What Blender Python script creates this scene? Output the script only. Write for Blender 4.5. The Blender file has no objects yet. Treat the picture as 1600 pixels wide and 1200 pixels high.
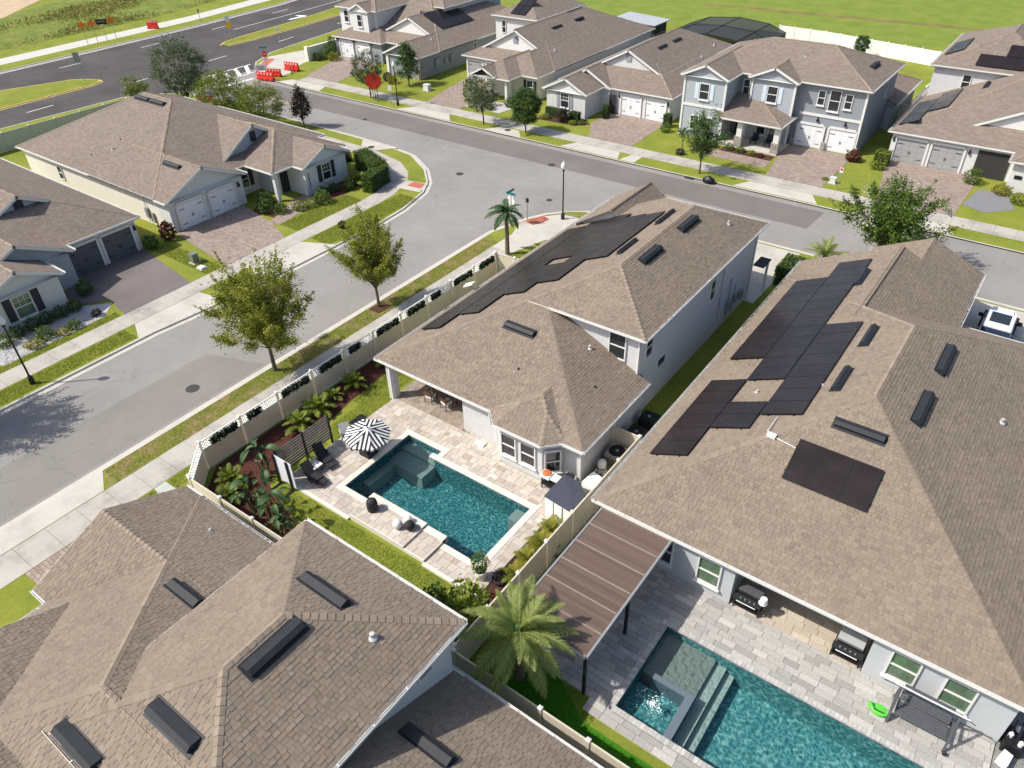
import bpy, math, random
import numpy as np
from mathutils import Matrix, Vector
rnd = random.Random(7)
SC = bpy.context.scene
COL = SC.collection
# ------------------------------------------------------------------ camera
YAW, PIT, ROL, FPX = math.radians(-37.25201512), math.radians(37.25149024), math.radians(-1.66394667), 1174.28369
CAMZ = 28.0
fw = Vector((math.cos(PIT)*math.sin(YAW), math.cos(PIT)*math.cos(YAW), -math.sin(PIT)))
rt = fw.cross(Vector((0, 0, 1))).normalized()
up = rt.cross(fw)
r2 = rt*math.cos(ROL) + up*math.sin(ROL)
u2 = -rt*math.sin(ROL) + up*math.cos(ROL)
cam = bpy.data.cameras.new('camera'); camo = bpy.data.objects.new('camera', cam); COL.objects.link(camo)
camo.matrix_world = Matrix(((r2.x, u2.x, -fw.x, 0), (r2.y, u2.y, -fw.y, 0), (r2.z, u2.z, -fw.z, CAMZ), (0, 0, 0, 1)))
cam.sensor_fit = 'HORIZONTAL'; cam.sensor_width = 36.0; cam.lens = FPX/1600*36.0
cam.clip_start = 0.5; cam.clip_end = 4000
SC.camera = camo
# ------------------------------------------------------------------ sky and sun
SUN_EL, SUN_DIR = math.radians(48.5), (-0.72, -0.694)
W = bpy.data.worlds.new('World'); SC.world = W; W.use_nodes = True
nt = W.node_tree; nt.nodes.clear()
sky = nt.nodes.new('ShaderNodeTexSky'); sky.sky_type = 'NISHITA'; sky.sun_disc = False; sky.dust_density = 2.5; sky.air_density = .9
sky.sun_elevation = SUN_EL; sky.sun_rotation = math.atan2(SUN_DIR[0], SUN_DIR[1])
bg = nt.nodes.new('ShaderNodeBackground'); bg.inputs[1].default_value = 0.135
wo = nt.nodes.new('ShaderNodeOutputWorld')
nt.links.new(sky.outputs[0], bg.inputs[0]); nt.links.new(bg.outputs[0], wo.inputs[0])
sun = bpy.data.lights.new('sun', 'SUN'); sun.energy = 4.3; sun.angle = math.radians(0.53); sun.color = (1.0, 0.945, 0.85)
suno = bpy.data.objects.new('sun', sun); COL.objects.link(suno); suno.location = (-60, -60, 90)
hl = math.hypot(*SUN_DIR)
sd = Vector((SUN_DIR[0]/hl*math.cos(SUN_EL), SUN_DIR[1]/hl*math.cos(SUN_EL), math.sin(SUN_EL)))
suno.rotation_euler = sd.to_track_quat('Z', 'Y').to_euler()
vs = SC.view_settings
vs.view_transform = 'Standard'; vs.look = 'None'; vs.gamma = 1.0; vs.use_curve_mapping = False; vs.exposure = 0.29
SC.render.engine = 'CYCLES'

# ------------------------------------------------------------------ helpers
ORG = {}
def link(o): COL.objects.link(o); return o
def tag(o, label=None, cat=None, group=None, kind=None):
    if label: o['label'] = label
    if cat: o['category'] = cat
    if group: o['group'] = group
    if kind: o['kind'] = kind
    return o
def thing(name, label, cat, loc=(0, 0, 0), rz=0.0, group=None):
    o = link(bpy.data.objects.new(name, None)); o.location = loc; o.rotation_euler = (0, 0, rz)
    o.empty_display_size = 0.3
    ORG[o] = Vector(loc)
    return tag(o, label, cat, group)
class MB:
    def __init__(s): s.v = []; s.f = []; s.uv = None
    def add(s, vs_, fs):
        b = len(s.v); s.v += [tuple(p) for p in vs_]; s.f += [tuple(i+b for i in f) for f in fs]; return s
    def box(s, x0, y0, z0, x1, y1, z1):
        return s.add([(x0,y0,z0),(x1,y0,z0),(x1,y1,z0),(x0,y1,z0),(x0,y0,z1),(x1,y0,z1),(x1,y1,z1),(x0,y1,z1)],
                     [(3,2,1,0),(4,5,6,7),(0,1,5,4),(1,2,6,5),(2,3,7,6),(3,0,4,7)])
    def obox(s, c, ux, uy, uz, hx, hy, hz):
        c, ux, uy, uz = Vector(c), Vector(ux).normalized(), Vector(uy).normalized(), Vector(uz).normalized()
        P_ = [c + ux*hx*a + uy*hy*b + uz*hz*d for d in (-1, 1) for a, b in ((-1,-1),(1,-1),(1,1),(-1,1))]
        return s.add(P_, [(3,2,1,0),(4,5,6,7),(0,1,5,4),(1,2,6,5),(2,3,7,6),(3,0,4,7)])
    def bar(s, a, b, w, h=None, upv=(0, 0, 1)):
        a, b = Vector(a), Vector(b); d = b-a; L = d.length
        if L < 1e-6: return s
        d /= L; upv = Vector(upv)
        if abs(d.dot(upv)) > .98: upv = Vector((1, 0, 0))
        x = d.cross(upv).normalized(); y = x.cross(d)
        return s.obox((a+b)/2, x, y, d, w/2, (h or w)/2, L/2)
    def tube(s, pts, rads, n=8, cap=True):
        pts = [Vector(p) for p in pts]; b0 = len(s.v); rings = []
        for i, p in enumerate(pts):
            d = (pts[min(i+1, len(pts)-1)] - pts[max(i-1, 0)]).normalized()
            a = Vector((0, 0, 1)) if abs(d.z) < .95 else Vector((1, 0, 0))
            x = d.cross(a).normalized(); y = d.cross(x)
            r = rads[i] if hasattr(rads, '__len__') else rads
            rings.append([p + x*(r*math.cos(2*math.pi*k/n)) + y*(r*math.sin(2*math.pi*k/n)) for k in range(n)])
        vs_ = [q for r in rings for q in r]; fs = []
        for i in range(len(pts)-1):
            for k in range(n):
                fs.append((i*n+k, i*n+(k+1) % n, (i+1)*n+(k+1) % n, (i+1)*n+k))
        if cap:
            fs.append(tuple(range(n-1, -1, -1))); fs.append(tuple((len(pts)-1)*n+k for k in range(n)))
        return s.add(vs_, fs)
    def lathe(s, c, prof, n=16, sx=1, sy=1):
        c = Vector(c); vs_ = []; fs = []
        for r, z in prof:
            for k in range(n):
                a = 2*math.pi*k/n; vs_.append(c + Vector((r*math.cos(a)*sx, r*math.sin(a)*sy, z)))
        for i in range(len(prof)-1):
            for k in range(n): fs.append((i*n+k, i*n+(k+1) % n, (i+1)*n+(k+1) % n, (i+1)*n+k))
        fs.append(tuple(range(n-1, -1, -1))); fs.append(tuple((len(prof)-1)*n+k for k in range(n)))
        return s.add(vs_, fs)
    def prism(s, poly, z0, z1):
        n = len(poly)
        vs_ = [(x, y, z0) for x, y in poly] + [(x, y, z1) for x, y in poly]
        return s.add(vs_, [tuple(range(n-1, -1, -1)), tuple(range(n, 2*n))] + [(i, (i+1) % n, n+(i+1) % n, n+i) for i in range(n)])
    def mesh(s, name, org=Vector((0, 0, 0))):
        me = bpy.data.meshes.new(name)
        me.from_pydata([(x-org[0], y-org[1], z-org[2]) for x, y, z in s.v], [], s.f)
        if s.uv:
            ul = me.uv_layers.new(name='UVMap')
            ul.data.foreach_set('uv', [c for uv in s.uv for c in uv])
        me.update(); return me
def obj(name, mb, mat, parent=None, smooth=False):
    """mesh given in world coordinates; parented pieces keep the root's origin"""
    root = parent
    while root is not None and root.parent is not None: root = root.parent
    org = ORG.get(root, Vector((0, 0, 0))) if root else Vector((0, 0, 0))
    me = mb.mesh(name, org) if isinstance(mb, MB) else mb
    o = link(bpy.data.objects.new(name, me))
    if mat is not None and not me.materials: me.materials.append(mat)
    if smooth: me.polygons.foreach_set('use_smooth', [True]*len(me.polygons))
    if parent: o.parent = parent
    return o
def piece(name, me, parent, loc, rot=None, scale=None):
    """object sharing mesh data, loc in world coordinates"""
    root = parent
    while root is not None and root.parent is not None: root = root.parent
    o = link(bpy.data.objects.new(name, me)); o.location = Vector(loc) - ORG.get(root, Vector((0, 0, 0)))
    if rot is not None: o.rotation_euler = rot
    if scale is not None: o.scale = scale
    if parent: o.parent = parent
    return o
def single(name, mb, mat, label, cat, group=None, smooth=False):
    xs = [v[0] for v in mb.v]; ys = [v[1] for v in mb.v]; zs = [v[2] for v in mb.v]
    c = Vector(((min(xs)+max(xs))/2, (min(ys)+max(ys))/2, min(zs)))
    me = mb.mesh(name, c); me.materials.append(mat)
    if smooth: me.polygons.foreach_set('use_smooth', [True]*len(me.polygons))
    o = link(bpy.data.objects.new(name, me)); o.location = c; ORG[o] = c
    return tag(o, label, cat, group)
def struct(name, mb, mat, parent=None):
    o = obj(name, mb, mat, parent)
    if not parent: o['kind'] = 'structure'
    return o
def copy_tree(o, loc, rz=None, label=None, group=None):
    c = o.copy(); link(c); c.location = loc
    if rz is not None: c.rotation_euler = (0, 0, rz)
    if label: c['label'] = label
    if group: c['group'] = group
    for ch in list(o.children):
        d = ch.copy(); link(d); d.parent = c
        for g in list(ch.children):
            e = g.copy(); link(e); e.parent = d
    return c

# ------------------------------------------------------------------ materials
MATS = {}
def nodes(name):
    m = bpy.data.materials.new(name); m.use_nodes = True
    n = m.node_tree; b = n.nodes['Principled BSDF']
    return m, n, b
def N(n, t, **kw):
    x = n.nodes.new(t)
    for k, v in kw.items(): setattr(x, k, v)
    return x
def ramp(n, fac, stops):
    r = N(n, 'ShaderNodeValToRGB'); e = r.color_ramp.elements
    while len(e) < len(stops): e.new(0.5)
    for i, (p, c) in enumerate(stops): e[i].position = p; e[i].color = (*c, 1)
    n.links.new(fac, r.inputs[0]); return r.outputs[0]
def noise(n, scale, detail=4, rough=.6, vec=None, dist=0.0):
    x = N(n, 'ShaderNodeTexNoise'); x.inputs['Scale'].default_value = scale
    x.inputs['Detail'].default_value = detail; x.inputs['Roughness'].default_value = rough; x.inputs['Distortion'].default_value = dist
    if vec is not None: n.links.new(vec, x.inputs['Vector'])
    return x.outputs['Fac']
def geo_pos(n): return N(n, 'ShaderNodeNewGeometry').outputs['Position']
def mixc(n, fac, a, b, mode='MIX'):
    m = N(n, 'ShaderNodeMix', data_type='RGBA', blend_type=mode)
    for s, v in ((0, fac), (6, a), (7, b)):
        if hasattr(v, 'links'): n.links.new(v, m.inputs[s])
        elif s == 0: m.inputs[0].default_value = v
        else: m.inputs[s].default_value = (*v, 1)
    return m.outputs[2]
def math_(n, op, a, b=0.0):
    m = N(n, 'ShaderNodeMath', operation=op)
    for i, v in ((0, a), (1, b)):
        if hasattr(v, 'links'): n.links.new(v, m.inputs[i])
        else: m.inputs[i].default_value = v
    return m.outputs[0]
def bump(n, b, h, strength=.3, dist=.02):
    x = N(n, 'ShaderNodeBump'); x.inputs['Strength'].default_value = strength; x.inputs['Distance'].default_value = dist
    n.links.new(h, x.inputs['Height']); n.links.new(x.outputs[0], b.inputs['Normal'])
def rnd_island(n):
    g = N(n, 'ShaderNodeNewGeometry').outputs['Random Per Island']
    o = N(n, 'ShaderNodeObjectInfo').outputs['Random']
    return math_(n, 'FRACT', math_(n, 'ADD', g, o))
def sc(c, k): return tuple(min(1, x*k) for x in c)
def plain(name, col, rough=.6, var=.12, scale=6, metallic=0.0, bmp=0.0, spec=.4):
    m, n, b = nodes(name); p = geo_pos(n)
    f = noise(n, scale, 5, .65, p)
    n.links.new(ramp(n, f, [(.25, sc(col, 1-var)), (.75, sc(col, 1+var))]), b.inputs['Base Color'])
    b.inputs['Roughness'].default_value = rough; b.inputs['Metallic'].default_value = metallic
    b.inputs['Specular IOR Level'].default_value = spec
    if bmp: bump(n, b, noise(n, scale*8, 3, .6, p), bmp, .01)
    MATS[name] = m; return m
def island_mat(name, cols, rough=.8, bscale=60, bstr=.4, noise_var=.25, spec=.25, stain=None):
    m, n, b = nodes(name); p = geo_pos(n); r = rnd_island(n)
    st = [(i/(max(1, len(cols)-1)), c) for i, c in enumerate(cols)]
    c = ramp(n, r, st)
    f = noise(n, bscale, 4, .7, p)
    c = mixc(n, noise_var, c, ramp(n, f, [(.3, (.25, .25, .25)), (.7, (1, 1, 1))]), 'MULTIPLY')
    if stain:
        s = noise(n, stain, 4, .65, p)
        c = mixc(n, .55, c, ramp(n, s, [(.3, (.72, .72, .72)), (.7, (1.0, 1.0, 1.0))]), 'MULTIPLY')
    n.links.new(c, b.inputs['Base Color']); b.inputs['Roughness'].default_value = rough
    b.inputs['Specular IOR Level'].default_value = spec
    bump(n, b, f, bstr, .01)
    MATS[name] = m; return m
def leaf_mat(name, cols, rough=.5, trans=.25):
    m, n, b = nodes(name); r = rnd_island(n); p = geo_pos(n)
    f = noise(n, .9, 2, .5, p)
    k = math_(n, 'ADD', math_(n, 'MULTIPLY', r, .65), math_(n, 'MULTIPLY', f, .35))
    c = ramp(n, k, [(.12+.76*i/(max(1, len(cols)-1)), q) for i, q in enumerate(cols)])
    n.links.new(c, b.inputs['Base Color']); b.inputs['Roughness'].default_value = rough
    b.inputs['Specular IOR Level'].default_value = .3
    t = N(n, 'ShaderNodeBsdfTranslucent'); n.links.new(mixc(n, .5, c, (.75, .85, .2), 'MULTIPLY'), t.inputs[0])
    mx = N(n, 'ShaderNodeMixShader'); mx.inputs[0].default_value = trans
    n.links.new(b.outputs[0], mx.inputs[1]); n.links.new(t.outputs[0], mx.inputs[2])
    n.links.new(mx.outputs[0], n.nodes['Material Output'].inputs[0])
    MATS[name] = m; return m

SH = [(.19, .154, .128), (.265, .217, .181), (.232, .190, .158), (.31, .254, .212), (.282, .230, .190), (.244, .198, .165)]
_m = [sum(c[i] for c in SH)/len(SH) for i in range(3)]
SH = [tuple((_m[i]+(c[i]-_m[i])*.62)*(1.03, 1.02, .97)[i] for i in range(3)) for c in SH]
M_sh = island_mat('shingle', SH, .9, 45, .5, .25, .2, stain=.3)
M_cap = island_mat('shingle_cap', [sc(c, 1.06) for c in SH], .9, 45, .5, .3, .2)
def far_shingle():
    m, n, b = nodes('shingle_far'); uv = N(n, 'ShaderNodeUVMap').outputs[0]
    br = N(n, 'ShaderNodeTexBrick'); n.links.new(uv, br.inputs['Vector'])
    br.offset = .37; br.inputs['Scale'].default_value = 1.0; br.inputs['Brick Width'].default_value = .36; br.inputs['Row Height'].default_value = .19
    br.inputs['Mortar Size'].default_value = .012; br.inputs['Mortar Smooth'].default_value = .4; br.inputs['Bias'].default_value = 0.0
    br.inputs['Color1'].default_value = (.222, .180, .150, 1); br.inputs['Color2'].default_value = (.288, .237, .199, 1); br.inputs['Mortar'].default_value = (.14, .115, .10, 1)
    p = geo_pos(n)
    c = mixc(n, .35, br.outputs['Color'], ramp(n, noise(n, .35, 5, .65, p), [(.3, (.78, .78, .78)), (.7, (1.06, 1.05, 1.04))]), 'MULTIPLY')
    c = mixc(n, .3, c, ramp(n, noise(n, 30, 3, .7, p), [(.3, (.4, .4, .4)), (.7, (1, 1, 1))]), 'MULTIPLY')
    n.links.new(c, b.inputs['Base Color']); b.inputs['Roughness'].default_value = .92; b.inputs['Specular IOR Level'].default_value = .2
    sx = N(n, 'ShaderNodeSeparateXYZ'); n.links.new(uv, sx.inputs[0])
    saw = math_(n, 'FRACT', math_(n, 'DIVIDE', sx.outputs[1], .19))
    h = math_(n, 'SUBTRACT', br.outputs['Fac'], 0.0)
    hh = math_(n, 'SUBTRACT', math_(n, 'MULTIPLY', saw, -1.0), math_(n, 'MULTIPLY', h, .6))
    bump(n, b, hh, .55, .03)
    return m
M_shf = far_shingle()
M_white = plain('white_trim', (.68, .68, .66), .5, .04, 3)
M_wallw = plain('stucco_white', (.565, .565, .565), .85, .08, 2.5, bmp=.15)
M_wallg = plain('stucco_grey', (.47, .49, .51), .85, .05, 4, bmp=.15)
M_wallc = plain('stucco_cream', (.72, .68, .60), .85, .05, 4, bmp=.15)
M_walll = plain('stucco_pale_grey', (.60, .61, .60), .85, .05, 4, bmp=.15)
M_wallb = plain('siding_blue_grey', (.36, .39, .43), .8, .05, 4)
M_walld = plain('siding_grey', (.25, .27, .30), .8, .05, 4)
def vinyl(name, col, tr):
    m = plain(name, col, .5, .05, 1.5); n = m.node_tree; b = n.nodes['Principled BSDF']
    t = N(n, 'ShaderNodeBsdfTranslucent'); t.inputs[0].default_value = (*col, 1)
    mx = N(n, 'ShaderNodeMixShader'); mx.inputs[0].default_value = tr
    n.links.new(b.outputs[0], mx.inputs[1]); n.links.new(t.outputs[0], mx.inputs[2]); n.links.new(mx.outputs[0], n.nodes['Material Output'].inputs[0]); return m
M_almond = vinyl('almond_vinyl', (.86, .80, .68), .42)
M_wvinyl = plain('white_vinyl', (.80, .80, .77), .5, .04, 1.5)
M_glass = plain('window_glass', (.02, .026, .03), .06, .1, 1, spec=.8)
M_glassg = plain('window_glass_green', (.10, .16, .10), .08, .3, 2, spec=.8)
M_navy = plain('navy_shutter', (.025, .028, .045), .6, .1, 4)
M_blueshut = plain('pale_blue_shutter', (.56, .66, .74), .6, .05, 4)
M_gshut = plain('grey_shutter', (.28, .29, .32), .6, .1, 4)
M_gardark = plain('garage_dark_grey', (.10, .105, .125), .55, .06, 4)
M_garmid = plain('garage_mid_grey', (.33, .33, .34), .55, .06, 4)
M_garw = plain('garage_white', (.76, .77, .79), .5, .04, 4)
M_black = plain('black_metal', (.012, .012, .014), .45, .2, 6)
M_blackm = plain('black_matt', (.02, .02, .023), .7, .2, 6)
M_vent = plain('roof_vent_metal', (.024, .027, .032), .6, .2, 3, spec=.3)
M_grey = plain('grey_metal', (.25, .26, .27), .45, .1, 6)
M_pipe = plain('pale_pipe', (.45, .46, .46), .5, .1, 8)
M_dark = plain('dark_interior', (.035, .033, .034), .9, .2, 3)
M_stone = plain('ledge_stone', (.30, .27, .24), .9, .45, 3.5, bmp=.5)
M_wood = plain('dark_wood', (.20, .17, .145), .7, .3, 3)
M_bamboo = plain('brown_wood', (.13, .065, .035), .6, .3, 4)
M_greyfab = plain('grey_fabric', (.34, .34, .35), .9, .08, 5)
M_whitefab = plain('white_fabric', (.70, .71, .74), .9, .06, 5)
M_red = plain('barrier_red', (.62, .035, .02), .55, .2, 3)
M_sred = plain('sign_red', (.55, .03, .03), .45, .08, 3)
M_tealsign = plain('sign_green', (.02, .22, .20), .45, .1, 3)
M_orange = plain('sign_orange', (.72, .20, .015), .5, .1, 3)
M_yellow = plain('sign_yellow', (.80, .50, .02), .5, .1, 3)
M_lampglass = plain('lamp_globe', (.72, .72, .72), .25, .05, 2, spec=.6)
M_bark = plain('bark', (.11, .085, .065), .95, .35, 5, bmp=.6)
M_barkp = plain('palm_bark', (.16, .125, .09), .95, .35, 6, bmp=.6)
M_mulch = island_mat('mulch_chip', [(.07, .022, .016), (.13, .045, .03), (.09, .03, .02), (.17, .075, .05)], .95, 40, .5)
M_mulchb = plain('mulch_red', (.075, .026, .018), .95, .6, 9, bmp=.9)
M_rock = island_mat('white_rock', [(.36, .36, .37), (.48, .48, .48), (.28, .28, .30)], .9, 20, .5)
def concrete(name, col, var=.14):
    m, n, b = nodes(name); p = geo_pos(n)
    f = noise(n, .45, 6, .7, p); g = noise(n, 18, 4, .7, p)
    c = ramp(n, f, [(.28, sc(col, 1-var*1.6)), (.5, col), (.75, sc(col, 1+var*.6))])
    c = mixc(n, .22, c, ramp(n, g, [(.3, (.55, .55, .55)), (.7, (1.05, 1.05, 1.05))]), 'MULTIPLY')
    s = noise(n, 1.7, 7, .8, p, .8)
    c = mixc(n, ramp_fac(n, s, .60, .72), c, sc(col, .62))
    n.links.new(c, b.inputs['Base Color']); b.inputs['Roughness'].default_value = .9; b.inputs['Specular IOR Level'].default_value = .25
    bump(n, b, g, .2, .006); MATS[name] = m; return m
def ramp_fac(n, f, a, b_):
    return ramp(n, f, [(a, (0, 0, 0)), (b_, (.5, .5, .5))])
M_conc = concrete('concrete', (.50, .475, .425))
M_walk = concrete('concrete_walk', (.43, .405, .365), .24)
M_curb = concrete('concrete_curb', (.52, .495, .445), .12)
def asphalt(name, col, grain=.35, patch=.12):
    m, n, b = nodes(name); p = geo_pos(n)
    g = noise(n, 22, 4, .8, p); f = noise(n, .16, 6, .65, p); s = noise(n, 1.1, 6, .75, p, .6)
    c = ramp(n, f, [(.3, sc(col, 1-patch)), (.7, sc(col, 1+patch))])
    c = mixc(n, grain, c, ramp(n, g, [(.32, (.42, .42, .42)), (.68, (1.15, 1.15, 1.15))]), 'MULTIPLY')
    c = mixc(n, .3, c, ramp(n, s, [(.3, (.8, .8, .8)), (.6, (1, 1, 1))]), 'MULTIPLY')
    wob = N(n, 'ShaderNodeTexNoise'); wob.inputs['Scale'].default_value = .7; wob.inputs['Detail'].default_value = 5; n.links.new(p, wob.inputs['Vector'])
    vm = N(n, 'ShaderNodeMix', data_type='RGBA', blend_type='LINEAR_LIGHT'); vm.inputs[0].default_value = 1.2
    n.links.new(p, vm.inputs[6]); n.links.new(wob.outputs['Color'], vm.inputs[7])
    vo = N(n, 'ShaderNodeTexVoronoi', feature='DISTANCE_TO_EDGE'); vo.inputs['Scale'].default_value = .16; n.links.new(vm.outputs[2], vo.inputs['Vector'])
    crack = math_(n, 'MULTIPLY', math_(n, 'LESS_THAN', vo.outputs['Distance'], .0065), math_(n, 'GREATER_THAN', noise(n, .12, 2, .5, p), .53))
    c = mixc(n, math_(n, 'MULTIPLY', crack, .16), c, (.05, .05, .05))
    c = mixc(n, math_(n, 'MULTIPLY', ramp(n, noise(n, .9, 3, .6, p), [(.70, (0, 0, 0)), (.78, (1, 1, 1))]), .22), c, (.06, .055, .05))
    n.links.new(c, b.inputs['Base Color']); b.inputs['Roughness'].default_value = .92; b.inputs['Specular IOR Level'].default_value = .25
    bump(n, b, g, .35, .01); MATS[name] = m; return m
M_asph = asphalt('asphalt_light', (.282, .270, .257))
M_asphd = asphalt('asphalt_patch', (.185, .170, .160))
M_blvd = asphalt('asphalt_dark', (.088, .082, .080), .4, .25)
M_paint = plain('road_paint', (.74, .74, .72), .7, .12, 2)
M_ypaint = plain('yellow_paint', (.58, .44, .16), .7, .2, 2)
M_brick = plain('tactile_red', (.42, .13, .085), .8, .15, 6)
M_iron = plain('cast_iron', (.05, .045, .045), .7, .2, 8)
def lawn(name, cols, dry=None, dfac=(.52, .66), bs=26):
    m, n, b = nodes(name); p = geo_pos(n)
    f = noise(n, .35, 5, .6, p); g = noise(n, bs, 5, .8, p); k = noise(n, 4.5, 5, .75, p)
    c = ramp(n, f, [(.3, cols[0]), (.52, cols[1]), (.72, cols[2])])
    c = mixc(n, .55, c, ramp(n, k, [(.3, (.55, .6, .5)), (.7, (1.15, 1.1, 1.1))]), 'MULTIPLY')
    c = mixc(n, .65, c, ramp(n, g, [(.3, (.28, .34, .2)), (.66, (1.25, 1.2, 1.15))]), 'MULTIPLY')
    if dry:
        d = noise(n, .75, 7, .75, p, .4)
        fac = ramp(n, d, [(dfac[0], (0, 0, 0)), (dfac[1], (1, 1, 1))])
        dc = mixc(n, .6, dry, ramp(n, g, [(.3, (.4, .4, .4)), (.7, (1.2, 1.2, 1.2))]), 'MULTIPLY')
        c = mixc(n, fac, c, dc)
    n.links.new(c, b.inputs['Base Color']); b.inputs['Roughness'].default_value = .95; b.inputs['Specular IOR Level'].default_value = .15
    bump(n, b, g, .6, .04); MATS[name] = m; return m
M_lawn = lawn('lawn', [(.19, .235, .038), (.25, .285, .048), (.31, .315, .065)])
M_lawnd = lawn('lawn_dry', [(.15, .20, .030), (.20, .235, .042), (.25, .255, .06)], (.34, .25, .13), (.47, .62))
M_field = lawn('field', [(.17, .24, .042), (.215, .285, .052), (.275, .295, .068)], (.34, .28, .10), (.58, .76), 6)
M_tall = lawn('tall_grass', [(.12, .185, .036), (.19, .24, .05), (.27, .275, .075)], (.36, .30, .13), (.54, .70), 5)
M_turf = lawn('turf', [(.05, .19, .012), (.065, .23, .015), (.08, .25, .02)], None, bs=40)
M_sand = plain('bare_sand', (.47, .36, .24), .95, .15, .4)
def paver_drive():
    m, n, b = nodes('paver_drive'); p = geo_pos(n)
    br = N(n, 'ShaderNodeTexBrick'); n.links.new(p, br.inputs['Vector']); br.inputs['Scale'].default_value = 1
    br.inputs['Brick Width'].default_value = .34; br.inputs['Row Height'].default_value = .2; br.inputs['Mortar Size'].default_value = .012
    br.inputs['Color1'].default_value = (.285, .21, .175, 1); br.inputs['Color2'].default_value = (.39, .32, .275, 1); br.inputs['Mortar'].default_value = (.12, .10, .085, 1)
    c = mixc(n, .5, br.outputs[0], ramp(n, noise(n, .7, 6, .7, p), [(.3, (.7, .7, .72)), (.7, (1.08, 1.05, 1.03))]), 'MULTIPLY')
    c = mixc(n, .3, c, ramp(n, noise(n, 25, 3, .7, p), [(.3, (.5, .5, .5)), (.7, (1.1, 1.1, 1.1))]), 'MULTIPLY')
    n.links.new(c, b.inputs['Base Color']); b.inputs['Roughness'].default_value = .9
    bump(n, b, br.outputs['Fac'], -.3, .01); return m
M_drive = paver_drive()
TRAV = [(.42, .345, .28), (.58, .52, .46), (.50, .43, .37), (.66, .61, .55), (.45, .40, .36), (.62, .55, .47), (.52, .48, .45)]
M_trav = island_mat('travertine_paver', TRAV, .8, 14, .25, .4, .3)
M_travg = island_mat('plank_paver', [(.35, .34, .325), (.50, .485, .46), (.42, .405, .385), (.56, .54, .505), (.32, .31, .30), (.46, .435, .395)], .8, 12, .25, .4, .3)
M_trans = island_mat('tan_plank_paver', [(.42, .35, .27), (.55, .48, .38), (.48, .41, .33), (.62, .55, .46)], .8, 12, .25, .4, .3)
M_cope = island_mat('coping_stone', [(.66, .62, .55), (.74, .70, .63), (.70, .66, .58)], .75, 14, .2, .25, .3)
M_copeg = island_mat('grey_coping', [(.44, .43, .41), (.54, .53, .50), (.37, .36, .35), (.60, .58, .54)], .75, 14, .2, .3, .3)
def solar_mat(name, col, rough):
    m, n, b = nodes(name); p = geo_pos(n)
    f = noise(n, .35, 4, .6, p)
    n.links.new(ramp(n, f, [(.3, sc(col, .7)), (.7, sc(col, 1.4))]), b.inputs['Base Color'])
    n.links.new(ramp(n, noise(n, .8, 4, .6, p), [(.3, (rough*.7,)*3), (.7, (rough*1.5,)*3)]), b.inputs['Roughness'])
    b.inputs['Specular IOR Level'].default_value = .34
    return m
M_solar = solar_mat('solar_cell', (.020, .015, .015), .24)
M_solarf = plain('solar_frame', (.010, .010, .011), .4, .1, 5)
def plaster(name, stops, sc1, sc2):  # pool plaster with the water's rippling light painted into its colour
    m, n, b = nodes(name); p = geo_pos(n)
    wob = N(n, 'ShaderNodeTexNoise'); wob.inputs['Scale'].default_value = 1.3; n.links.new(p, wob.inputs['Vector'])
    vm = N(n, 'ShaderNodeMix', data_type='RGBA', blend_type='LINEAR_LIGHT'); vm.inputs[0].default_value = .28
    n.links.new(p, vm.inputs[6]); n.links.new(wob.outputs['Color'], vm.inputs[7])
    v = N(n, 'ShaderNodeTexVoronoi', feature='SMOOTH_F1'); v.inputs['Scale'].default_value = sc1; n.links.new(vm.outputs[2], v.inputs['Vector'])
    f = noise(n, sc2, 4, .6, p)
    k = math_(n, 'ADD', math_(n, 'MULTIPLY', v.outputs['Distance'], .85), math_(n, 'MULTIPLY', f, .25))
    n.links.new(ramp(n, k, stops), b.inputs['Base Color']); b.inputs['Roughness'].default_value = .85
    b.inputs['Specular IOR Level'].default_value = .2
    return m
M_plas = plaster('pool_caustics_teal', [(.16, (.006, .075, .105)), (.36, (.013, .130, .16)), (.52, (.035, .205, .23)), (.70, (.17, .37, .37))], 10.5, 3.0)  # pale ramp end paints caustic speckle on the teal floor
M_plas2 = plaster('pool_caustics_blue', [(.16, (.022, .115, .14)), (.38, (.045, .175, .20)), (.54, (.08, .245, .26)), (.72, (.20, .37, .37))], 7.5, 2.0)  # larger, softer painted caustics for the right pool and spa
M_shelf = plain('pool_shelf_plaster', (.30, .345, .33), .85, .3, 14)
M_tile = island_mat('waterline_tile', [(.04, .06, .09), (.10, .14, .18), (.16, .19, .22)], .4, 30, .1, .2, .5)
def water_mat(name, tint, bsc, bstr):
    m, n, b = nodes(name); n.nodes.remove(b); p = geo_pos(n)
    tr = N(n, 'ShaderNodeBsdfTransparent'); tr.inputs[0].default_value = (*tint, 1)
    gl = N(n, 'ShaderNodeBsdfGlossy'); gl.inputs['Roughness'].default_value = .04
    fr = N(n, 'ShaderNodeFresnel'); fr.inputs[0].default_value = 1.33
    bp = N(n, 'ShaderNodeBump'); bp.inputs['Strength'].default_value = bstr; bp.inputs['Distance'].default_value = .08
    n.links.new(noise(n, bsc, 3, .55, p, .5), bp.inputs['Height'])
    n.links.new(bp.outputs[0], gl.inputs['Normal']); n.links.new(bp.outputs[0], fr.inputs['Normal'])
    mx = N(n, 'ShaderNodeMixShader'); n.links.new(fr.outputs[0], mx.inputs[0])
    n.links.new(tr.outputs[0], mx.inputs[1]); n.links.new(gl.outputs[0], mx.inputs[2])
    n.links.new(mx.outputs[0], n.nodes['Material Output'].inputs[0]); return m
M_water = water_mat('pool_water', (.86, .97, .97), 9.0, .9)
M_water2 = water_mat('pool_water_calm', (.86, .97, .97), 5.0, .6)
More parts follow.
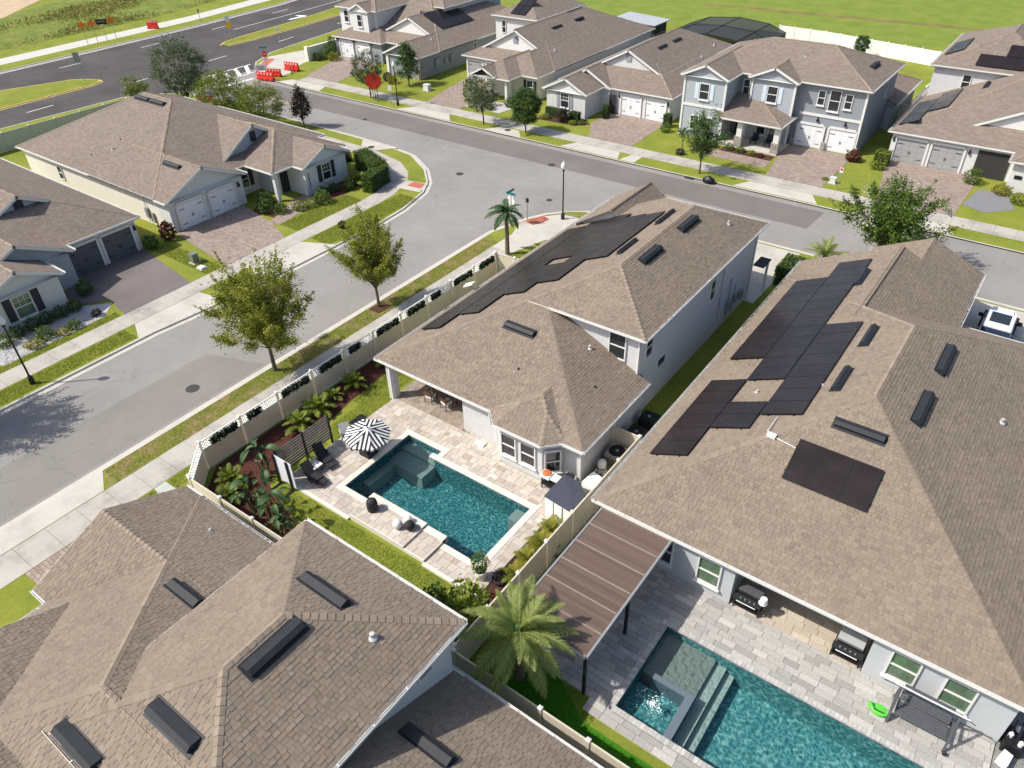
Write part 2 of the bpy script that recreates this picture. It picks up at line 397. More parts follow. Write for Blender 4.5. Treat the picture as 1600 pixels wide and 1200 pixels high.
LE = leaf_mat('leaf_elm', [(.085, .13, .02), (.19, .235, .035), (.32, .33, .05), (.50, .43, .07)], .5, .45)
LG = leaf_mat('leaf_oak', [(.055, .075, .038), (.10, .13, .062), (.16, .19, .095)])
LD = leaf_mat('leaf_dense', [(.032, .068, .016), (.065, .125, .026), (.115, .18, .04)])
LB = leaf_mat('leaf_bright', [(.085, .13, .02), (.17, .22, .03), (.30, .33, .05)])
LM = leaf_mat('leaf_dark_red', [(.022, .018, .016), (.045, .036, .028), (.075, .06, .04)])
LH = leaf_mat('leaf_hedge', [(.045, .09, .014), (.09, .155, .02), (.15, .22, .035)])
LP = leaf_mat('leaf_palm', [(.16, .22, .06), (.31, .38, .11), (.48, .50, .20)], .5, .5)
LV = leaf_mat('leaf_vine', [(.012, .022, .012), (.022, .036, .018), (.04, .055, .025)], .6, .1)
LBAN = leaf_mat('leaf_paddle', [(.03, .075, .025), (.06, .12, .04), (.10, .16, .06)])
LY = leaf_mat('leaf_yellow', [(.14, .15, .02), (.24, .23, .03), (.33, .27, .05)])
LW = leaf_mat('blossom_white', [(.36, .36, .26), (.52, .50, .42)], .6, .2)
LR = leaf_mat('leaf_red', [(.07, .025, .02), (.16, .045, .04), (.12, .09, .03)])
# ================================================================== ground, streets, kerbs
from mathutils.geometry import tessellate_polygon
ST = -.116
def sheet(poly, z, holes=(), skirt=None):
    m = MB(); loops = [[Vector((x, y, 0)) for x, y in poly]] + [[Vector((x, y, 0)) for x, y in h] for h in holes]
    allp = [p for l in loops for p in l]
    tris = tessellate_polygon(loops)
    fs = []
    for t in tris:
        a, b, c = (allp[i] for i in t)
        fs.append(t if (b-a).cross(c-a).z > 0 else t[::-1])
    m.add([(p.x, p.y, z) for p in allp], fs)
    if skirt is not None:
        n = len(poly); b0 = len(m.v)
        m.v += [(x, y, skirt) for x, y in poly]
        ar = sum(poly[i][0]*poly[(i+1) % n][1]-poly[(i+1) % n][0]*poly[i][1] for i in range(n))
        for i in range(n):
            q = (i, b0+i, b0+(i+1) % n, (i+1) % n)
            m.f.append(q if ar < 0 else q[::-1])
    return m
def R4(x0, y0, x1, y1): return [(x0, y0), (x1, y0), (x1, y1), (x0, y1)]
MPOOL = [(-24.25, 17.1), (-15.3, 17.1), (-15.3, 21.4), (-21.75, 21.4), (-21.75, 22.1), (-24.25, 22.1)]
RPOOL = R4(-6.6, 14.7, 6.2, 19.2)
struct('terrain', sheet(R4(-900, -300, 700, 900), -.16, [MPOOL, RPOOL]), M_field)
struct('side_street', sheet(R4(-62, -70, -27, 54), ST), M_asph)
struct('main_street', sheet(R4(-96, 54, 200, 68), ST), M_asph)
struct('boulevard', sheet([(-130, -60), (-96, -60), (-96, 140), (-114, 200), (-150, 300), (-185, 300), (-150, 200), (-133, 120), (-130, 80)], ST-.002), M_blvd)
struct('main_street_patch', sheet([(-90, 60.5), (-14.8, 60.5), (-14.6, 64.4), (-90, 64.4)], ST+.004), M_asphd)
M_asphw = asphalt('asphalt_warm', (.245, .232, .212))
struct('side_street_patch', sheet([(-41.0, -60), (-36.9, -60), (-36.9, 22.0), (-41.1, 20.6)], ST+.004), M_asphw)
c1 = [(-36.2, -60), (-36.2, 45.4), (-35.6, 47.8), (-35.0, 49.4), (-34.3, 50.8), (-33.1, 52.1), (-31.2, 53.4), (-28.5, 54.6), (-24, 55.5), (-19, 55.95), (200, 55.95)]
struct('lawn', sheet(c1 + [(200, -60)], 0, [MPOOL, RPOOL], -.15), M_lawn)
c2 = [(-46.4, -60), (-46.2, 20), (-45.5, 27), (-45.3, 41), (-45.6, 44.6), (-46.6, 48.5), (-47.9, 50.6), (-50.2, 52.8), (-54, 55.0), (-58.5, 55.7), (-88, 56.2), (-93, 55.6), (-97, 53.6), (-99.6, 50), (-100.6, 35), (-101.5, -60)]
struct('lawn', sheet(c2[::-1], 0, (), -.15), M_lawn)
c3 = [(200, 65.3), (-12, 65.3), (-82, 65.3), (-89, 65.6), (-94.5, 67.2), (-98.5, 70.5), (-101.2, 75.5), (-102.6, 86), (-104, 96), (-110, 125), (-125, 170), (-160, 280)]
struct('lawn', sheet(c3 + [(-160, 700), (200, 700)], 0, (), -.15), M_lawn)
c4 = [(-127.0, -60), (-127.0, 48), (-127.8, 80), (-129.6, 100), (-136, 130), (-150, 170), (-190, 280)]
struct('verge', sheet(c4 + [(-800, 280), (-800, -60)], 0, (), -.15), M_lawn)
mL = [(-108.6, -60), (-108.6, 51), (-109.2, 52.6), (-110.2, 52.9), (-111.8, 52.2), (-113.6, 50.8), (-117, 42.6), (-119, 25), (-119, -60)]
mR = [(-110.9, 74.7), (-110.6, 80), (-111.3, 90), (-112.4, 102), (-118, 126), (-134, 172), (-137, 172), (-122, 124), (-117.8, 106.5), (-115.2, 92), (-114, 80), (-113.2, 76), (-112, 74.4)]
for nm, q in (('median', mL), ('median', mR)):
    struct(nm, sheet(q, 0, (), -.15), M_lawn)
def offset_line(pts, d):
    out = []
    for i, p in enumerate(pts):
        a = Vector(pts[max(i-1, 0)]); b = Vector(pts[min(i+1, len(pts)-1)])
        t = (b-a).normalized(); out.append((p[0]-t.y*d, p[1]+t.x*d))
    return out
def densify(pts, closed=False):
    """Catmull-Rom on the bends"""
    P_ = [Vector(p) for p in pts]; out = []
    n = len(P_)
    for i in range(n-1):
        a, b, c, d = P_[max(i-1, 0)], P_[i], P_[i+1], P_[min(i+2, n-1)]
        if (c-b).length > 12: out.append(tuple(b)); continue
        for k in range(4):
            t = k/4; out.append(tuple(b + (c-b)*t))
    out.append(tuple(P_[-1])); return out
def curb(pts, side, name='kerb', wg=.42, yellow=False, mat=None):
    """pts: block edge; side +1: the street lies to the left of the direction"""
    m = MB(); pts = densify(pts)
    rows = [(offset_line(pts, -side*.16), .012), (offset_line(pts, side*.02), .012), (offset_line(pts, side*.06), ST+.014), (offset_line(pts, side*wg), ST+.008)]
    n = len(pts)
    for q, z in rows: m.v += [(x, y, z) for x, y in q]
    for r in range(3):
        for i in range(n-1):
            f = (r*n+i, r*n+i+1, (r+1)*n+i+1, (r+1)*n+i)
            m.f.append(f if side < 0 else f[::-1])
    return struct(name, m, mat or M_curb)
curb(c1, 1); curb(c2, -1); curb(c3, -1); curb(c4, -1)
curb(mL, -1, 'kerb', .3, mat=M_ypaint); curb(mR, -1, 'kerb', .3, mat=M_ypaint)
# boulevard markings
def paint(pts, w, name='lane_line', z=ST+.006, mat=None):
    m = MB(); L, R_ = offset_line(pts, w/2), offset_line(pts, -w/2); n = len(pts)
    m.v = [(x, y, z) for x, y in L] + [(x, y, z) for x, y in R_]
    m.f = [(n+i, n+i+1, i+1, i) for i in range(n-1)]
    return struct(name, m, mat or M_paint)
for a, b in (((-121.6, 53.3), (-121.7, 56.6)), ((-122.2, 66.9), (-122.4, 70.4)), ((-123.0, 80.7), (-123.1, 84)), ((-124.3, 94.6), (-124.6, 98.5)), ((-121.4, 39.5), (-121.5, 43)),
             ((-104.5, 40.1), (-104.6, 43.5)), ((-105.1, 54.6), (-105.2, 57.2)), ((-105.7, 67.5), (-105.9, 70.8)), ((-106.0, 80.8), (-106.4, 84.2)), ((-107.3, 94.6), (-107.6, 98)), ((-104.3, 26), (-104.3, 29.5))):
    paint([a, b], .16)
paint([(-119.6, 82.5), (-120.6, 95), (-122.1, 109), (-128, 135)], .16)
paint([(-126.2, -20), (-126.2, 48), (-127.0, 80), (-128.9, 100), (-135, 130)], .22)
mk = MB().add([(-117.6, 92.5, ST+.006), (-116.9, 92.6, ST+.006), (-116.7, 96.2, ST+.006), (-117.3, 96.4, ST+.006), (-118.9, 95.9, ST+.006), (-119.0, 95.4, ST+.006), (-117.6, 95.3, ST+.006)], [(0, 1, 2, 3, 6), (3, 4, 5, 6)])
struct('turn_arrow', mk, M_paint)
# crosswalk at the mouth of the main street
def lerp(a, b, t): return (a[0]+(b[0]-a[0])*t, a[1]+(b[1]-a[1])*t)
A0, A1, B0, B1 = (-98.8, 56.6), (-98.7, 69.6), (-95.0, 56.6), (-94.7, 67.0)
paint([A0, A1], .25, 'crosswalk_line'); paint([B0, B1], .25, 'crosswalk_line')
for k in range(7):
    t = .06+k*.145; paint([lerp(A0, A1, t), lerp(B0, B1, t)], .55, 'crosswalk_bar')
paint([(-92.4, 60.4), (-92.3, 65.0)], .5, 'stop_line')
paint([(-91.5, 60.4), (-84, 60.3), (-79, 60.4)], .12, mat=M_ypaint); paint([(-91.5, 60.1), (-84, 60.0), (-79, 60.1)], .12, mat=M_ypaint)
M_bed = plain('joint_grit', (.12, .11, .095), .95, .3, 8)
# sidewalks: separate slabs
def slab_mesh(w, l):
    m = MB().box(-w/2, -l/2, -.02, w/2, l/2, .016).mesh('slab'); m.materials.append(M_walk); return m
def walk(name, x0, y0, x1, y1, width, seg=1.62, mat=None):
    o = link(bpy.data.objects.new(name, None)); o['kind'] = 'structure'; ORG[o] = Vector((0, 0, 0))
    d = Vector((x1-x0, y1-y0)); L = d.length; n = max(1, round(L/seg)); s = L/n
    me = slab_mesh(width, s-.02)
    if mat: me.materials[0] = mat
    a = math.atan2(d.y, d.x) - math.pi/2
    dn = d/L; px_, py_ = -dn.y*width/2, dn.x*width/2
    obj('joint_bed', sheet([(x0-px_, y0-py_), (x1-px_, y1-py_), (x1+px_, y1+py_), (x0+px_, y0+py_)], .005), M_bed, o)
    for k in range(n):
        t = (k+.5)/n
        piece('slab', me, o, (x0+d.x*t, y0+d.y*t, rnd.uniform(-.003, .003)), (0, 0, a))
    return o
walk('sidewalk', -33.5, -8, -33.5, 43.2, 2.0)
walk('sidewalk', -49.15, -2, -49.15, 44, 1.75)
walk('sidewalk', -86, 68.3, 14, 68.3, 2.0)
struct('sidewalk_bend', sheet([(-50.05, 44), (-48.25, 44), (-48.5, 46.5), (-49.6, 49.6), (-51.2, 51.4), (-53.6, 52.9), (-58, 53.9), (-64, 54.1), (-64, 52.4), (-58.4, 52.2), (-54.8, 51.2), (-52.6, 49.8), (-51.0, 47.8), (-50.3, 46)], .014), M_walk)
walk('sidewalk', -64, 53.25, -90, 53.6, 1.7)
struct('sidewalk_corner', sheet([(-34.5, 43.2), (-32.5, 43.2), (-31.6, 46.5), (-30.2, 48.6), (-26, 50.6), (-20, 51.6), (-20, 53.3), (-26, 52.7), (-30.4, 52.0), (-33.2, 51.4), (-34.6, 49.8), (-35.2, 48.0), (-34.5, 46.0)], .014), M_conc)
struct('ramp_paving', sheet([(-35.1, 48.5), (-34.0, 48.3), (-33.4, 49.9), (-34.3, 50.4)], .02), M_brick)
struct('ramp_slab', sheet([(-46.8, 48.2), (-50.0, 47.8), (-50.4, 49.6), (-47.5, 50.2)], .018), M_conc)
struct('ramp_paving', sheet([(-48.9, 48.7), (-47.3, 48.9), (-47.7, 50.0), (-49.0, 49.8)], .023), M_brick)
struct('corner_planting', sheet([(-33.3, 52.0), (-32.7, 51.5), (-31.3, 51.7), (-30.6, 53.1), (-31.6, 53.0)], .024), M_lawnd)
struct('sidewalk_wide', sheet([(-92.0, 66.6), (-89.5, 67.3), (-89.5, 69.3), (-91.2, 71.5), (-92.8, 76), (-94.5, 88), (-98, 88.4), (-97.6, 79.4), (-99.4, 73.5), (-97.6, 70.4), (-94.6, 67.6)], .014), M_conc)
struct('ramp_paving', sheet([(-95.9, 68.6), (-94.8, 69.0), (-97.6, 73.2), (-98.9, 72.6)], .02), M_brick)
struct('boulevard_path', sheet([(-130.6, -60), (-130.6, 49), (-131.4, 82), (-133.9, 102), (-141, 130), (-155, 168), (-159, 167), (-145, 129), (-137.7, 100.5), (-135.3, 84), (-134.6, 51), (-134.6, -60)], .014), concrete('concrete_new', (.54, .525, .49), .06))
# driveways
M_drived = asphalt('painted_shade_paver', (.175, .152, .148), .3, .2)  # pavers darkened so their colour carries the left house's shadow
def drive(pts, z=.02, mat=None, name='driveway'): return struct(name, sheet(pts, z), mat or M_drive)
drive([(-58.8, 30.2), (-50.05, 28.9), (-50.05, 34.9), (-53.4, 36.2), (-58.8, 37.2)])
drive([(-53.5, 36.1), (-52.3, 36.2), (-53.3, 41.6), (-55.4, 42.2), (-55.6, 40.6)], .023, name='front_path')
drive([(-58.4, 21.6), (-50.05, 20.2), (-50.05, 25.7), (-58.4, 26.9)], mat=M_drived)
drive([(-56.5, 19.0), (-53.8, 19.2), (-52.8, 20.7), (-54.0, 21.3), (-58, 21.7)], .023, M_drived, name='front_path')
drive([(-90.5, 80.5), (-82.6, 80.5), (-80.5, 69.35), (-86.6, 69.35)])
drive([(-67.2, 80.5), (-61.6, 80.5), (-59.4, 69.35), (-64.7, 69.35)])
drive([(-42.6, 78), (-36.4, 78), (-36.2, 69.35), (-41.4, 69.35), (-43.6, 73.4), (-43.6, 76)])
drive([(-23.2, 78.6), (-16.4, 78.6), (-16.5, 69.35), (-21.8, 69.35)])
drive([(-29.4, 71.2), (-22.6, 71.0), (-22.6, 73.0), (-29.4, 73.2)], .023, name='front_path')
drive([(-13.6, 80), (-5.2, 80), (-5.4, 69.35), (-11.6, 69.35)])
drive([(-17.4, 46.5), (-13.8, 46.5), (-13.6, 55.6), (-17.6, 55.6)], mat=M_conc)
drive([(-5.2, 50.0), (6, 50.0), (6, 55.6), (-5.0, 55.6)], mat=M_conc)
drive([(-32.45, 4.4), (-32.45, 8.6), (-27.9, 9.4), (-27.9, 4.6)])
for q in ([(-48.25, 30.0), (-48.25, 35.1), (-45.5, 36.4), (-45.6, 28.6)], [(-48.25, 19.9), (-48.25, 25.2), (-45.75, 25.6), (-46.35, 19.0)], [(-36.05, -40), (-34.55, -40), (-34.55, 9.6), (-36.05, 10.4)],
          [(-86.8, 67.25), (-80.4, 67.25), (-79.6, 65.45), (-87.8, 65.45)], [(-64.6, 67.25), (-59.2, 67.25), (-57.6, 65.45), (-66, 65.45)], [(-41.6, 67.25), (-36.4, 67.25), (-35.6, 65.45), (-42.6, 65.45)],
          [(-35.0, 67.25), (-33.8, 67.25), (-33.8, 65.45), (-35.4, 65.45)], [(-22.4, 67.25), (-16.6, 67.25), (-15.6, 65.45), (-23.4, 65.45)], [(-11.6, 67.25), (-5.4, 67.25), (-4.6, 65.45), (-12.6, 65.45)]):
    drive(q, .015, M_conc, 'driveway_apron')
# dry kerb strips, mulch, beds
struct('verge_strip', sheet([(-36.02, 10.5), (-34.52, 9.75), (-34.52, 44.0), (-36.02, 44.9)], .008), M_lawnd)
struct('mulch_bed', sheet([(-31.2, 14.2), (-29.6, 12.2), (-23.2, 12.3), (-23.0, 13.4), (-25.4, 14.2), (-27.6, 14.9), (-28.6, 16.4), (-28.7, 19.2), (-29.3, 22.5), (-29.6, 26.5), (-31.2, 30)], .012), M_mulchb)
struct('mulch_bed', sheet([(-14.15, 16.0), (-12.75, 14.4), (-12.75, 21.3), (-14.15, 21.3)], .012), M_mulchb)
struct('mulch_bed', sheet([(-36.6+.7, 30.6), (-34.9, 30.6), (-34.8, 31.8), (-35.9, 32.0)], .014), M_mulchb)
struct('planting_bed', sheet([(-52.3, 20.6), (-51.0, 19.2), (-50.7, 12), (-54.3, 12), (-54.3, 18.8), (-53.4, 19.4)], .012), M_rock)
struct('planting_bed', sheet([(-56.6, 36.6), (-53.6, 37.0), (-54.2, 39.0), (-58.4, 39.6)], .012), M_mulchb)
struct('planting_bed', sheet([(-55.0, 41.2), (-52.9, 41.2), (-52.4, 44.5), (-53.6, 47.5), (-55.2, 47.5)], .012), M_mulchb)
struct('planting_bed', sheet([(-49.8, 71.3), (-44.6, 71.6), (-43.4, 72.9), (-44.6, 74), (-49.8, 73.8)], .012), M_mulchb)
struct('planting_bed', sheet([(-28.2, 73.2), (-22.8, 73.0), (-22.8, 74.4), (-28.2, 74.6)], .03), M_mulchb)
struct('planting_bed', sheet([(-5.3, 72.2), (-3.4, 71.4), (-1.4, 73.4), (-2.4, 76.6), (-4.7, 76.6)], .012), plain('slate_gravel', (.20, .20, .21), .95, .35, 9, bmp=.7))
struct('planting_bed', sheet([(-61.0, 70.6), (-54.5, 70.6), (-54, 74), (-60.5, 74)], .012), M_rock)
struct('planting_bed', sheet([(4.9, 13.2), (12, 13.2), (12, 24), (5.75, 24), (5.2, 19)], .012), plain('grey_gravel', (.22, .22, .21), .95, .55, 14, bmp=.8))
struct('turf_strip', sheet([(-12.2, 12.4), (3, 12.4), (3, 13.5), (-7.3, 13.5), (-9, 14.5), (-12.2, 15)], .008), M_turf)
# open ground beyond the houses
fd = MB()
struct('field', sheet([(-100, 122), (-38, 121.2), (-16, 117.6), (60, 117.6), (120, 140), (200, 600), (-150, 600)], .02), M_field)
struct('tall_grass', sheet([(-139.5, -60), (-139.8, 51), (-141, 86), (-150, 118), (-180, 190), (-240, 200), (-175, 90), (-162, 50), (-160, -60)], .02), M_tall)
struct('bare_ground', sheet([(-164, 56), (-165.5, 66), (-177, 79), (-200, 95), (-330, 95), (-330, 20), (-166, 20)], .024), M_sand)
struct('dirt_track', sheet([(-60, 138.0), (-20, 140.5), (40, 143), (90, 146), (90, 148.2), (40, 145), (-20, 142.3), (-60, 139.8)], .024), lawn('track', [(.16, .16, .045), (.26, .21, .085), (.30, .23, .11)], None, bs=5))
# manhole covers and inlets
def disc(x, y, z, r, label, cat='manhole', name='manhole_cover', mat=None):
    m = MB().lathe((x, y, z), [(r, 0), (r, .012), (r*.86, .014), (r*.84, .008), (r*.2, .01)], 18)
    single(name, m, mat or M_iron, label, cat)
disc(-46.74, 53.97, ST+.004, .38, 'round iron manhole cover in the asphalt at the street junction')
disc(-40.47, 60.81, ST+.008, .38, 'round iron manhole cover at the edge of the dark asphalt beside the lamp post')
disc(-66.67, 60.82, ST+.008, .3, 'small iron manhole cover on the main street near the magnolia')
disc(-38.51, 17.76, ST+.008, .42, 'round iron manhole cover near the kerb of the side street')
disc(-35.9, 53.6, ST+.004, .28, 'small iron valve cover in the street by the corner ramp')
for x, y, l in ((-59.2, 54.5, 'storm drain with round lid between two grass strips on the near kerb'), (-50.1, 66.3, 'storm drain with round lid in the far kerb below the round clipped tree')):
    t = thing('storm_drain', l, 'drain', (x, y, 0))
    s_ = 1 if y > 60 else -1
    yb = 65.25 if y > 60 else 55.75
    m = MB().prism([(x-2.6, yb), (x+2.6, yb), (x+1.2, yb+s_*1.7), (x-1.2, yb+s_*1.7)][::s_], -.02, .03); obj('apron_slab', m, M_conc, t)
    obj('lid', MB().lathe((x, y+s_*.15, .03), [(.36, 0), (.36, .015), (.3, .02)], 16), M_iron, t)
    obj('throat', MB().box(x-1.6, yb-.06 if s_ > 0 else yb, -.1, x+1.6, yb if s_ > 0 else yb+.06, .005), M_black, t)
# ================================================================== roofs and houses
class Comp:
    """convex base polygon; every edge is an eave (height, pitch), a gable 'g' or an open inner edge 'x'"""
    def __init__(s, poly, edges, inset=.35, z0=0, soffit=None, walls=True, fascia=True, nogut=()):
        s.nogut = nogut
        s.poly = poly; s.edges = edges; s.inset = inset; s.z0 = z0; s.walls = walls; s.fascia = fascia
        s.pl = []
        n = len(poly)
        for i in range(n):
            a, b = Vector(poly[i]), Vector(poly[(i+1) % n]); d = (b-a).normalized(); nn = Vector((-d.y, d.x))
            e = edges[i]
            s.pl.append((a, d, nn, e[0], e[1]) if isinstance(e, tuple) else None)
        zs = [e[0] for e in edges if isinstance(e, tuple)]
        s.zmin = min(zs); s.soffit = soffit if soffit is not None else s.zmin - .15
    def pz(s, i, x, y):
        a, d, nn, ze, p = s.pl[i]; return ze + p*((x-a.x)*nn.x + (y-a.y)*nn.y)
    def h(s, x, y): return min(s.pz(i, x, y) for i in range(len(s.pl)) if s.pl[i])
    def inside(s, x, y, m=0.0):
        n = len(s.poly)
        for i in range(n):
            (ax, ay), (bx, by) = s.poly[i], s.poly[(i+1) % n]
            L = math.hypot(bx-ax, by-ay)
            if ((bx-ax)*(y-ay)-(by-ay)*(x-ax))/L < m: return False
        return True
    def face(s, i):
        pts = [tuple(p) for p in s.poly]
        for j in range(len(s.pl)):
            if j == i or not s.pl[j]: continue
            g = lambda p: s.pz(j, *p) - s.pz(i, *p)
            out = []
            for k in range(len(pts)):
                a, b = pts[k], pts[(k+1) % len(pts)]; ga, gb = g(a), g(b)
                if ga >= -1e-9: out.append(a)
                if ga*gb < -1e-12:
                    t = ga/(ga-gb); out.append((a[0]+(b[0]-a[0])*t, a[1]+(b[1]-a[1])*t))
            pts = out
            if len(pts) < 3: return []
        return [(x, y, s.pz(i, x, y)) for x, y in pts]
    def profile(s, a, b, n=32):
        """roof height along a-b, only the points where it bends"""
        P_ = []
        for k in range(n+1):
            t = k/n; x, y = a[0]+(b[0]-a[0])*t, a[1]+(b[1]-a[1])*t; P_.append((x, y, s.h(x, y)))
        out = [P_[0]]
        for k in range(1, n):
            if abs(P_[k+1][2]-2*P_[k][2]+P_[k-1][2]) > 1e-5: out.append(P_[k])
        return out + [P_[-1]]
def rect(x0, y0, x1, y1, S='x', E='x', N='x', W='x', **kw): return Comp(R4(x0, y0, x1, y1), [S, E, N, W], **kw)
def inset_poly(poly, d):
    n = len(poly); out = []
    for i in range(n):
        p0, p1, p2 = Vector(poly[i-1]), Vector(poly[i]), Vector(poly[(i+1) % n])
        d1, d2 = (p1-p0).normalized(), (p2-p1).normalized(); n1, n2 = Vector((-d1.y, d1.x)), Vector((-d2.y, d2.x))
        m = (n1+n2); m /= m.dot(n1); out.append(tuple(p1+m*d))
    return out
TABL = [.18, .23, .28, .34]
CRS = .165
def tab_verts(L, t, c=.165):
    g = .009
    return [(g, -.02, t), (L-g, -.02, t), (L-g, c, .006), (g, c, .006), (g, -.02, -.01), (L-g, -.02, -.01), (L-g, c, -.01), (g, c, -.01)]
TABF = [(0, 1, 2, 3), (4, 5, 1, 0), (5, 6, 2, 1), (7, 4, 0, 3)]
TABM = {}
def tab_mesh(L, t):
    k = (L, t)
    if k not in TABM:
        me = bpy.data.meshes.new('shingle'); me.from_pydata(tab_verts(L, t), [], TABF); me.materials.append(M_sh); TABM[k] = me
    return TABM[k]
HOUSES = {}
def house(name, label, base, comps, wallmat, near=False, cat='house', walls=None, hides=(), trim=None, wmats=None):
    trim = trim or M_white
    t = thing(name, label, cat, base)
    allc = comps + list(hides)
    # roof deck, one mesh, with metre UVs
    rb = MB(); rb.uv = []
    faces = []
    for ci, c in enumerate(comps):
        for i in range(len(c.pl)):
            if not c.pl[i]: continue
            f = c.face(i)
            if not f: continue
            a, d, nn, ze, p = c.pl[i]
            k = 1/math.sqrt(1+p*p); u = Vector((d.x, d.y, 0)); v = Vector((nn.x*k, nn.y*k, p*k)); o = Vector((a.x, a.y, ze)); nrm = u.cross(v)
            uv = [((Vector(q)-o).dot(u), (Vector(q)-o).dot(v)) for q in f]
            faces.append((c, ci, i, u, v, nrm, o, uv))
            rb.add([(q[0], q[1], q[2]-.002*ci) for q in f], [tuple(range(len(f)))]); rb.uv += [(x+ci*3.3+i*1.7, y) for x, y in uv]
    roof = obj('roof', rb, M_sh if near else M_shf, t)
    def hidden(x, y, z, ci):
        for cj, c in enumerate(allc):
            if cj == ci: continue
            if c.inside(x, y, .02) and c.h(x, y) > z + .012 + (.02 if cj > ci else 0): return True
        return False
    # shingles
    if near:
        tabs = []
        rr = random.Random(len(name)*13+5)
        for c, ci, i, u, v, nrm, o, uv in faces:
            vmax = max(q[1] for q in uv); k = 0
            while k*CRS < vmax-.03:
                v0 = k*CRS; vm = min(v0+.08, vmax-.01); xs = []
                for a in range(len(uv)):
                    (x1, y1), (x2, y2) = uv[a], uv[(a+1) % len(uv)]
                    if (y1-vm)*(y2-vm) < 0: xs.append(x1+(x2-x1)*(vm-y1)/(y2-y1))
                k += 1
                if len(xs) < 2: continue
                lo, hi = min(xs), max(xs); x = lo - rr.uniform(0, .2)
                while x < hi-.02:
                    L = rr.choice(TABL); a = max(x, lo); b = min(x+L, hi); x += L
                    if b-a < .05: continue
                    pc = o+u*((a+b)/2)+v*(v0+.08)
                    if hidden(pc.x, pc.y, pc.z, ci): continue
                    tabs.append((a, b, v0, rr.choice((.014, .019, .026)), u, v, nrm, o, ci, b-a > L-1e-6, L, pc))
        cp = Vector((0, 0, CAMZ))
        def inview(p):
            q = p-cp; zz = q.dot(fw)
            return abs(q.dot(r2)/zz) < .66 and abs(q.dot(u2)/zz) < .49
        cand = sorted([(( q[11]-cp).length, n_) for n_, q in enumerate(tabs) if q[9] and inview(q[11])])[:300]
        own = {n_ for _, n_ in cand}
        V_, F_ = [], []
        for n_, (a, b, v0, th, u, v, nrm, o, ci, full, L, pc) in enumerate(tabs):
            if n_ in own:
                mw = Matrix((u, v, nrm)).transposed().to_euler()
                piece('shingle', tab_mesh(L, th), roof, o+u*a+v*v0-nrm*.002*ci, mw)
            else:
                bb = len(V_); q0 = o-nrm*.002*ci
                V_ += [q0+u*(a+x)+v*(v0+y)+nrm*z for x, y, z in tab_verts(b-a, th)]
                F_ += [tuple(j+bb for j in f) for f in TABF]
        mb = MB(); mb.v = [tuple(q) for q in V_]; mb.f = F_
        so = obj('shingle_field', mb, M_sh, roof); so['kind'] = 'stuff'
    # ridge and hip caps
    capm = MB(); ncap = 0
    for c in comps:
        ci = comps.index(c)
        fl = {i: c.face(i) for i in range(len(c.pl)) if c.pl[i]}
        ks = [i for i in fl if fl[i]]
        for ai in range(len(ks)):
            for bi in range(ai+1, len(ks)):
                i, j = ks[ai], ks[bi]
                sh_ = [q for q in fl[i] if any((Vector(q)-Vector(w)).length < 1e-4 for w in fl[j])]
                if len(sh_) < 2: continue
                a, b = Vector(sh_[0]), Vector(sh_[-1] if len(sh_) == 2 else sh_[1])
                if a.z > b.z: a, b = b, a
                L = (b-a).length
                if L < .3: continue
                d = (b-a)/L; sides = []
                for q in (i, j):
                    _, dd, nn, ze, p = c.pl[q]; kk = 1/math.sqrt(1+p*p)
                    nq = Vector((-nn.x*p*kk, -nn.y*p*kk, kk)); w = d.cross(nq)
                    cen = sum((Vector(x) for x in fl[q]), Vector())/len(fl[q])
                    if w.dot(cen-(a+b)/2) < 0: w = -w
                    sides.append(w.normalized())
                nm = (-(sides[0]+sides[1])).normalized() if (sides[0]+sides[1]).length > .02 else Vector((0, 0, 1))
                if nm.z < 0: nm = -nm
                seg = .27 if near else 1.2
                n_ = max(1, int(L/seg))
                s_ = L/n_
                for k in range(n_):
                    p0 = a+d*(k*s_); pm = p0+d*(s_/2)
                    if hidden(pm.x, pm.y, pm.z, ci): continue
                    lo_, hi_ = .05, .022
                    wd = .15
                    vs_ = [p0+sides[0]*wd+nm*(lo_-.02), p0+nm*lo_, p0+sides[1]*wd+nm*(lo_-.02), p0+d*s_+sides[1]*wd+nm*(hi_-.01), p0+d*s_+nm*hi_, p0+d*s_+sides[0]*wd+nm*(hi_-.01),
                           p0+sides[0]*wd-nm*.01, p0+sides[1]*wd-nm*.01]
                    fs = [(0, 1, 4, 5), (1, 2, 3, 4), (6, 7, 2, 1, 0)]
                    if near and ncap < 260:
                        obj('ridge_cap', MB().add(vs_, fs), M_cap, roof); ncap += 1
                    else: capm.add(vs_, fs)
    if capm.v:
        o_ = obj('ridge_cap_row', capm, M_cap, roof); o_['kind'] = 'stuff'
    # walls, soffits, fascia, gutters
    for ci, c in enumerate(comps):
        n = len(c.poly)
        if c.walls:
            ip = inset_poly(c.poly, c.inset + .004*ci); m = MB()
            if isinstance(c.walls, list): ip = c.walls
            for i in range(len(ip)):
                pr = c.profile(ip[i], ip[(i+1) % len(ip)])
                pr = [(x, y, min(z-.08, 99)) for x, y, z in pr]
                k = len(pr)
                m.add([(x, y, c.z0) for x, y, z in pr]+pr, [(q, q+1, k+q+1, k+q) for q in range(k-1)])
            obj('wall', m, (wmats or {}).get(ci, wallmat), t)
        if c.soffit is not False:
            pts = inset_poly(c.poly, .02)
            obj('soffit', MB().add([(x, y, c.soffit) for x, y in pts], [tuple(range(n-1, -1, -1))]), trim, t)
        if not c.fascia: continue
        fm = MB()
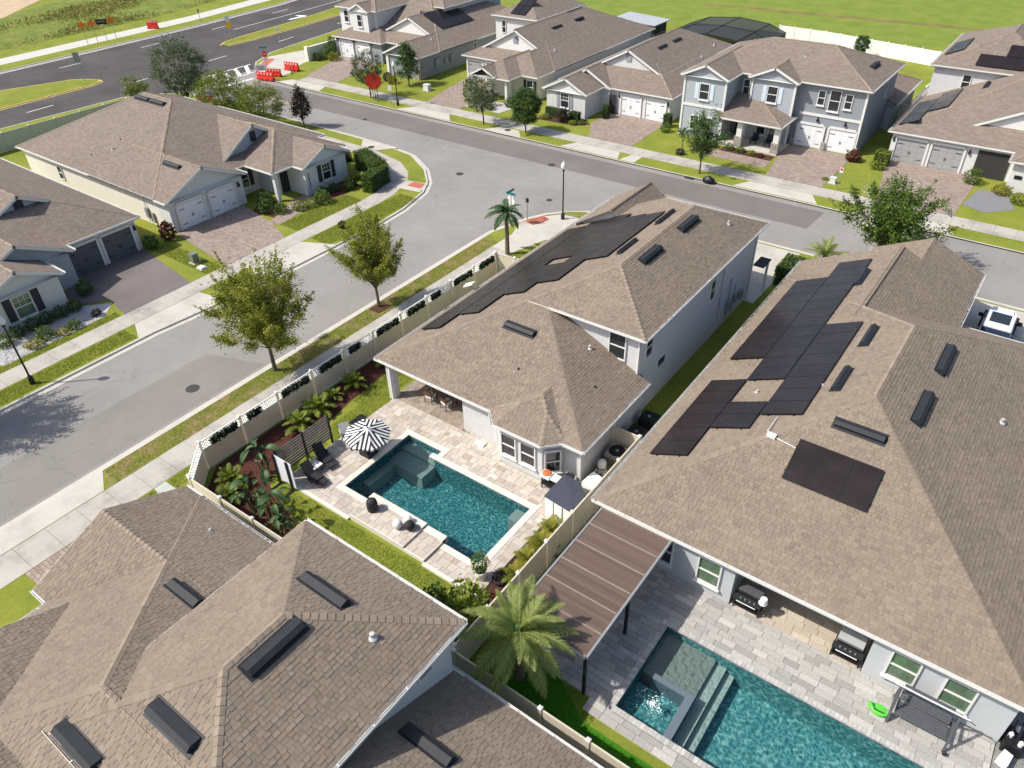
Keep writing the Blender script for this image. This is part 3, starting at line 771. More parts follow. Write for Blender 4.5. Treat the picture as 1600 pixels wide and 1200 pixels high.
        for i in range(n):
            a, b = Vector(c.poly[i]), Vector(c.poly[(i+1) % n]); d = (b-a).normalized(); out = Vector((d.y, -d.x))
            e = c.edges[i]
            if isinstance(e, tuple):
                pr = c.profile(c.poly[i], c.poly[(i+1) % n])
                for q in range(len(pr)-1):
                    p0, p1 = Vector(pr[q]), Vector(pr[q+1])
                    if abs(p0.z-e[0]) > .02 or abs(p1.z-e[0]) > .02:
                        continue
                    o3 = Vector((out.x, out.y, 0))
                    mid = (p0+p1)/2
                    fm.obox(mid+o3*.02+Vector((0, 0, -.095)), p1-p0, o3, (0, 0, 1), (p1-p0).length/2+.03, .022, .085)
                    if (p1-p0).length > .8 and i not in c.nogut:
                        gm = MB(); L = (p1-p0).length/2+.04      # open gutter trough
                        gm.obox(mid+o3*.128+Vector((0, 0, -.055)), p1-p0, o3, (0, 0, 1), L, .008, .055)
                        gm.obox(mid+o3*.085+Vector((0, 0, -.108)), p1-p0, o3, (0, 0, 1), L, .042, .006)
                        k = int((p1-p0).length/1.5)
                        for w in range(1, k):
                            gm.obox(p0+(p1-p0)*(w/k)+o3*.085+Vector((0, 0, -.006)), p1-p0, o3, (0, 0, 1), .018, .045, .004)
                        obj('gutter', gm, trim, t)
            elif e == 'g':
                pr = c.profile(c.poly[i], c.poly[(i+1) % n]); o3 = Vector((out.x, out.y, 0))
                for q in range(len(pr)-1):
                    p0, p1 = Vector(pr[q]), Vector(pr[q+1]); dd = (p1-p0).normalized(); upv = o3.cross(dd)
                    if upv.z < 0: upv = -upv
                    fm.obox((p0+p1)/2+o3*.012-upv*.125, dd, o3, upv, (p1-p0).length/2+.01, .03, .10)
        if fm.v: obj('fascia', fm, trim, t)
    HOUSES[name+label] = t
    return t
# ---- things on walls
def window(t, x, y, ang, w, h, z, glass=None, shut=None, grid=False, frame=None, double=True, sill=True):
    """centre (x, y) on the wall, ang = direction the window faces"""
    frame = frame or M_white
    o = Vector((math.cos(ang), math.sin(ang), 0)); u = Vector((-o.y, o.x, 0)); c = Vector((x, y, 0)); Z = Vector((0, 0, 1))
    m = MB(); fw_ = .07
    for s in (-1, 1): m.obox(c+u*s*(w/2+fw_/2)+o*.035+Z*(z+h/2), u, o, Z, fw_/2, .055, h/2+fw_)
    for zz in (z-fw_/2, z+h+fw_/2): m.obox(c+o*.035+Z*zz, u, o, Z, w/2, .055, fw_/2)
    if double: m.obox(c+o*.03+Z*(z+h*.5), u, o, Z, w/2, .04, .03)
    wo_ = obj('window', m, frame, t)
    hs = [(z+h*.25, h/4-.015), (z+h*.75, h/4-.015)] if double else [(z+h/2, h/2)]
    for zc, hh in hs: obj('pane', MB().obox(c+o*.012+Z*zc, u, o, Z, w/2, .008, hh), glass or M_glass, wo_)
    if grid:
        g = MB()
        zc = z+h*.75 if double else z+h/2; hh = h/4 if double else h/2
        for k in (-1, 1): g.obox(c+u*k*w/6+o*.026+Z*zc, u, o, Z, .014, .008, hh)
        g.obox(c+o*.028+Z*zc, u, o, Z, w/2, .008, .014)
        obj('muntin', g, frame, wo_)
    if sill: obj('sill', MB().obox(c+o*.09+Z*(z-.11), u, o, Z, w/2+.13, .075, .035), frame, wo_)
    if shut:
        for s in (-1, 1):
            sm = MB(); cc = c+u*s*(w/2+.14+w*.22)
            sm.obox(cc+o*.03+Z*(z+h/2), u, o, Z, w*.22, .025, h/2+.03)
            for k in range(2): sm.obox(cc+o*.058+Z*(z+h*(.27+.46*k)), u, o, Z, w*.15, .006, h*.19)
            obj('shutter', sm, shut, t)
    return wo_
def garage(t, x, y, ang, w, mat, h=2.15, trim=None, z=0.02):
    trim = trim or M_white
    o = Vector((math.cos(ang), math.sin(ang), 0)); u = Vector((-o.y, o.x, 0)); c = Vector((x, y, 0)); Z = Vector((0, 0, 1))
    m = MB(); m.obox(c+o*.01+Z*(z+h/2), u, o, Z, w/2, .02, h/2)
    d = obj('garage_door', m, mat, t)
    for r in range(4):
        pm = MB()
        for k in range(4):
            pm.obox(c+u*(w*(-.375+.25*k))+o*.038+Z*(z+h*(.125+.25*r)), u, o, Z, w*.115, .009, h*.105)
        obj('door_panel', pm, mat, d)
    for s in (-1, 1):
        for k in (.2, .8): obj('hinge', MB().obox(c+u*s*w*.36+o*.055+Z*(z+h*k), u, o, Z, w*.09, .006, .03), M_black, d)
    obj('handle', MB().obox(c+u*.07+o*.06+Z*(z+h*.45), u, o, Z, .02, .015, .13).obox(c-u*.07+o*.06+Z*(z+h*.45), u, o, Z, .02, .015, .13), M_black, d)
    tm = MB()
    for s in (-1, 1): tm.obox(c+u*s*(w/2+.09)+o*.06+Z*(z+h/2+.05), u, o, Z, .09, .07, h/2+.07)
    tm.obox(c+o*.06+Z*(z+h+.16), u, o, Z, w/2, .07, .1)
    obj('door_trim', tm, trim, t)
def wall_light(t, x, y, ang, z):
    o = Vector((math.cos(ang), math.sin(ang), 0)); u = Vector((-o.y, o.x, 0)); c = Vector((x, y, z))
    obj('wall_light', MB().obox(c+o*.1, u, o, (0, 0, 1), .07, .1, .06).obox(c+o*.12-Vector((0, 0, .12)), u, o, (0, 0, 1), .085, .085, .11).obox(c+o*.03+Vector((0, 0, .1)), u, o, (0, 0, 1), .05, .03, .1), M_black, t)
def roof_vent(t, p0, p1, comp, i, w=.42):
    """off-ridge vent between two plan points lying on face i of comp"""
    a, d, nn, ze, p = comp.pl[i]; k = 1/math.sqrt(1+p*p); v = Vector((nn.x*k, nn.y*k, p*k))
    A = Vector((p0[0], p0[1], comp.pz(i, *p0))); B = Vector((p1[0], p1[1], comp.pz(i, *p1)))
    u = (B-A).normalized(); n_ = Vector((d.x, d.y, 0)).cross(v); b0 = n_*.02
    q = [A-v*w/2, B-v*w/2, B+v*w/2, A+v*w/2]
    m = MB().add([x+b0 for x in q]+[q[0]+n_*.20, q[1]+n_*.20, q[1]+v*.2+n_*.25, q[0]+v*.2+n_*.25, q[2]+n_*.07, q[3]+n_*.07],
                 [(0, 1, 5, 4), (4, 5, 6, 7), (7, 6, 8, 9), (1, 2, 8, 6, 5), (3, 0, 4, 7, 9), (2, 3, 9, 8)])
    o_ = obj('roof_vent', m, M_vent, t)
    fl = MB().obox((A+B)/2-v*.03+n_*.014, u, v, n_, (B-A).length/2+.09, w/2+.10, .012)
    obj('flashing', fl, M_vent, o_)
def roof_pipe(t, x, y, comp, i, r=.075, h=.32, mat=None):
    z = comp.pz(i, x, y)
    obj('vent_pipe', MB().lathe((x, y, z-.1), [(r*2, .0), (r*2, .1), (r, .17), (r, h), (r*.7, h+.001)], 10), mat or M_pipe, t)
def downspout(t, x, y, z1, z0=0.05, mat=None):
    obj('downspout', MB().box(x-.045, y-.045, z0, x+.045, y+.045, z1), mat or M_white, t)
PI = math.pi
S_, E_, N_, W_ = -PI/2, 0.0, PI/2, PI

# ---------------------------------------------------------------- M: the house with the large pool
q = .45
Ma = rect(-28.1, 23.85, -13.87, 30.68, S=(2.844, q), E=(2.844, q), W=(2.844, q), walls=[(-21.94, 24.25), (-14.27, 24.25), (-14.27, 30.9), (-27.7, 30.9), (-27.7, 28.0), (-21.94, 28.0)], inset=.4)
Mbay = Comp([(-19.75, 23.98), (-18.85, 23.05), (-15.85, 23.05), (-14.95, 23.98), (-14.95, 29), (-19.75, 29)], [(2.838, q), (2.838, q), (2.838, q), (2.838, q), 'x', (2.838, q)], inset=.32, nogut=(3, 5))
Mb = rect(-28.1, 30.3, -14.15, 47.35, S=(5.75, q), E=(5.75, q), N=(5.75, q), W=(2.85, q), inset=.38, soffit=False)
Mc = rect(-28.1, 47.3, -21.5, 51.4, N=(2.84, q), W=(2.84, q), E='x', S='x', inset=.38)
Mg = rect(-27.4, 44.5, -21.6, 50.6, E=(3.4, .6), W=(3.4, .6), N='g', inset=.35, soffit=False)
tm = house('house', 'two-storey white house with taupe shingle roof beside the large swimming pool', (-20, 36, 0), [Ma, Mbay, Mb, Mc, Mg], M_wallw, near=True)
obj('soffit', MB().add([(-21.6, 30.35, 5.6), (-14.2, 30.35, 5.6), (-14.2, 47.3, 5.6), (-21.6, 47.3, 5.6)], [(3, 2, 1, 0)]), M_white, tm)
window(tm, -15.95, 30.684, S_, .95, 1.55, 3.75, frame=M_white, sill=False)
window(tm, -14.53, 31.6, E_, .75, 1.2, 3.9, sill=False); window(tm, -14.53, 40.0, E_, .7, 1.4, 3.3, sill=False); window(tm, -14.53, 33.4, E_, 1.0, .6, 2.2, double=False, sill=False)
window(tm, -18.1, 23.376, S_, .85, 1.35, .8); window(tm, -16.85, 23.376, S_, .85, 1.35, .8)
window(tm, -15.53, 23.68, math.radians(-45), .72, 1.35, .8)
roof_vent(tm, (-21.96, 28.5), (-19.98, 28.5), Ma, 0)
for a, b in ((35.45, 37.6), (40.4, 42.55)): roof_vent(tm, (-17.3, a), (-17.3, b), Mb, 1)
for a, b in ((36.0, 38.05), (40.85, 43.1)): roof_vent(tm, (-19.05, a), (-19.05, b), Mb, 3, .3)
roof_pipe(tm, -17.2, 29.8, Ma, 1); roof_pipe(tm, -15.7, 44.3, Mb, 1); roof_pipe(tm, -15.6, 27.8, Ma, 1, .04, .2, M_black); roof_pipe(tm, -19.6, 26.4, Ma, 0, .04, .2, M_black)
downspout(tm, -14.62, 30.62, 5.6, 3.2); downspout(tm, -14.2, 24.2, 2.75); downspout(tm, -27.25, 24.0, 2.75); downspout(tm, -14.48, 46.9, 5.6)
downspout(tm, -19.55, 24.2, 2.75)
for x, y in ((-27.35, 24.25),):
    obj('column', MB().box(x-.24, y-.2, 0, x+.24, y+.24, 2.72), M_wallw, tm)
obj('beam', MB().box(-27.6, 24.05, 2.42, -21.9, 24.42, 2.7), M_wallw, tm)
obj('sliding_door', MB().box(-26.9, 27.95, .12, -22.6, 27.99, 2.3), M_glass, tm)
obj('meter_box', MB().box(-14.5, 42.9, 1.0, -14.28, 43.4, 1.75).box(-14.5, 44.0, 1.1, -14.3, 44.3, 1.7).box(-14.5, 45.0, .9, -14.28, 45.5, 1.5), M_grey, tm)
obj('conduit', MB().tube([(-14.46, 43.1, .3), (-14.46, 43.1, 3.4)], .03, 6).tube([(-14.46, 44.15, .3), (-14.46, 44.15, 2.6)], .025, 6).tube([(-14.46, 41.5, 1.0), (-14.46, 41.5, 5.4)], .02, 6), M_grey, tm)
obj('side_canopy', MB().box(-14.5, 47.2, 2.5, -13.75, 48.6, 2.6), M_vent, tm)
obj('column', MB().box(-13.95, 48.3, 0, -13.8, 48.45, 2.5), M_white, tm)
# ---------------------------------------------------------------- R: the single-storey house on the right
q = .47
Ra = rect(-11.8, 21.45, 6.07, 46.2, S=(2.85, q), E=(2.85, q), N=(2.85, q), W=(2.85, q), inset=.32,
          walls=[(-11.4, 21.75), (-4.94, 21.75), (-4.94, 25.2), (.71, 25.2), (.71, 21.75), (5.65, 21.75), (5.65, 45.8), (-11.4, 45.8)])
Rw = rect(-11.8, 39, -1.25, 49.1, W=(2.844, q), E=(3.4, q), N='g', inset=.36)
Rg = rect(-8.15, 44, -1.25, 52.7, W=(3.39, q), E=(3.39, q), N='g', inset=.38)
tr_ = house('house', 'single-storey grey house with long hipped shingle roof and two dark solar arrays', (-3, 33, 0), [Ra, Rw, Rg], M_wallg, near=True)
for x in (-6.05, 1.95, 3.85): window(tr_, x, 21.75, S_, .95, 1.45, .75, glass=M_glassg)
window(tr_, -8.3, 21.75, S_, .95, 1.45, .75)
for a, b in ((30.9, 32.95), (35.35, 37.4)): roof_vent(tr_, (-4.6, a), (-4.6, b), Ra, 3, .36)
roof_vent(tr_, (-7.0, 43.5), (-7.0, 45.6), Rw, 3, .36)
roof_vent(tr_, (-3.9, 28.65), (-1.8, 28.65), Ra, 0)
for a, b in ((30.6, 33.1), (35.1, 37.7)): roof_vent(tr_, (-1.05, a), (-1.05, b), Ra, 1)
roof_pipe(tr_, 2.15, 35.0, Ra, 1, .09); roof_pipe(tr_, -9.9, 31.4, Ra, 3, .04, .2, M_grey); roof_pipe(tr_, -8.1, 30.9, Ra, 3, .06, .25); roof_pipe(tr_, -9.7, 33.9, Ra, 3, .04, .2, M_grey)
roof_pipe(tr_, -5.3, 31.4, Ra, 3, .05, .2); roof_pipe(tr_, -10.1, 46.6, Rw, 3, .04, .2, M_grey)
obj('conduit', MB().tube([(-6.3, 28.5, Ra.pz(3, -6.3, 28.5)+.06), (-6.3, 27.2, Ra.pz(0, -6.3, 27.2)+.06), (-6.2, 27.05, Ra.pz(0, -6.2, 27.05)+.06), (-4.9, 26.9, Ra.pz(0, -4.9, 26.9)+.06)], .022, 6), M_white, tr_)
obj('junction_box', MB().box(-6.25, 26.9, Ra.pz(0, -6, 27), -5.85, 27.15, Ra.pz(0, -6, 27)+.16), M_white, tr_)
obj('lanai_beam', MB().box(-4.95, 21.6, 2.36, .72, 21.95, 2.66), M_wallg, tr_)
obj('sliding_door', MB().box(-4.2, 25.13, .1, -.2, 25.17, 2.3), M_glass, tr_)
# ---------------------------------------------------------------- F: the two-storey house at the bottom
q = .43
Fa = rect(-26.9, -5.8, 3.5, 11.05, S=(2.85, q), E=(2.85, q), N=(2.85, q), W=(2.85, q), inset=.4)
Fg = rect(-28.1, 3.75, -20.5, 11.05, S=(2.842, q), N=(2.842, q), W='g', inset=.38)
Fd = rect(-25.6, -6, -18.5, 4.3, N=(3.4, q), S=(3.4, q), W='g', inset=.3, soffit=False)
Fu = rect(-19.2, .9, -11.05, 11.4, S=(5.75, q), E=(5.75, q), N=(5.75, q), W=(5.75, q), inset=.4, nogut=(3,))
tf = house('house', 'two-storey house in the near left corner with broad tan shingle roof and dark vents', (-16, 4, 0), [Fa, Fg, Fd, Fu], M_walll, near=True)
roof_vent(tf, (-16.3, 9.0), (-14.2, 9.0), Fu, 2); roof_vent(tf, (-14.6, 5.35), (-14.6, 7.5), Fu, 1, .5)
roof_vent(tf, (-21.85, 6.7), (-20.1, 6.7), Fa, 2); roof_vent(tf, (-10.8, 7.85), (-8.85, 7.85), Fa, 2)
roof_vent(tf, (-18.8, 1.2), (-16.7, 1.2), Fa, 0, .5); roof_vent(tf, (-16.4, 3.15), (-14.25, 3.15), Fu, 0, .5)
roof_pipe(tf, -12.76, 8.8, Fu, 1, .09); roof_pipe(tf, -24.2, 9.8, Fa, 2, .05, .2)
window(tf, -11.445, 9.6, E_, .6, .6, 4.55, double=False, sill=False)
# ---------------------------------------------------------------- L1 and L2 across the side street
q = .45
L1 = [rect(-83.5, 29.87, -59.9, 48.9, S=(2.85, q), E=(2.85, q), N=(2.85, q), W=(2.85, q)),
      rect(-70, 29.87, -58.3, 38.1, S=(2.842, q), N=(2.842, q), E='g'),
      rect(-70, 37.8, -61.0, 45.6, S=(3.35, .6), N=(3.35, .6), E='g', inset=.28, soffit=False),
      rect(-72, 39.16, -56.0, 48.0, S=(2.834, q), N=(2.834, q), E=(2.834, q), walls=[(-72, 40.6), (-57.4, 40.6), (-57.4, 47.6), (-72, 47.6)]),
      rect(-64, 41.5, -54.6, 47.35, S=(2.826, q), N=(2.826, q), E='g')]
tl1 = house('house', 'pale single-storey house with white double garage behind the curved street corner', (-68, 39, 0), L1, M_wallc, wmats={4: M_walll, 1: M_walll, 2: M_wallb, 3: M_walll})
garage(tl1, -58.62, 32.2, E_, 2.5, M_garw); garage(tl1, -58.62, 35.4, E_, 2.5, M_garw)
wall_light(tl1, -58.62, 37.2, E_, 2.0)
window(tl1, -54.94, 44.4, E_, .95, 1.5, .85, shut=M_navy, grid=True); window(tl1, -59.9, 38.75, E_, .95, 1.5, .85, shut=M_navy)
obj('gable_vent', MB().obox((-61.26, 41.7, 4.5), (0, 1, 0), (1, 0, 0), (0, 0, 1), .32, .03, .45), M_navy, tl1)
obj('column', MB().box(-56.5, 39.4, 0, -56.15, 39.75, 2.72), M_white, tl1)
obj('door', MB().box(-57.42, 40.9, .05, -57.36, 41.8, 2.1), M_dark, tl1)
obj('address_plate', MB().box(-54.97, 42.25, .7, -54.92, 42.32, 2.1), M_navy, tl1)
window(tl1, -76.5, 30.22, S_, .7, 1.2, .9, sill=False)
for a, b in ((-74.3, -72.1), (-71.8, -69.6)): roof_vent(tl1, (a, 38.7), (b, 38.7), L1[0], 0)
roof_vent(tl1, (-62.7, 33.3), (-60.4, 33.3), L1[1], 0, .36)
roof_pipe(tl1, -70.2, 32.8, L1[0], 0); roof_pipe(tl1, -70.6, 34.0, L1[0], 0, .04, .2, M_black); roof_pipe(tl1, -72.2, 31.7, L1[0], 0, .04, .2, M_black)
obj('utility_meter', MB().box(-62.3, 30.0, .6, -61.9, 30.2, 1.5).box(-61.5, 30.05, .3, -61.2, 30.2, 1.2).tube([(-62.1, 30.1, .2), (-62.1, 30.1, 2.6)], .03, 6), M_grey, tl1)
L2 = [rect(-81.6, 8, -58.0, 27.3, S=(2.85, q), E=(2.85, q), N=(2.85, q), W=(2.85, q)),
      rect(-75, 16.7, -62.2, 24.9, S=(3.85, .5), N=(3.85, .5), E='g', inset=.28, soffit=False),
      rect(-70, 13.8, -56.8, 21.2, S=(2.842, .5), N=(2.842, .5), E='g'),
      rect(-66, 13.0, -54.0, 18.9, S=(2.834, .46), N=(2.834, .46), E='g')]
tl2 = house('house', 'grey-green single-storey house with two charcoal garage doors at the left edge', (-66, 18, 0), L2, M_walll, wmats={1: M_wallb, 2: M_wallb})
garage(tl2, -58.355, 25.2, E_, 2.45, M_gardark); garage(tl2, -58.355, 22.3, E_, 2.45, M_gardark)
wall_light(tl2, -58.35, 26.75, E_, 2.0)
window(tl2, -54.34, 15.75, E_, 1.15, 1.6, .75, shut=M_navy, grid=True, glass=M_glassg)
obj('gable_vent', MB().obox((-62.45, 20.8, 5.0), (0, 1, 0), (1, 0, 0), (0, 0, 1), .35, .03, .5), M_navy, tl2)
roof_pipe(tl2, -72.8, 23.6, L2[0], 2, .07, .3); roof_pipe(tl2, -75.5, 23.6, L2[0], 2, .04, .2, M_black)
# ---------------------------------------------------------------- N1..N5 along the main street
q = .45
N1 = [rect(-91.0, 80.1, -71.4, 104, S=(2.85, q), E=(2.85, q), N=(2.85, q), W=(2.85, q)),
      rect(-77.7, 75.7, -71.4, 88, S='g', E=(2.842, q), W=(2.842, q)),
      rect(-83.0, 82.0, -74.0, 93, S='g', E=(3.95, q), W=(3.95, q), inset=.28, soffit=False),
      rect(-91.9, 81.2, -83.8, 95, S=(6.3, q), E=(6.3, q), N=(6.3, q), W=(6.3, q)),
      rect(-88.4, 80.3, -84.6, 88, S='g', E=(6.29, .5), W=(6.29, .5), inset=.25),
      rect(-90, 88, -77.0, 102, S=(6.28, q), E=(6.28, q), N=(6.28, q), W=(6.28, q)),
      rect(-91.0, 79.0, -81.2, 84, S=(2.83, q), E=(2.83, q), W=(2.83, q))]
tn1 = house('house', 'grey two-storey house with stone base at the corner of the boulevard', (-81, 90, 0), N1, M_walld, wmats={2: M_white, 4: M_walll, 3: M_walll, 1: M_walld, 5: M_wallb})
window(tn1, -90.2, 81.55, S_, .8, 1.5, 4.3); window(tn1, -86.5, 80.55, S_, .8, 1.5, 4.2)
garage(tn1, -88.6, 79.36, S_, 2.5, M_garw); garage(tn1, -85.2, 79.36, S_, 2.5, M_garw)
for x in (-90.4, -86.9, -83.4): wall_light(tn1, x, 79.36, S_, 2.55)
obj('stone_pier', MB().box(-72.7, 75.9, 0, -71.62, 77.4, 1.4), M_stone, tn1); obj('column', MB().box(-77.4, 75.9, 0, -77.0, 76.3, 2.7), M_white, tn1)
obj('meter_box', MB().box(-71.76, 79.3, .8, -71.5, 80.3, 2.0).box(-71.76, 81.2, 1, -71.52, 81.8, 1.7).box(-71.76, 82.4, .9, -71.5, 83.0, 1.9), M_grey, tn1)
window(tn1, -71.74, 88.0, E_, .7, 1.1, 1.2, sill=False); downspout(tn1, -71.6, 76.1, 2.7)
roof_vent(tn1, (-80.0, 86.4), (-78.0, 86.4), N1[0], 0, .4); roof_pipe(tn1, -73.6, 81.0, N1[0], 1, .08, .3)
N2 = [rect(-67.6, 80.2, -53.0, 106, S=(2.85, q), E=(2.85, q), N=(2.85, q), W=(2.85, q)),
      rect(-60.6, 76.4, -53.0, 92, S=(2.842, q), E=(2.842, q), W=(2.842, q)),
      rect(-65.7, 82.0, -55.1, 94, S='g', E=(3.7, .5), W=(3.7, .5), inset=.28, soffit=False),
      rect(-61.3, 73.8, -55.3, 84, S=(2.834, q), E=(2.834, q), W=(2.834, q), walls=[(-60.2, 76.3), (-56.8, 76.3), (-56.8, 83), (-60.2, 83)]),
      rect(-60.9, 73.6, -57.3, 80, S='g', E=(3.0, .5), W=(3.0, .5), walls=False, soffit=False),
      rect(-68.4, 87.8, -60.9, 100, S=(6.3, q), E=(6.3, q), N=(6.3, q), W=(6.3, q))]
tn2 = house('house', 'cream house with arched gable vent and small columned porch gable', (-60, 92, 0), N2, M_wallc, wmats={2: M_white, 5: M_walll, 0: M_walll})
garage(tn2, -65.7, 80.54, S_, 2.4, M_garmid); garage(tn2, -62.6, 80.54, S_, 2.4, M_garmid)
window(tn2, -54.3, 76.73, S_, .85, 1.5, .75, shut=M_navy); window(tn2, -66.6, 88.16, S_, .55, 1.4, 4.2, sill=False)
obj('gable_vent', MB().box(-60.75, 82.2, 4.7, -60.05, 82.27, 5.55).lathe((-60.4, 82.235, 5.55), [(.35, -.01), (.35, .01)], 12), M_gshut, tn2)
for x in (-60.8, -58.4, -56.0): obj('column', MB().box(x-.16, 74.1, 0, x+.16, 74.45, 2.7), M_white, tn2)
roof_vent(tn2, (-58.8, 88), (-58.8, 90.2), N2[0], 1, .4); roof_vent(tn2, (-58.8, 93.5), (-58.8, 95.6), N2[0], 1, .4); roof_pipe(tn2, -55.6, 84.0, N2[0], 1, .09, .35)
N3 = [rect(-50.6, 77.5, -35.9, 101, S=(2.85, q), E=(2.85, q), N=(2.85, q), W=(2.85, q)),
      rect(-50.4, 73.7, -44.5, 84, S='g', E=(2.842, .48), W=(2.842, .48)),
      rect(-50.1, 77.3, -43.5, 86, S='g', E=(2.834, .53), W=(2.834, .53), inset=.3),
      rect(-47.7, 80.5, -38.9, 93, S='g', E=(4.15, .5), W=(4.15, .5), inset=.28, soffit=False)]
tn3 = house('house', 'bright white single-storey house with three stepped gables and white garage', (-43, 88, 0), N3, M_wallw)
window(tn3, -47.55, 74.06, S_, 1.0, 1.5, .95, shut=M_gshut, grid=True)
garage(tn3, -41.1, 77.86, S_, 2.4, M_garw); garage(tn3, -38.0, 77.86, S_, 2.4, M_garw)
for x in (-42.55, -36.5): wall_light(tn3, x, 77.86, S_, 2.1)
obj('gable_vent', MB().box(-43.65, 80.72, 5.0, -42.95, 80.79, 5.9), M_gshut, tn3)
obj('doorway', MB().box(-43.75, 77.55, .05, -42.95, 77.62, 2.1), M_dark, tn3)
for a, b in ((85.2, 87.2), (89.0, 91.0)): roof_vent(tn3, (-42.0, a), (-42.0, b), N3[0], 1, .42)
roof_pipe(tn3, -38.6, 90.2, N3[0], 1, .08, .35); roof_pipe(tn3, -39.2, 95, N3[0], 1, .08, .35); roof_pipe(tn3, -37.6, 86, N3[0], 1, .08, .35)
q = .4
N4 = [rect(-34.1, 78.5, -16.1, 90.1, S=(6.3, q), E=(6.3, q), N=(6.3, q), W=(6.3, q)),
      rect(-34.1, 75.1, -28.9, 84, S='g', E=(6.29, .46), W=(6.29, .46)),
      rect(-27.9, 77.7, -22.8, 84, S='g', E=(6.28, .46), W=(6.28, .46)),
      rect(-29.6, 74.5, -22.7, 79.4, S=(2.85, .32), E=(2.85, .32), walls=False, fascia=True),
      rect(-24, 88, -15.4, 98.6, N=(2.8, q), E=(2.8, q), W=(2.8, q))]
tn4 = house('house', 'blue-grey two-storey house with white trim, pale blue shutters and stone porch piers', (-25, 84, 0), N4, M_wallb, wmats={0: M_walld, 1: M_wallb, 2: M_wallb})
window(tn4, -31.5, 75.45, S_, .95, 1.5, 4.0, shut=M_blueshut); window(tn4, -25.35, 78.06, S_, .95, 1.5, 4.0, shut=M_blueshut)
window(tn4, -28.4, 78.86, S_, .6, 1.4, 4.2, sill=False); window(tn4, -19.4, 78.86, S_, .95, 1.9, 3.9)
for x in (-20.7, -18.1): window(tn4, x, 78.86, S_, .6, 1.3, 4.3)
for x in (-32.2, -30.8): window(tn4, x, 75.45, S_, .85, 1.3, .9, grid=True)
for x in (-25.9, -24.6): window(tn4, x, 78.06, S_, .85, 1.5, .7)
obj('belt_trim', MB().box(-33.8, 75.38, 3.15, -29.2, 75.44, 3.4), M_white, tn4); obj('belt_trim', MB().box(-22.5, 78.78, 3.15, -16.4, 78.85, 3.4), M_white, tn4)
for x, y in ((-33.75, 75.4), (-29.25, 75.4), (-27.55, 78.0), (-23.15, 78.0), (-16.5, 78.8)): obj('corner_board', MB().box(x-.1, y-.03, 0.05, x+.1, y+.06, 6.2), M_white, tn4)
garage(tn4, -21.1, 78.86, S_, 2.5, M_garw); garage(tn4, -18.0, 78.86, S_, 2.5, M_garw)
for x in (-20.6, -17.9): wall_light(tn4, x, 78.86, S_, 2.9)
for x in (-27.0, -23.15):
    obj('porch_pier', MB().box(x-.38, 74.75, 0, x+.38, 75.5, 1.15), M_stone, tn4)
    obj('column', MB().prism([(x-.27, 74.85), (x+.27, 74.85), (x+.27, 75.39), (x-.27, 75.39)], 1.15, 2.72), M_white, tn4)
obj('porch_floor', MB().box(-29.4, 74.6, 0, -22.8, 78.4, .12), M_conc, tn4)
obj('doorway', MB().box(-28.9, 78.7, .12, -27.95, 78.8, 2.2), M_dark, tn4)
for x in (-22.75, -19.55, -16.45): obj('stone_base', MB().box(x-.2, 78.55, 0, x+.2, 78.86, .8), M_stone, tn4)
roof_vent(tn4, (-17.9, 84.0), (-17.9, 86.0), N4[0], 1, .42); roof_pipe(tn4, -24, 82.0, N4[0], 0, .05, .2); window(tn4, -16.47, 86, E_, .6, 1.4, 4.0, sill=False)
q = .45
N5 = [rect(-13.9, 79.3, 8, 103, S=(2.85, q), E=(2.85, q), N=(2.85, q), W=(2.85, q)),
      rect(-13.8, 91.3, -2, 107, S=(6.3, q), E=(6.3, q), N=(6.3, q), W=(6.3, q)),
      rect(-7.6, 81.6, 3.4, 92, S='g', E=(3.8, .5), W=(3.8, .5), inset=.28, soffit=False),
      rect(-3.2, 76.8, 4, 86, S=(2.84, q), W=(2.84, q), E=(2.84, q))]
tn5 = house('house', 'pale house on the right with two grey garage doors and solar panels on both roofs', (-5, 92, 0), N5, M_walll, wmats={2: M_white, 1: M_wallw})
garage(tn5, -11.7, 79.66, S_, 2.7, M_garmid); garage(tn5, -8.5, 79.66, S_, 2.7, M_garmid)
for x in (-13.3, -6.7): wall_light(tn5, x, 79.66, S_, 2.1)
obj('porch_opening', MB().box(-6.0, 79.55, .06, -3.3, 79.63, 2.4), M_dark, tn5)
window(tn5, -10.2, 91.66, S_, .7, 1.3, 4.3)
roof_vent(tn5, (-8.0, 88.3), (-8.0, 90.2), N5[0], 3, .36)
obj('address_plate', MB().box(-2.5, 77.1, 1.3, -1.9, 77.15, 1.6), M_black, tn5)
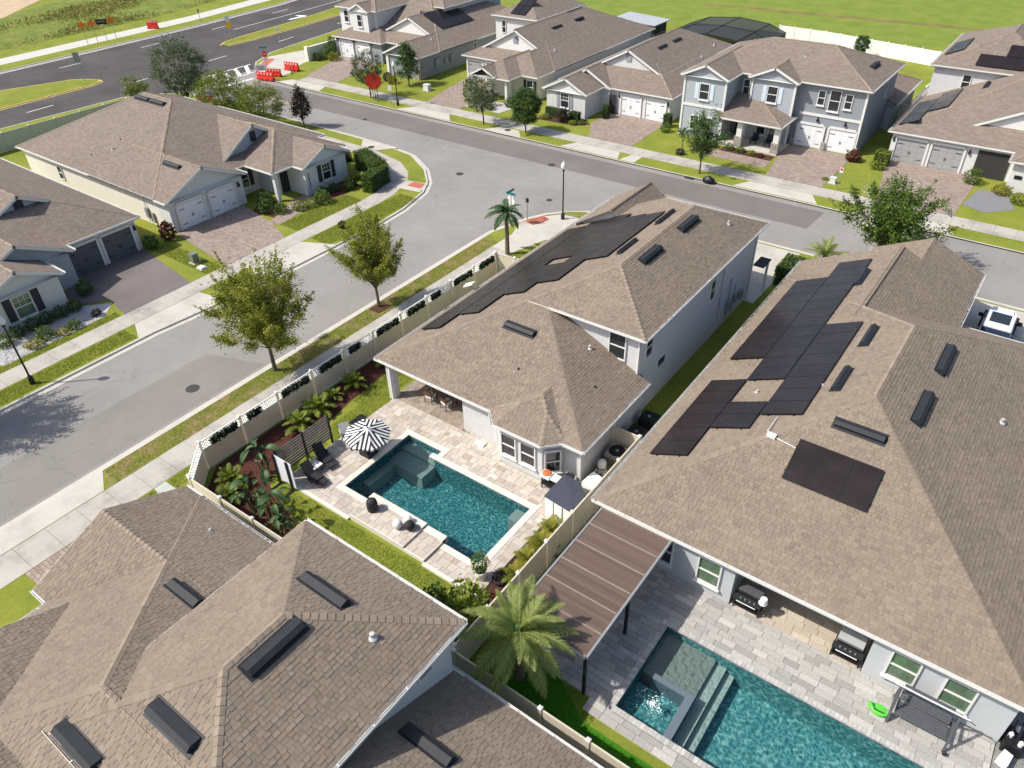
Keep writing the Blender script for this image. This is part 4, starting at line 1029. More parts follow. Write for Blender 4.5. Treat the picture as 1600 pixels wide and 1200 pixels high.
# ================================================================== solar panels
def panel_mesh(w, l, white=False):
    m = MB(); r = .028; t = .045
    m.box(0, 0, -t, w, l, 0); m.f.pop(1)
    b = len(m.v); m.v += [(0, 0, 0), (w, 0, 0), (w, l, 0), (0, l, 0), (r, r, 0), (w-r, r, 0), (w-r, l-r, 0), (r, l-r, 0)]
    for i in range(4): m.f.append((b+i, b+(i+1) % 4, b+4+(i+1) % 4, b+4+i))
    m.f.append((b+4, b+5, b+6, b+7))
    me = m.mesh('panel'); me.materials.append(M_solarf); me.materials.append(M_solar); me.polygons[len(me.polygons)-1].material_index = 1
    return me
def solar(label, comp, i, items, w, l, off=.13):
    """items: plan points of each panel's lower left corner seen from the eave"""
    a, d, nn, ze, p = comp.pl[i]; k = 1/math.sqrt(1+p*p); u = Vector((d.x, d.y, 0)); v = Vector((nn.x*k, nn.y*k, p*k)); n_ = u.cross(v)
    me = panel_mesh(w-.012, l-.012); rot = Matrix((u, v, n_)).transposed().to_euler()
    x0, y0 = items[0]
    t = thing('solar_array', label, 'solar panels', (x0, y0, comp.pz(i, x0, y0)))
    for x, y in items: piece('solar_panel', me, t, Vector((x, y, comp.pz(i, x, y)))+n_*off, rot)
    rows = {}
    for x, y in items:
        key = round((x-a.x)*nn.x+(y-a.y)*nn.y, 2); s = (x-a.x)*d.x+(y-a.y)*d.y; rows.setdefault(key, []).append(s)
    for key, ss in rows.items():
        ss = sorted(ss); runs = [[ss[0]]]
        for q in ss[1:]:
            if q-runs[-1][-1] > w*1.3: runs.append([q])
            else: runs[-1].append(q)
        for fr, rn in [(f_, r_) for f_ in (.2, .8) for r_ in runs]:
            e = key + l*fr*k
            p0 = Vector((a.x+d.x*(min(rn)-.05)+nn.x*e, a.y+d.y*(min(rn)-.05)+nn.y*e, 0)); p1 = Vector((a.x+d.x*(max(rn)+w+.05)+nn.x*e, a.y+d.y*(max(rn)+w+.05)+nn.y*e, 0))
            for pp in (p0, p1): pp.z = comp.pz(i, pp.x, pp.y)
            obj('rail', MB().bar(p0+n_*.06, p1+n_*.06, .04, .05, n_), M_solarf, t)
    return t
w = 1.09; kx = 1.55
it = []
for r, (x, y0, n_, skip) in enumerate(((-27.45, 27.2, 15, ()), (-25.85, 28.95, 14, ()), (-24.3, 31.4, 12, (4,)), (-22.78, 32.7, 10, ()), (-21.25, 35.7, 7, ()))):
    # west face: the eave runs towards -y, so the panel origin is its north end
    for j in range(n_):
        if j not in skip: it.append((x, y0+(j+1)*w))
solar('large stepped array of black solar panels on the left slope of the pool house', Mb, 3, it, w, kx*math.sqrt(1+.45**2)-.0)
w = 1.175; it = []
for x, y0, n_ in ((-10.85, 25.05, 6), (-9.0, 27.45, 2), (-10.85, 34.5, 9), (-9.0, 32.05, 13), (-7.13, 28.65, 8)):
    for j in range(n_): it.append((x, y0+(j+1)*w))
solar('long stepped array of dark solar panels along the left slope of the grey house', Ra, 3, it, w, 1.84*math.sqrt(1+.47**2))
solar('three black solar panels side by side above the patio of the grey house', Ra, 0, [(-4.88+j*1.185, 25.5) for j in range(3)], 1.185, 1.87*math.sqrt(1+.47**2))
solar('dark solar array on the right slope of the grey corner house by the boulevard', N1[0], 1, [(-72.9-r*1.75+.0, 84.6+j*1.15) for r in (1, 2) for j in range(6)], 1.15, 1.72*math.sqrt(1+.45**2))
solar('two dark solar panels on the upper roof of the cream house', N2[5], 0, [(-65.6, 88.3), (-65.6, 89.9), (-64.4, 88.3), (-64.4, 89.9)], 1.15, 1.55*math.sqrt(1+.45**2))
solar('stepped solar array along the left eave of the pale house on the right', N5[0], 3, [(-13.4, 80.4+(j+1)*1.15) for j in range(7)] + [(-11.7, 83.4+(j+1)*1.15) for j in range(6)], 1.15, 1.66*math.sqrt(1+.45**2))
solar('stepped black solar array on the upper roof of the pale house on the right', N5[1], 0, [(-9.9+j*1.15, 91.8) for j in range(5)] + [(-7.6+j*1.15, 93.5) for j in range(3)], 1.15, 1.66*math.sqrt(1+.45**2))
solar('small grey solar array on the far left slope of the pale house on the right', N5[1], 3, [(-13.3, 94.5+(j+1)*1.15) for j in range(5)], 1.15, 1.66*math.sqrt(1+.45**2))

# ================================================================== fences
POSTM, CAPM = {}, {}
def post_mesh(h, mat):
    if (h, mat.name) not in POSTM:
        m = MB().box(-.065, -.065, 0, .065, .065, h).mesh('post'); m.materials.append(mat); POSTM[(h, mat.name)] = m
        c = MB().box(-.085, -.085, 0, .085, .085, .03).add([(-.075, -.075, .03), (.075, -.075, .03), (.075, .075, .03), (-.075, .075, .03), (0, 0, .085)], [(0, 1, 4), (1, 2, 4), (2, 3, 4), (3, 0, 4)]).mesh('post_cap'); c.materials.append(M_wvinyl); CAPM[(h, mat.name)] = c
    return POSTM[(h, mat.name)], CAPM[(h, mat.name)]
def fence_panel(L, h, mat, lat):
    top = h - (.55 if lat else 0)
    m = MB(); n = max(2, int(L/.29)); s = L/n
    for k in range(n): m.box(k*s+.004, -.014, .06, (k+1)*s-.004, .014, top-.06)
    m.box(0, -.009, .07, L, .009, top-.07)
    pm = m.mesh('panel'); pm.materials.append(mat)
    rms = []
    for z_a, z_b in [(.03, .12), (top-.10, top-.01)] + ([(h-.06, h-.01)] if lat else []):
        rm = MB().box(0, -.032, z_a, L, .032, z_b).mesh('rail'); rm.materials.append(M_wvinyl if lat else mat); rms.append(rm)
    lm = None
    if lat:
        q = MB(); z0, z1 = top-.01, h-.06; H_ = z1-z0; k = -H_
        while k < L:
            for sgn, yy in ((1, .007), (-1, -.007)):
                a, b = (k, k+H_) if sgn > 0 else (k+H_, k)
                za, zb = z0, z1
                pa, pb = Vector((a, yy, za)), Vector((b, yy, zb))
                for _ in range(2):
                    for e0, e1 in ((pa, pb), (pb, pa)):
                        if e0.x < 0 and e1.x > 0: e0 += (e1-e0)*((0-e0.x)/(e1.x-e0.x))
                        elif e0.x > L and e1.x < L: e0 += (e1-e0)*((L-e0.x)/(e1.x-e0.x))
                if 0 <= min(pa.x, pb.x) and max(pa.x, pb.x) <= L+1e-6 and (pb-pa).length > .05: q.bar(pa, pb, .012, .042, (0, 1, 0))
            k += .19
        lm = q.mesh('lattice'); lm.materials.append(M_wvinyl)
    return pm, rms, lm
def fence(label, pts, h=1.85, step=2.5, mat=None, lat=False, name='fence', z=0):
    mat = mat or M_almond
    t = thing(name, label, 'fence', (pts[0][0], pts[0][1], z)); first = True
    for (x0, y0), (x1, y1) in zip(pts, pts[1:]):
        d = Vector((x1-x0, y1-y0)); L = d.length; n = max(1, round(L/step)); s = L/n; a = math.atan2(d.y, d.x); d /= L
        pm, rms, lm = fence_panel(s-.13, h, mat, lat); po, pc = post_mesh(h+.04, mat)
        for k in range(n+1):
            if k == 0 and not first: continue
            p = (x0+d.x*s*k, y0+d.y*s*k, z)
            q = piece('post', po, t, p, (0, 0, a)); c = link(bpy.data.objects.new('post_cap', pc)); c.parent = q; c.location = (0, 0, h+.04)
        first = False
        for k in range(n):
            p = (x0+d.x*(s*k+.065), y0+d.y*(s*k+.065), z)
            piece('panel', pm, t, p, (0, 0, a))
            for rm in rms: piece('rail', rm, t, p, (0, 0, a))
            if lm: piece('lattice', lm, t, p, (0, 0, a))
    return t
fence('almond privacy fence with white lattice top along the sidewalk beside the pool house', [(-29.6, 11.95), (-31.35, 13.8), (-31.35, 39.6)], 1.95, 2.53, lat=True)
fence('short cream fence return between the sidewalk fence and the pool house', [(-31.35, 39.7), (-28.0, 39.9)], 1.9, 1.7)
fence('cream fence at the foot of the backyard behind the near roof', [(-29.5, 11.93), (-12.65, 12.1)], 1.9, 2.4)
fence('almond fence between the two swimming pool backyards', [(-12.6, 12.3), (-12.6, 27.4)], 1.9, 2.15)
fence('short almond fence screening the air conditioners from the pool yard', [(-12.6, 27.5), (-14.2, 27.5)], 1.85, 1.6)
fence('cream fence along the bright turf strip below the right pool', [(-12.45, 12.1), (4, 12.1)], 1.9, 2.0)
fence('white vinyl fence behind the grey two-storey house at the field edge', [(-40, 121), (-33, 120.4), (-17.0, 116.6), (-14.4, 116)], 1.9, 2.2, M_wvinyl)
fence('cream fence in the gap beside the grey two-storey house', [(-16.0, 92), (-14.4, 92)], 1.85, 1.6)
fence('shaded fence between the white house and its cream neighbour', [(-52.0, 78.5), (-52.0, 106)], 1.8, 2.4)
fence('white fence between the pale right house and the blue-grey house', [(-14.9, 93), (-14.9, 116)], 1.85, 2.4, M_wvinyl)
fence('grey-green fence with pale post caps behind the left house along the boulevard', [(-92.5, 12), (-91.8, 46.5), (-88, 48.9)], 1.95, 3.0, plain('green_grey_vinyl', (.42, .45, .40), .6, .06, 1.5))
tw = thing('garden_wall', 'cream masonry wall with end pier beside the grey corner house', 'wall', (-92.2, 79, 0))
obj('wall', MB().box(-92.4, 75.2, 0, -92.1, 84, 1.75), M_wallc, tw); obj('coping', MB().box(-92.46, 75.1, 1.75, -92.04, 84.1, 1.85), M_white, tw); obj('pier', MB().box(-92.55, 74.7, 0, -91.95, 75.2, 1.95), M_wallc, tw)

# ================================================================== pools and decks
def pool(label, hole, depth, plas, water, wz, boxes, wname='water', zt=.085, deep_rows=None, cats='pool'):
    xs = [p[0] for p in hole]; ys = [p[1] for p in hole]
    t = thing('swimming_pool', label, 'pool', (sum(xs)/len(xs), sum(ys)/len(ys), -depth))
    m = MB(); n = len(hole)
    m.add([(x, y, zt-.12) for x, y in hole]+[(x, y, -depth) for x, y in hole], [(i, n+i, n+(i+1) % n, (i+1) % n) for i in range(n)] + [tuple(n+i for i in range(n))])
    obj('basin', m, plas, t)
    k = MB()
    for i in range(n):
        a, b = Vector((*hole[i], 0)), Vector((*hole[(i+1) % n], 0)); d = b-a; L = d.length; d /= L; nn = Vector((-d.y, d.x, 0)); c = max(1, int(L/.3))
        for j in range(c):
            k.obox(a+d*(L*(j+.5)/c)+nn*.006+Vector((0, 0, zt-.06)), d, nn, (0, 0, 1), L/c/2-.004, .008, .085)
    o = obj('waterline_tile', k, M_tile, t); o['kind'] = 'stuff'
    for nm, (x0, y0, z0, x1, y1, z1), mt in boxes: obj(nm, MB().box(x0, y0, z0, x1, y1, z1), mt, t)
    obj(wname, MB().add([(x, y, wz) for x, y in hole], [tuple(range(n))]), water, t)
    return t
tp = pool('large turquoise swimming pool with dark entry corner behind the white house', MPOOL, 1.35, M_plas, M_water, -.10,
          [('sun_shelf', (-24.24, 20.3, -1.34, -21.76, 21.39, -.55), M_shelf), ('sun_shelf', (-24.24, 21.39, -1.34, -21.76, 22.09, -.42), M_shelf), ('bench', (-24.24, 18.3, -1.34, -23.75, 20.3, -.62), M_shelf), ('corner_seat', (-16.2, 20.6, -1.34, -15.31, 21.39, -.45), M_shelf)])
tq = pool('blue pool with tanning shelf and square spa beside the grey house patio', RPOOL, 1.35, M_plas2, M_water2, -.06,
          [('tanning_shelf', (-6.59, 16.95, -1.34, -4.28, 19.19, -.38), plain('shelf_stone', (.19, .205, .19), .9, .2, 7)), ('pool_step', (-4.28, 14.71, -1.34, -3.8, 19.19, -.58), M_shelf), ('pool_step', (-3.8, 14.71, -1.34, -3.42, 19.19, -.85), M_shelf),
           ('spa_wall', (-4.55, 14.71, -1.34, -4.22, 16.95, .0), M_tile), ('spa_wall', (-6.0, 16.7, -1.34, -4.55, 16.95, .0), M_tile), ('spa_floor', (-6.59, 14.71, -1.34, -4.55, 16.7, -.8), M_plas2)])
spj = MB()
for k in range(240):
    a = rnd.uniform(0, 2*PI); r = abs(rnd.gauss(0, .30)); h = max(.008, .12-r*.5)*rnd.uniform(.3, 1); w_ = rnd.uniform(.008, .03)
    spj.lathe((-5.45+r*math.cos(a), 15.75+r*math.sin(a)*.8, -.07), [(w_, 0), (w_*.8, h*.6), (.004, h)], 6)
o = obj('spa_foam', spj, plain('foam', (.8, .84, .84), .6, .05, 10), tq); o['kind'] = 'stuff'
# coping stones, each a piece
COPE = {}
def coping(t, pts, w, mat, z, seg=.6, closed=True, side=-1):
    n = len(pts)
    for i in range(n if closed else n-1):
        a, b = Vector((*pts[i], 0)), Vector((*pts[(i+1) % n], 0)); d = b-a; L = d.length; d /= L; nn = Vector((-d.y, d.x, 0))*side; c = max(1, round((L+w)/seg)); s = (L+w)/c
        key = (round(s, 3), w, mat.name)
        if key not in COPE:
            me = MB().box(-s/2+.004, -w/2, -.05, s/2-.004, w/2, 0).mesh('coping_stone'); me.materials.append(mat); COPE[key] = me
        for j in range(c):
            p = a+d*(s*(j+.5)-(w if False else 0))+nn*(w/2-.03)
            piece('coping_stone', COPE[key], t, (p.x, p.y, z+rnd.uniform(-.002, .002)), (0, 0, math.atan2(d.y, d.x)))
cp = [(-24.25, 17.1), (-22.3, 17.1)], [(-17.5, 17.1), (-15.3, 17.1)], [(-15.3, 17.1), (-15.3, 21.4)], [(-15.3, 21.4), (-21.75, 21.4)], [(-21.75, 21.4), (-21.75, 22.1)], [(-21.75, 22.1), (-24.25, 22.1)], [(-24.25, 22.1), (-24.25, 17.1)]
for q_ in cp: coping(tp, list(q_), .34, M_cope, .115, .62, False, -1)
for q_ in ([(-6.6, 14.7), (6.2, 14.7)], [(6.2, 19.2), (-6.6, 19.2)], [(-6.6, 19.2), (-6.6, 14.7)]): coping(tq, list(q_), .26, M_copeg, .11, .17, False, -1)
# paved decks
def deck(label, zones, mat, rows, lens, z, base_z, seed, limit=300, name='patio_deck', base=None):
    rr = random.Random(seed)
    t = link(bpy.data.objects.new(name, None)); t['kind'] = 'structure'; t['label'] = label; ORG[t] = Vector((0, 0, 0))
    tiles = []
    for zn in zones:
        x0, y0, x1, y1 = zn[:4]; zz = zn[4] if len(zn) > 4 else z
        bm_ = MB().box(x0, y0, base_z, x1, y1, zz-.03); obj('mortar_bed', bm_, base or M_curb, t)
        y = y0
        while y < y1-.03:
            h = rr.choice(rows); yb = min(y+h, y1)
            if y1-yb < .08: yb = y1
            x = x0-rr.uniform(0, .3)
            while x < x1-.02:
                L = rr.choice(lens); a, b = max(x, x0), min(x+L, x1); x += L
                if b-a > .05: tiles.append((a, y, b, yb, zz))
            y = yb
    cpos = Vector((0, 0, CAMZ))
    order = sorted(range(len(tiles)), key=lambda i: -(tiles[i][2]-tiles[i][0])*(tiles[i][3]-tiles[i][1])/max(1, (Vector((tiles[i][0], tiles[i][1], 0))-cpos).length))
    own = set(order[:limit]); rest = MB(); PM = {}
    for i, (a, y, b, yb, zz) in enumerate(tiles):
        g = .006; dz = rr.uniform(-.003, .003)
        if i in own:
            key = (round(b-a, 3), round(yb-y, 3))
            if key not in PM:
                hx, hy = (b-a)/2-g, (yb-y)/2-g; e = .008
                m = MB(); m.v = [(-hx, -hy, -.04), (hx, -hy, -.04), (hx, hy, -.04), (-hx, hy, -.04), (-hx, -hy, -e), (hx, -hy, -e), (hx, hy, -e), (-hx, hy, -e), (-hx+e, -hy+e, 0), (hx-e, -hy+e, 0), (hx-e, hy-e, 0), (-hx+e, hy-e, 0)]
                m.f = [(8, 9, 10, 11)] + [(j, (j+1) % 4, 4+(j+1) % 4, 4+j) for j in range(4)] + [(4+j, 4+(j+1) % 4, 8+(j+1) % 4, 8+j) for j in range(4)]
                PM[key] = m.mesh('paver'); PM[key].materials.append(mat)
            piece('paver', PM[key], t, ((a+b)/2, (y+yb)/2, zz+dz))
        else: rest.box(a+g, y+g, zz-.04, b-g, yb-g, zz+dz)
    if rest.v:
        o_ = obj('paver_field', rest, mat, t); o_['kind'] = 'stuff'
    return t
deck('pale travertine pool deck behind the white house', [(-27.25, 15.75, -24.58, 24.1), (-24.58, 22.41, -21.42, 24.1), (-21.42, 21.71, -19.7, 24.22), (-19.7, 21.71, -18.7, 24.2), (-18.7, 21.71, -15.2, 23.3), (-15.2, 21.71, -14.3, 24.2),
      (-24.58, 15.75, -22.35, 16.78), (-22.35, 15.75, -18.75, 17.12, .36), (-18.75, 15.75, -17.5, 17.2, .24), (-17.5, 15.75, -14.98, 16.78), (-14.98, 16.0, -14.2, 21.71)],
     M_trav, (.3, .3, .42), (.3, .42, .5, .6), .10, -.14, 3)
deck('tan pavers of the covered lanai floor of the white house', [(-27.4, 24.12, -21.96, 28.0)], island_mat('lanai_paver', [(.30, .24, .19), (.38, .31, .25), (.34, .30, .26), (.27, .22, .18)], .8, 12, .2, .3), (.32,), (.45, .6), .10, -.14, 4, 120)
for x0, x1, z, l in ((-22.38, -18.74, .375, 'A'), (-18.74, -17.46, .255, 'B')):
    t = tp
    obj('raised_ledge', MB().box(x0, 17.1, -.1, x1, 17.42, z).box(x0, 15.7, -.1, x1, 15.78, z-.04).box(x1-.06, 15.75, -.1, x1, 17.3, z-.02), M_cope, tp)
    for j in range(4): obj('ledge_cap', MB().box(x0+(x1-x0)*j/4+.004, 17.08, z, x0+(x1-x0)*(j+1)/4-.004, 17.46, z+.03), M_cope, tp)
obj('deck_edge', MB().box(-27.3, 15.55, -.14, -22.4, 15.74, .12), M_cope, tp); obj('deck_edge', MB().box(-17.45, 15.55, -.14, -14.2, 15.74, .12), M_cope, tp)
deck('grey plank paver patio around the pool of the grey house', [(-7.9, 19.44, 5.6, 21.74), (-11.2, 14.5, -6.84, 19.44), (-11.2, 19.44, -7.9, 21.74), (-6.84, 13.9, 4.6, 14.46), (-7.6, 13.9, -6.84, 14.5)], M_travg, (.30,), (.6, .75, .9), .09, -.14, 9)
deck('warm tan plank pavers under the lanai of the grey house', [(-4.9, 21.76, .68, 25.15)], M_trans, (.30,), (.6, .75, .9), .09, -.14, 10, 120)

# ================================================================== pergola over the right patio
tpg = thing('pergola', 'flat pergola roof of brown boards with white cross rails beside the grey house', 'pergola', (-9.5, 17.8, 0))
px0, px1, py0, py1, pz = -11.2, -7.85, 14.4, 21.3, 2.68
board = MB().box(-(px1-px0)/2, -.083, 0, (px1-px0)/2, .083, .025).mesh('board')
board.materials.append(island_mat('brown_board', [(.125, .084, .064), (.15, .102, .079), (.165, .114, .089), (.138, .093, .071)], .45, 20, .15, .3, .5))
n_ = 41
for k in range(n_):
    y = py0+(py1-py0)*(k+.5)/n_; piece('board', board, tpg, ((px0+px1)/2, y, pz+.02*math.sin(k*1.3)*.2))
for k in range(7):
    y = py0+(py1-py0)*k/6; obj('cross_rail', MB().box(px0, y-.028, pz+.03, px1, y+.028, pz+.065), plain('pale_rail%d' % k, (.27, .22, .19), .5, .1, 4) if k == 0 else MATS['pale_rail0'], tpg)
obj('edge_beam', MB().box(px1, py0, pz-.12, px1+.09, py1, pz+.05).box(px0-.09, py0, pz-.12, px0, py1, pz+.05).box(px0, py0-.09, pz-.12, px1, py0-.002, pz+.05), M_grey, tpg)
for x in (px0+.1, px1-.05):
    for y in (py0+.1, 17.8): obj('post', MB().box(x-.06, y-.06, 0, x+.06, y+.06, pz-.1), M_black, tpg)

# ================================================================== patio furniture of the white house
def umbrella(x, y, z0, R_=1.28, tilt=.0):
    t = thing('patio_umbrella', 'black and white striped scalloped umbrella beside the pool', 'umbrella', (x, y, z0))
    top, rim = 2.25, 1.70; n = 8; m = MB(); m.uv = []
    V3 = lambda r, a, z: (x+r*math.cos(a), y+r*math.sin(a), z0+z)
    for g in range(n):
        a0 = 2*PI*g/n+.2; a1 = a0+2*PI/n; am = (a0+a1)/2; S = 5
        half = R_*math.sin(PI/n); ap = R_*math.cos(PI/n)
        rows_ = 6; grid = []
        for r in range(rows_+1):
            f = r/rows_; row = []
            for s in range(S+1):
                u = -1+2*s/S; rad = ap*f; lat = half*f*u; sag = .05*math.sin(PI*f)*(1-u*u)
                row.append((x+rad*math.cos(am)-lat*math.sin(am), y+rad*math.sin(am)+lat*math.cos(am), z0+top-(top-rim)*(f**1.12)-sag, lat))
            grid.append(row)
        for r in range(rows_):
            for s in range(S):
                q4 = [grid[r][s], grid[r][s+1], grid[r+1][s+1], grid[r+1][s]]
                q4 = q4[::-1]
                m.add([p[:3] for p in q4], [(0, 1, 2, 3)]); m.uv += [(p[3], 0) for p in q4]
        for s in range(8):     # scalloped valance
            u0, u1 = -1+2*s/8, -1+2*(s+1)/8; um = (u0+u1)/2
            pts = []
            for u, dz in ((u0, 0), (u1, 0), (u1, -.13), (um, -.19), (u0, -.13)):
                lat = half*u; pts.append((x+ap*math.cos(am)-lat*math.sin(am), y+ap*math.sin(am)+lat*math.cos(am), z0+rim+dz, lat))
            m.add([p[:3] for p in pts], [(0, 1, 2, 3, 4)]); m.uv += [(p[3], 0) for p in pts]
    sm, nn_, b = nodes('stripe_canvas'); uv = N(nn_, 'ShaderNodeUVMap').outputs[0]; sx = N(nn_, 'ShaderNodeSeparateXYZ'); nn_.links.new(uv, sx.inputs[0])
    fr_ = math_(nn_, 'FRACT', math_(nn_, 'ADD', math_(nn_, 'MULTIPLY', sx.outputs[0], 4.6), 100.25))
    st_ = math_(nn_, 'GREATER_THAN', fr_, .5)
    nn_.links.new(mixc(nn_, st_, (.78, .78, .77), (.018, .018, .02)), b.inputs['Base Color']); b.inputs['Roughness'].default_value = .85
    def lean(mb):       # the canopy is tilted towards the pool
        mb.v = [(a_+max(0, c_-z0-.9)*.42, b_-max(0, c_-z0-.9)*.16, c_-max(0, a_-x)*.12) if c_ > z0+.5 else (a_, b_, c_) for a_, b_, c_ in mb.v]; return mb
    can = obj('canopy', lean(m), sm, t)
    obj('pole', lean(MB().tube([(x, y, z0+.3), (x, y, z0+.9), (x, y, z0+top+.1)], .024, 8)), M_black, t)
    obj('finial', lean(MB().lathe((x, y, z0+top), [(.03, 0), (.05, .05), (.02, .12)], 8)), M_black, t)
    for g in range(n):
        a0 = 2*PI*g/n+.2; obj('rib', lean(MB().bar((x, y, z0+top-.07), V3(R_*.97, a0, rim-.04), .016)), M_black, t)
    obj('base_box', MB().box(x-.36, y-.36, z0, x+.36, y+.36, z0+.34), M_blackm, t); obj('base_lid', MB().box(x-.34, y-.34, z0+.34, x+.34, y+.34, z0+.37), M_black, t)
umbrella(-24.98, 19.65, .1)
def lounge(label, x, y, rz, frame, fab, name='lounge_chair'):
    t = thing(name, label, 'chair', (x, y, .1), rz); t.scale = (.84,)*3
    def part(nm, mb, mat): me = mb.mesh(nm); me.materials.append(mat); o = link(bpy.data.objects.new(nm, me)); o.parent = t; return o
    for s in (-.36, .36):
        part('side_frame', MB().bar((-.75, s, .55), (.1, s, .30), .035).bar((.1, s, .30), (.62, s, .38), .035).bar((-.45, s, 0), (.15, s, .42), .035).bar((.25, s, 0), (-.4, s, .55), .035).bar((-.3, s, .58), (.25, s, .52), .05, .03), frame)
    part('seat', MB().obox((.25, 0, .34), (1, 0, .1), (0, 1, 0), (-.1, 0, 1), .42, .34, .035), fab)
    part('backrest', MB().obox((-.48, 0, .62), (-.62, 0, .62), (0, 1, 0), (.62, 0, .62), .48, .34, .04), fab)
    part('footrest', MB().obox((.85, 0, .30), (1, 0, -.12), (0, 1, 0), (.12, 0, 1), .24, .33, .03), fab)
    return t
lounge('black lounge chair in front of the slatted wood screen', -26.55, 17.85, -.25, M_black, M_blackm)
lounge('black lounge chair nearest the white side panel of the screen', -25.95, 16.55, -.1, M_black, M_blackm)
lounge('white framed lounger with grey cushions under the striped umbrella', -26.7, 19.75, -.5, M_white, M_greyfab)
lounge('low grey lounger in the shade of the striped umbrella', -25.85, 20.35, -.55, M_white, M_whitefab)
t = thing('coffee_table', 'small pale coffee table between the two black lounge chairs', 'table', (-26.5, 17.05, .1))
obj('table_top', MB().box(-26.95, 16.8, .48, -26.05, 17.35, .54), M_whitefab, t)
for x in (-26.88, -26.12):
    for y in (16.86, 17.29): obj('leg', MB().box(x-.025, y-.025, .1, x+.025, y+.025, .48), M_black, t)
ts = thing('wood_screen', 'dark slatted wood privacy screen with pale side panel at the lawn edge', 'screen', (-27.4, 17.2, 0))
slat = MB().box(-.015, -.86, 0, .015, .86, .135).mesh('slat'); slat.materials.append(M_wood)
for yc in (16.5, 18.3):
    for k in range(9): piece('slat', slat, ts, (-27.4, yc, .40+k*.18))
for y in (15.6, 17.4, 19.2): obj('post', MB().box(-27.45, y-.05, 0, -27.35, y+.05, 2.05), M_black, ts)
obj('side_panel', MB().box(-27.3, 15.42, .25, -26.0, 15.46, 1.95), M_whitefab, ts)
for x in (-27.3, -26.3): obj('post', MB().box(x-.05, 15.33, 0, x+.05, 15.41, 2.0), M_black, ts)
obj('foot', MB().box(-27.3, 14.7, 0, -27.2, 15.4, .06).box(-26.3, 14.7, 0, -26.2, 15.4, .06), M_black, ts)
t = thing('urn', 'black tapered urn standing on the pool ledge', 'urn', (-21.6, 16.6, .36))
obj('body', MB().lathe((-21.6, 16.6, .36), [(.24, 0), (.27, .05), (.28, .48), (.24, .64), (.14, .72), (.06, .74)], 20), M_blackm, t, True); obj('band', MB().lathe((-21.6, 16.6, .80), [(.285, -.28), (.29, -.26), (.275, -.20)], 20), M_black, t, True)
for x, y, r, mt, l in ((-19.75, 16.45, .25, M_white, 'white ceramic ball at the front of the trio on the pool ledge'), (-19.55, 16.98, .22, M_white, 'white ceramic ball behind the black one on the pool ledge'), (-19.2, 16.72, .26, M_blackm, 'black ceramic ball beside the white ones on the pool ledge')):
    prof = [(max(.02, r*math.sin(PI*k/12)), .36+r-r*math.cos(PI*k/12)) for k in range(13)]
    single('decor_ball', MB().lathe((x, y, 0), prof, 20), mt, l, 'ball', smooth=True)
# table with chairs in the lanai
t = thing('dining_table', 'brown wood dining table under the covered lanai', 'table', (-24.6, 26.1, .1))
obj('table_top', MB().box(-25.6, 25.6, .8, -23.6, 26.7, .87), M_bamboo, t)
for x in (-25.5, -23.7):
    for y in (25.7, 26.6): obj('leg', MB().box(x-.04, y-.04, .1, x+.04, y+.04, .8), M_bamboo, t)
def dchair(label, x, y, rz):
    t = thing('dining_chair', label, 'chair', (x, y, .1), rz)
    def part(nm, mb, mat): me = mb.mesh(nm); me.materials.append(mat); o = link(bpy.data.objects.new(nm, me)); o.parent = t; return o
    part('seat', MB().box(-.26, -.26, .42, .26, .26, .50), M_whitefab); part('backrest', MB().box(-.26, -.29, .6, .26, -.25, .95), M_bamboo)
    for a in (-.25, .25):
        for b in (-.25, .25): part('leg', MB().box(a-.02, b-.02, 0, a+.02, b+.02, .95 if b < 0 else .65), M_bamboo)
        part('armrest', MB().box(a-.025, -.27, .65, a+.025, .27, .69), M_bamboo)
dchair('brown wood dining chair at the open left end of the lanai table', -25.2, 25.1, 0.1)
dchair('brown wood dining chair nearer the white wall in the lanai', -24.0, 25.15, -.2)
single('floor_cushion', MB().lathe((-26.4, 26.6, .1), [(.45, 0), (.5, .15), (.5, .35), (.4, .45)], 16), M_greyfab, 'round grey seat at the back of the lanai', 'cushion', smooth=True)
single('paper_stack', MB().box(-20.7, 23.6, .1, -20.1, 23.9, .2), M_whitefab, 'small white towel box on the deck by the white wall', 'box')
single('door_mat', MB().box(-27.9, 20.9, .01, -27.1, 21.9, .035), M_black, 'black mat at the lawn edge behind the striped umbrella', 'mat')
# deck box shed and barbecue corner
t = thing('storage_shed', 'white storage shed with slate blue sloping lid beside the pool fence', 'shed', (-13.8, 22.3, 0))
sp = [(-14.5, 21.5), (-12.95, 21.35), (-12.95, 22.6), (-13.6, 23.2), (-14.5, 23.2)]
obj('body', MB().prism(sp, 0, 1.35), M_wvinyl, t)
cx, cy = -13.75, 22.3
big = [(cx+(x-cx)*1.06, cy+(y-cy)*1.06) for x, y in sp]
rl = MB(); rl.add([(x, y, 1.36) for x, y in big]+[(x, y, 1.42) for x, y in big]+[(cx, cy+.2, 1.50)], [tuple(range(4, -1, -1))]+[(i, (i+1) % 5, 5+(i+1) % 5, 5+i) for i in range(5)]+[(5+i, 5+(i+1) % 5, 10) for i in range(5)])
obj('lid', rl, plain('slate_lid', (.055, .06, .085), .6, .12, 4), t)
for k in (-14.0, -13.45): obj('seam', MB().box(k-.008, 21.35 if k > -13.7 else 21.42, .1, k+.008, 21.5, 1.3), M_grey, t)
t = thing('pizza_oven', 'outdoor pizza oven with round orange fan on a black stand', 'oven', (-15.35, 23.2, .1))
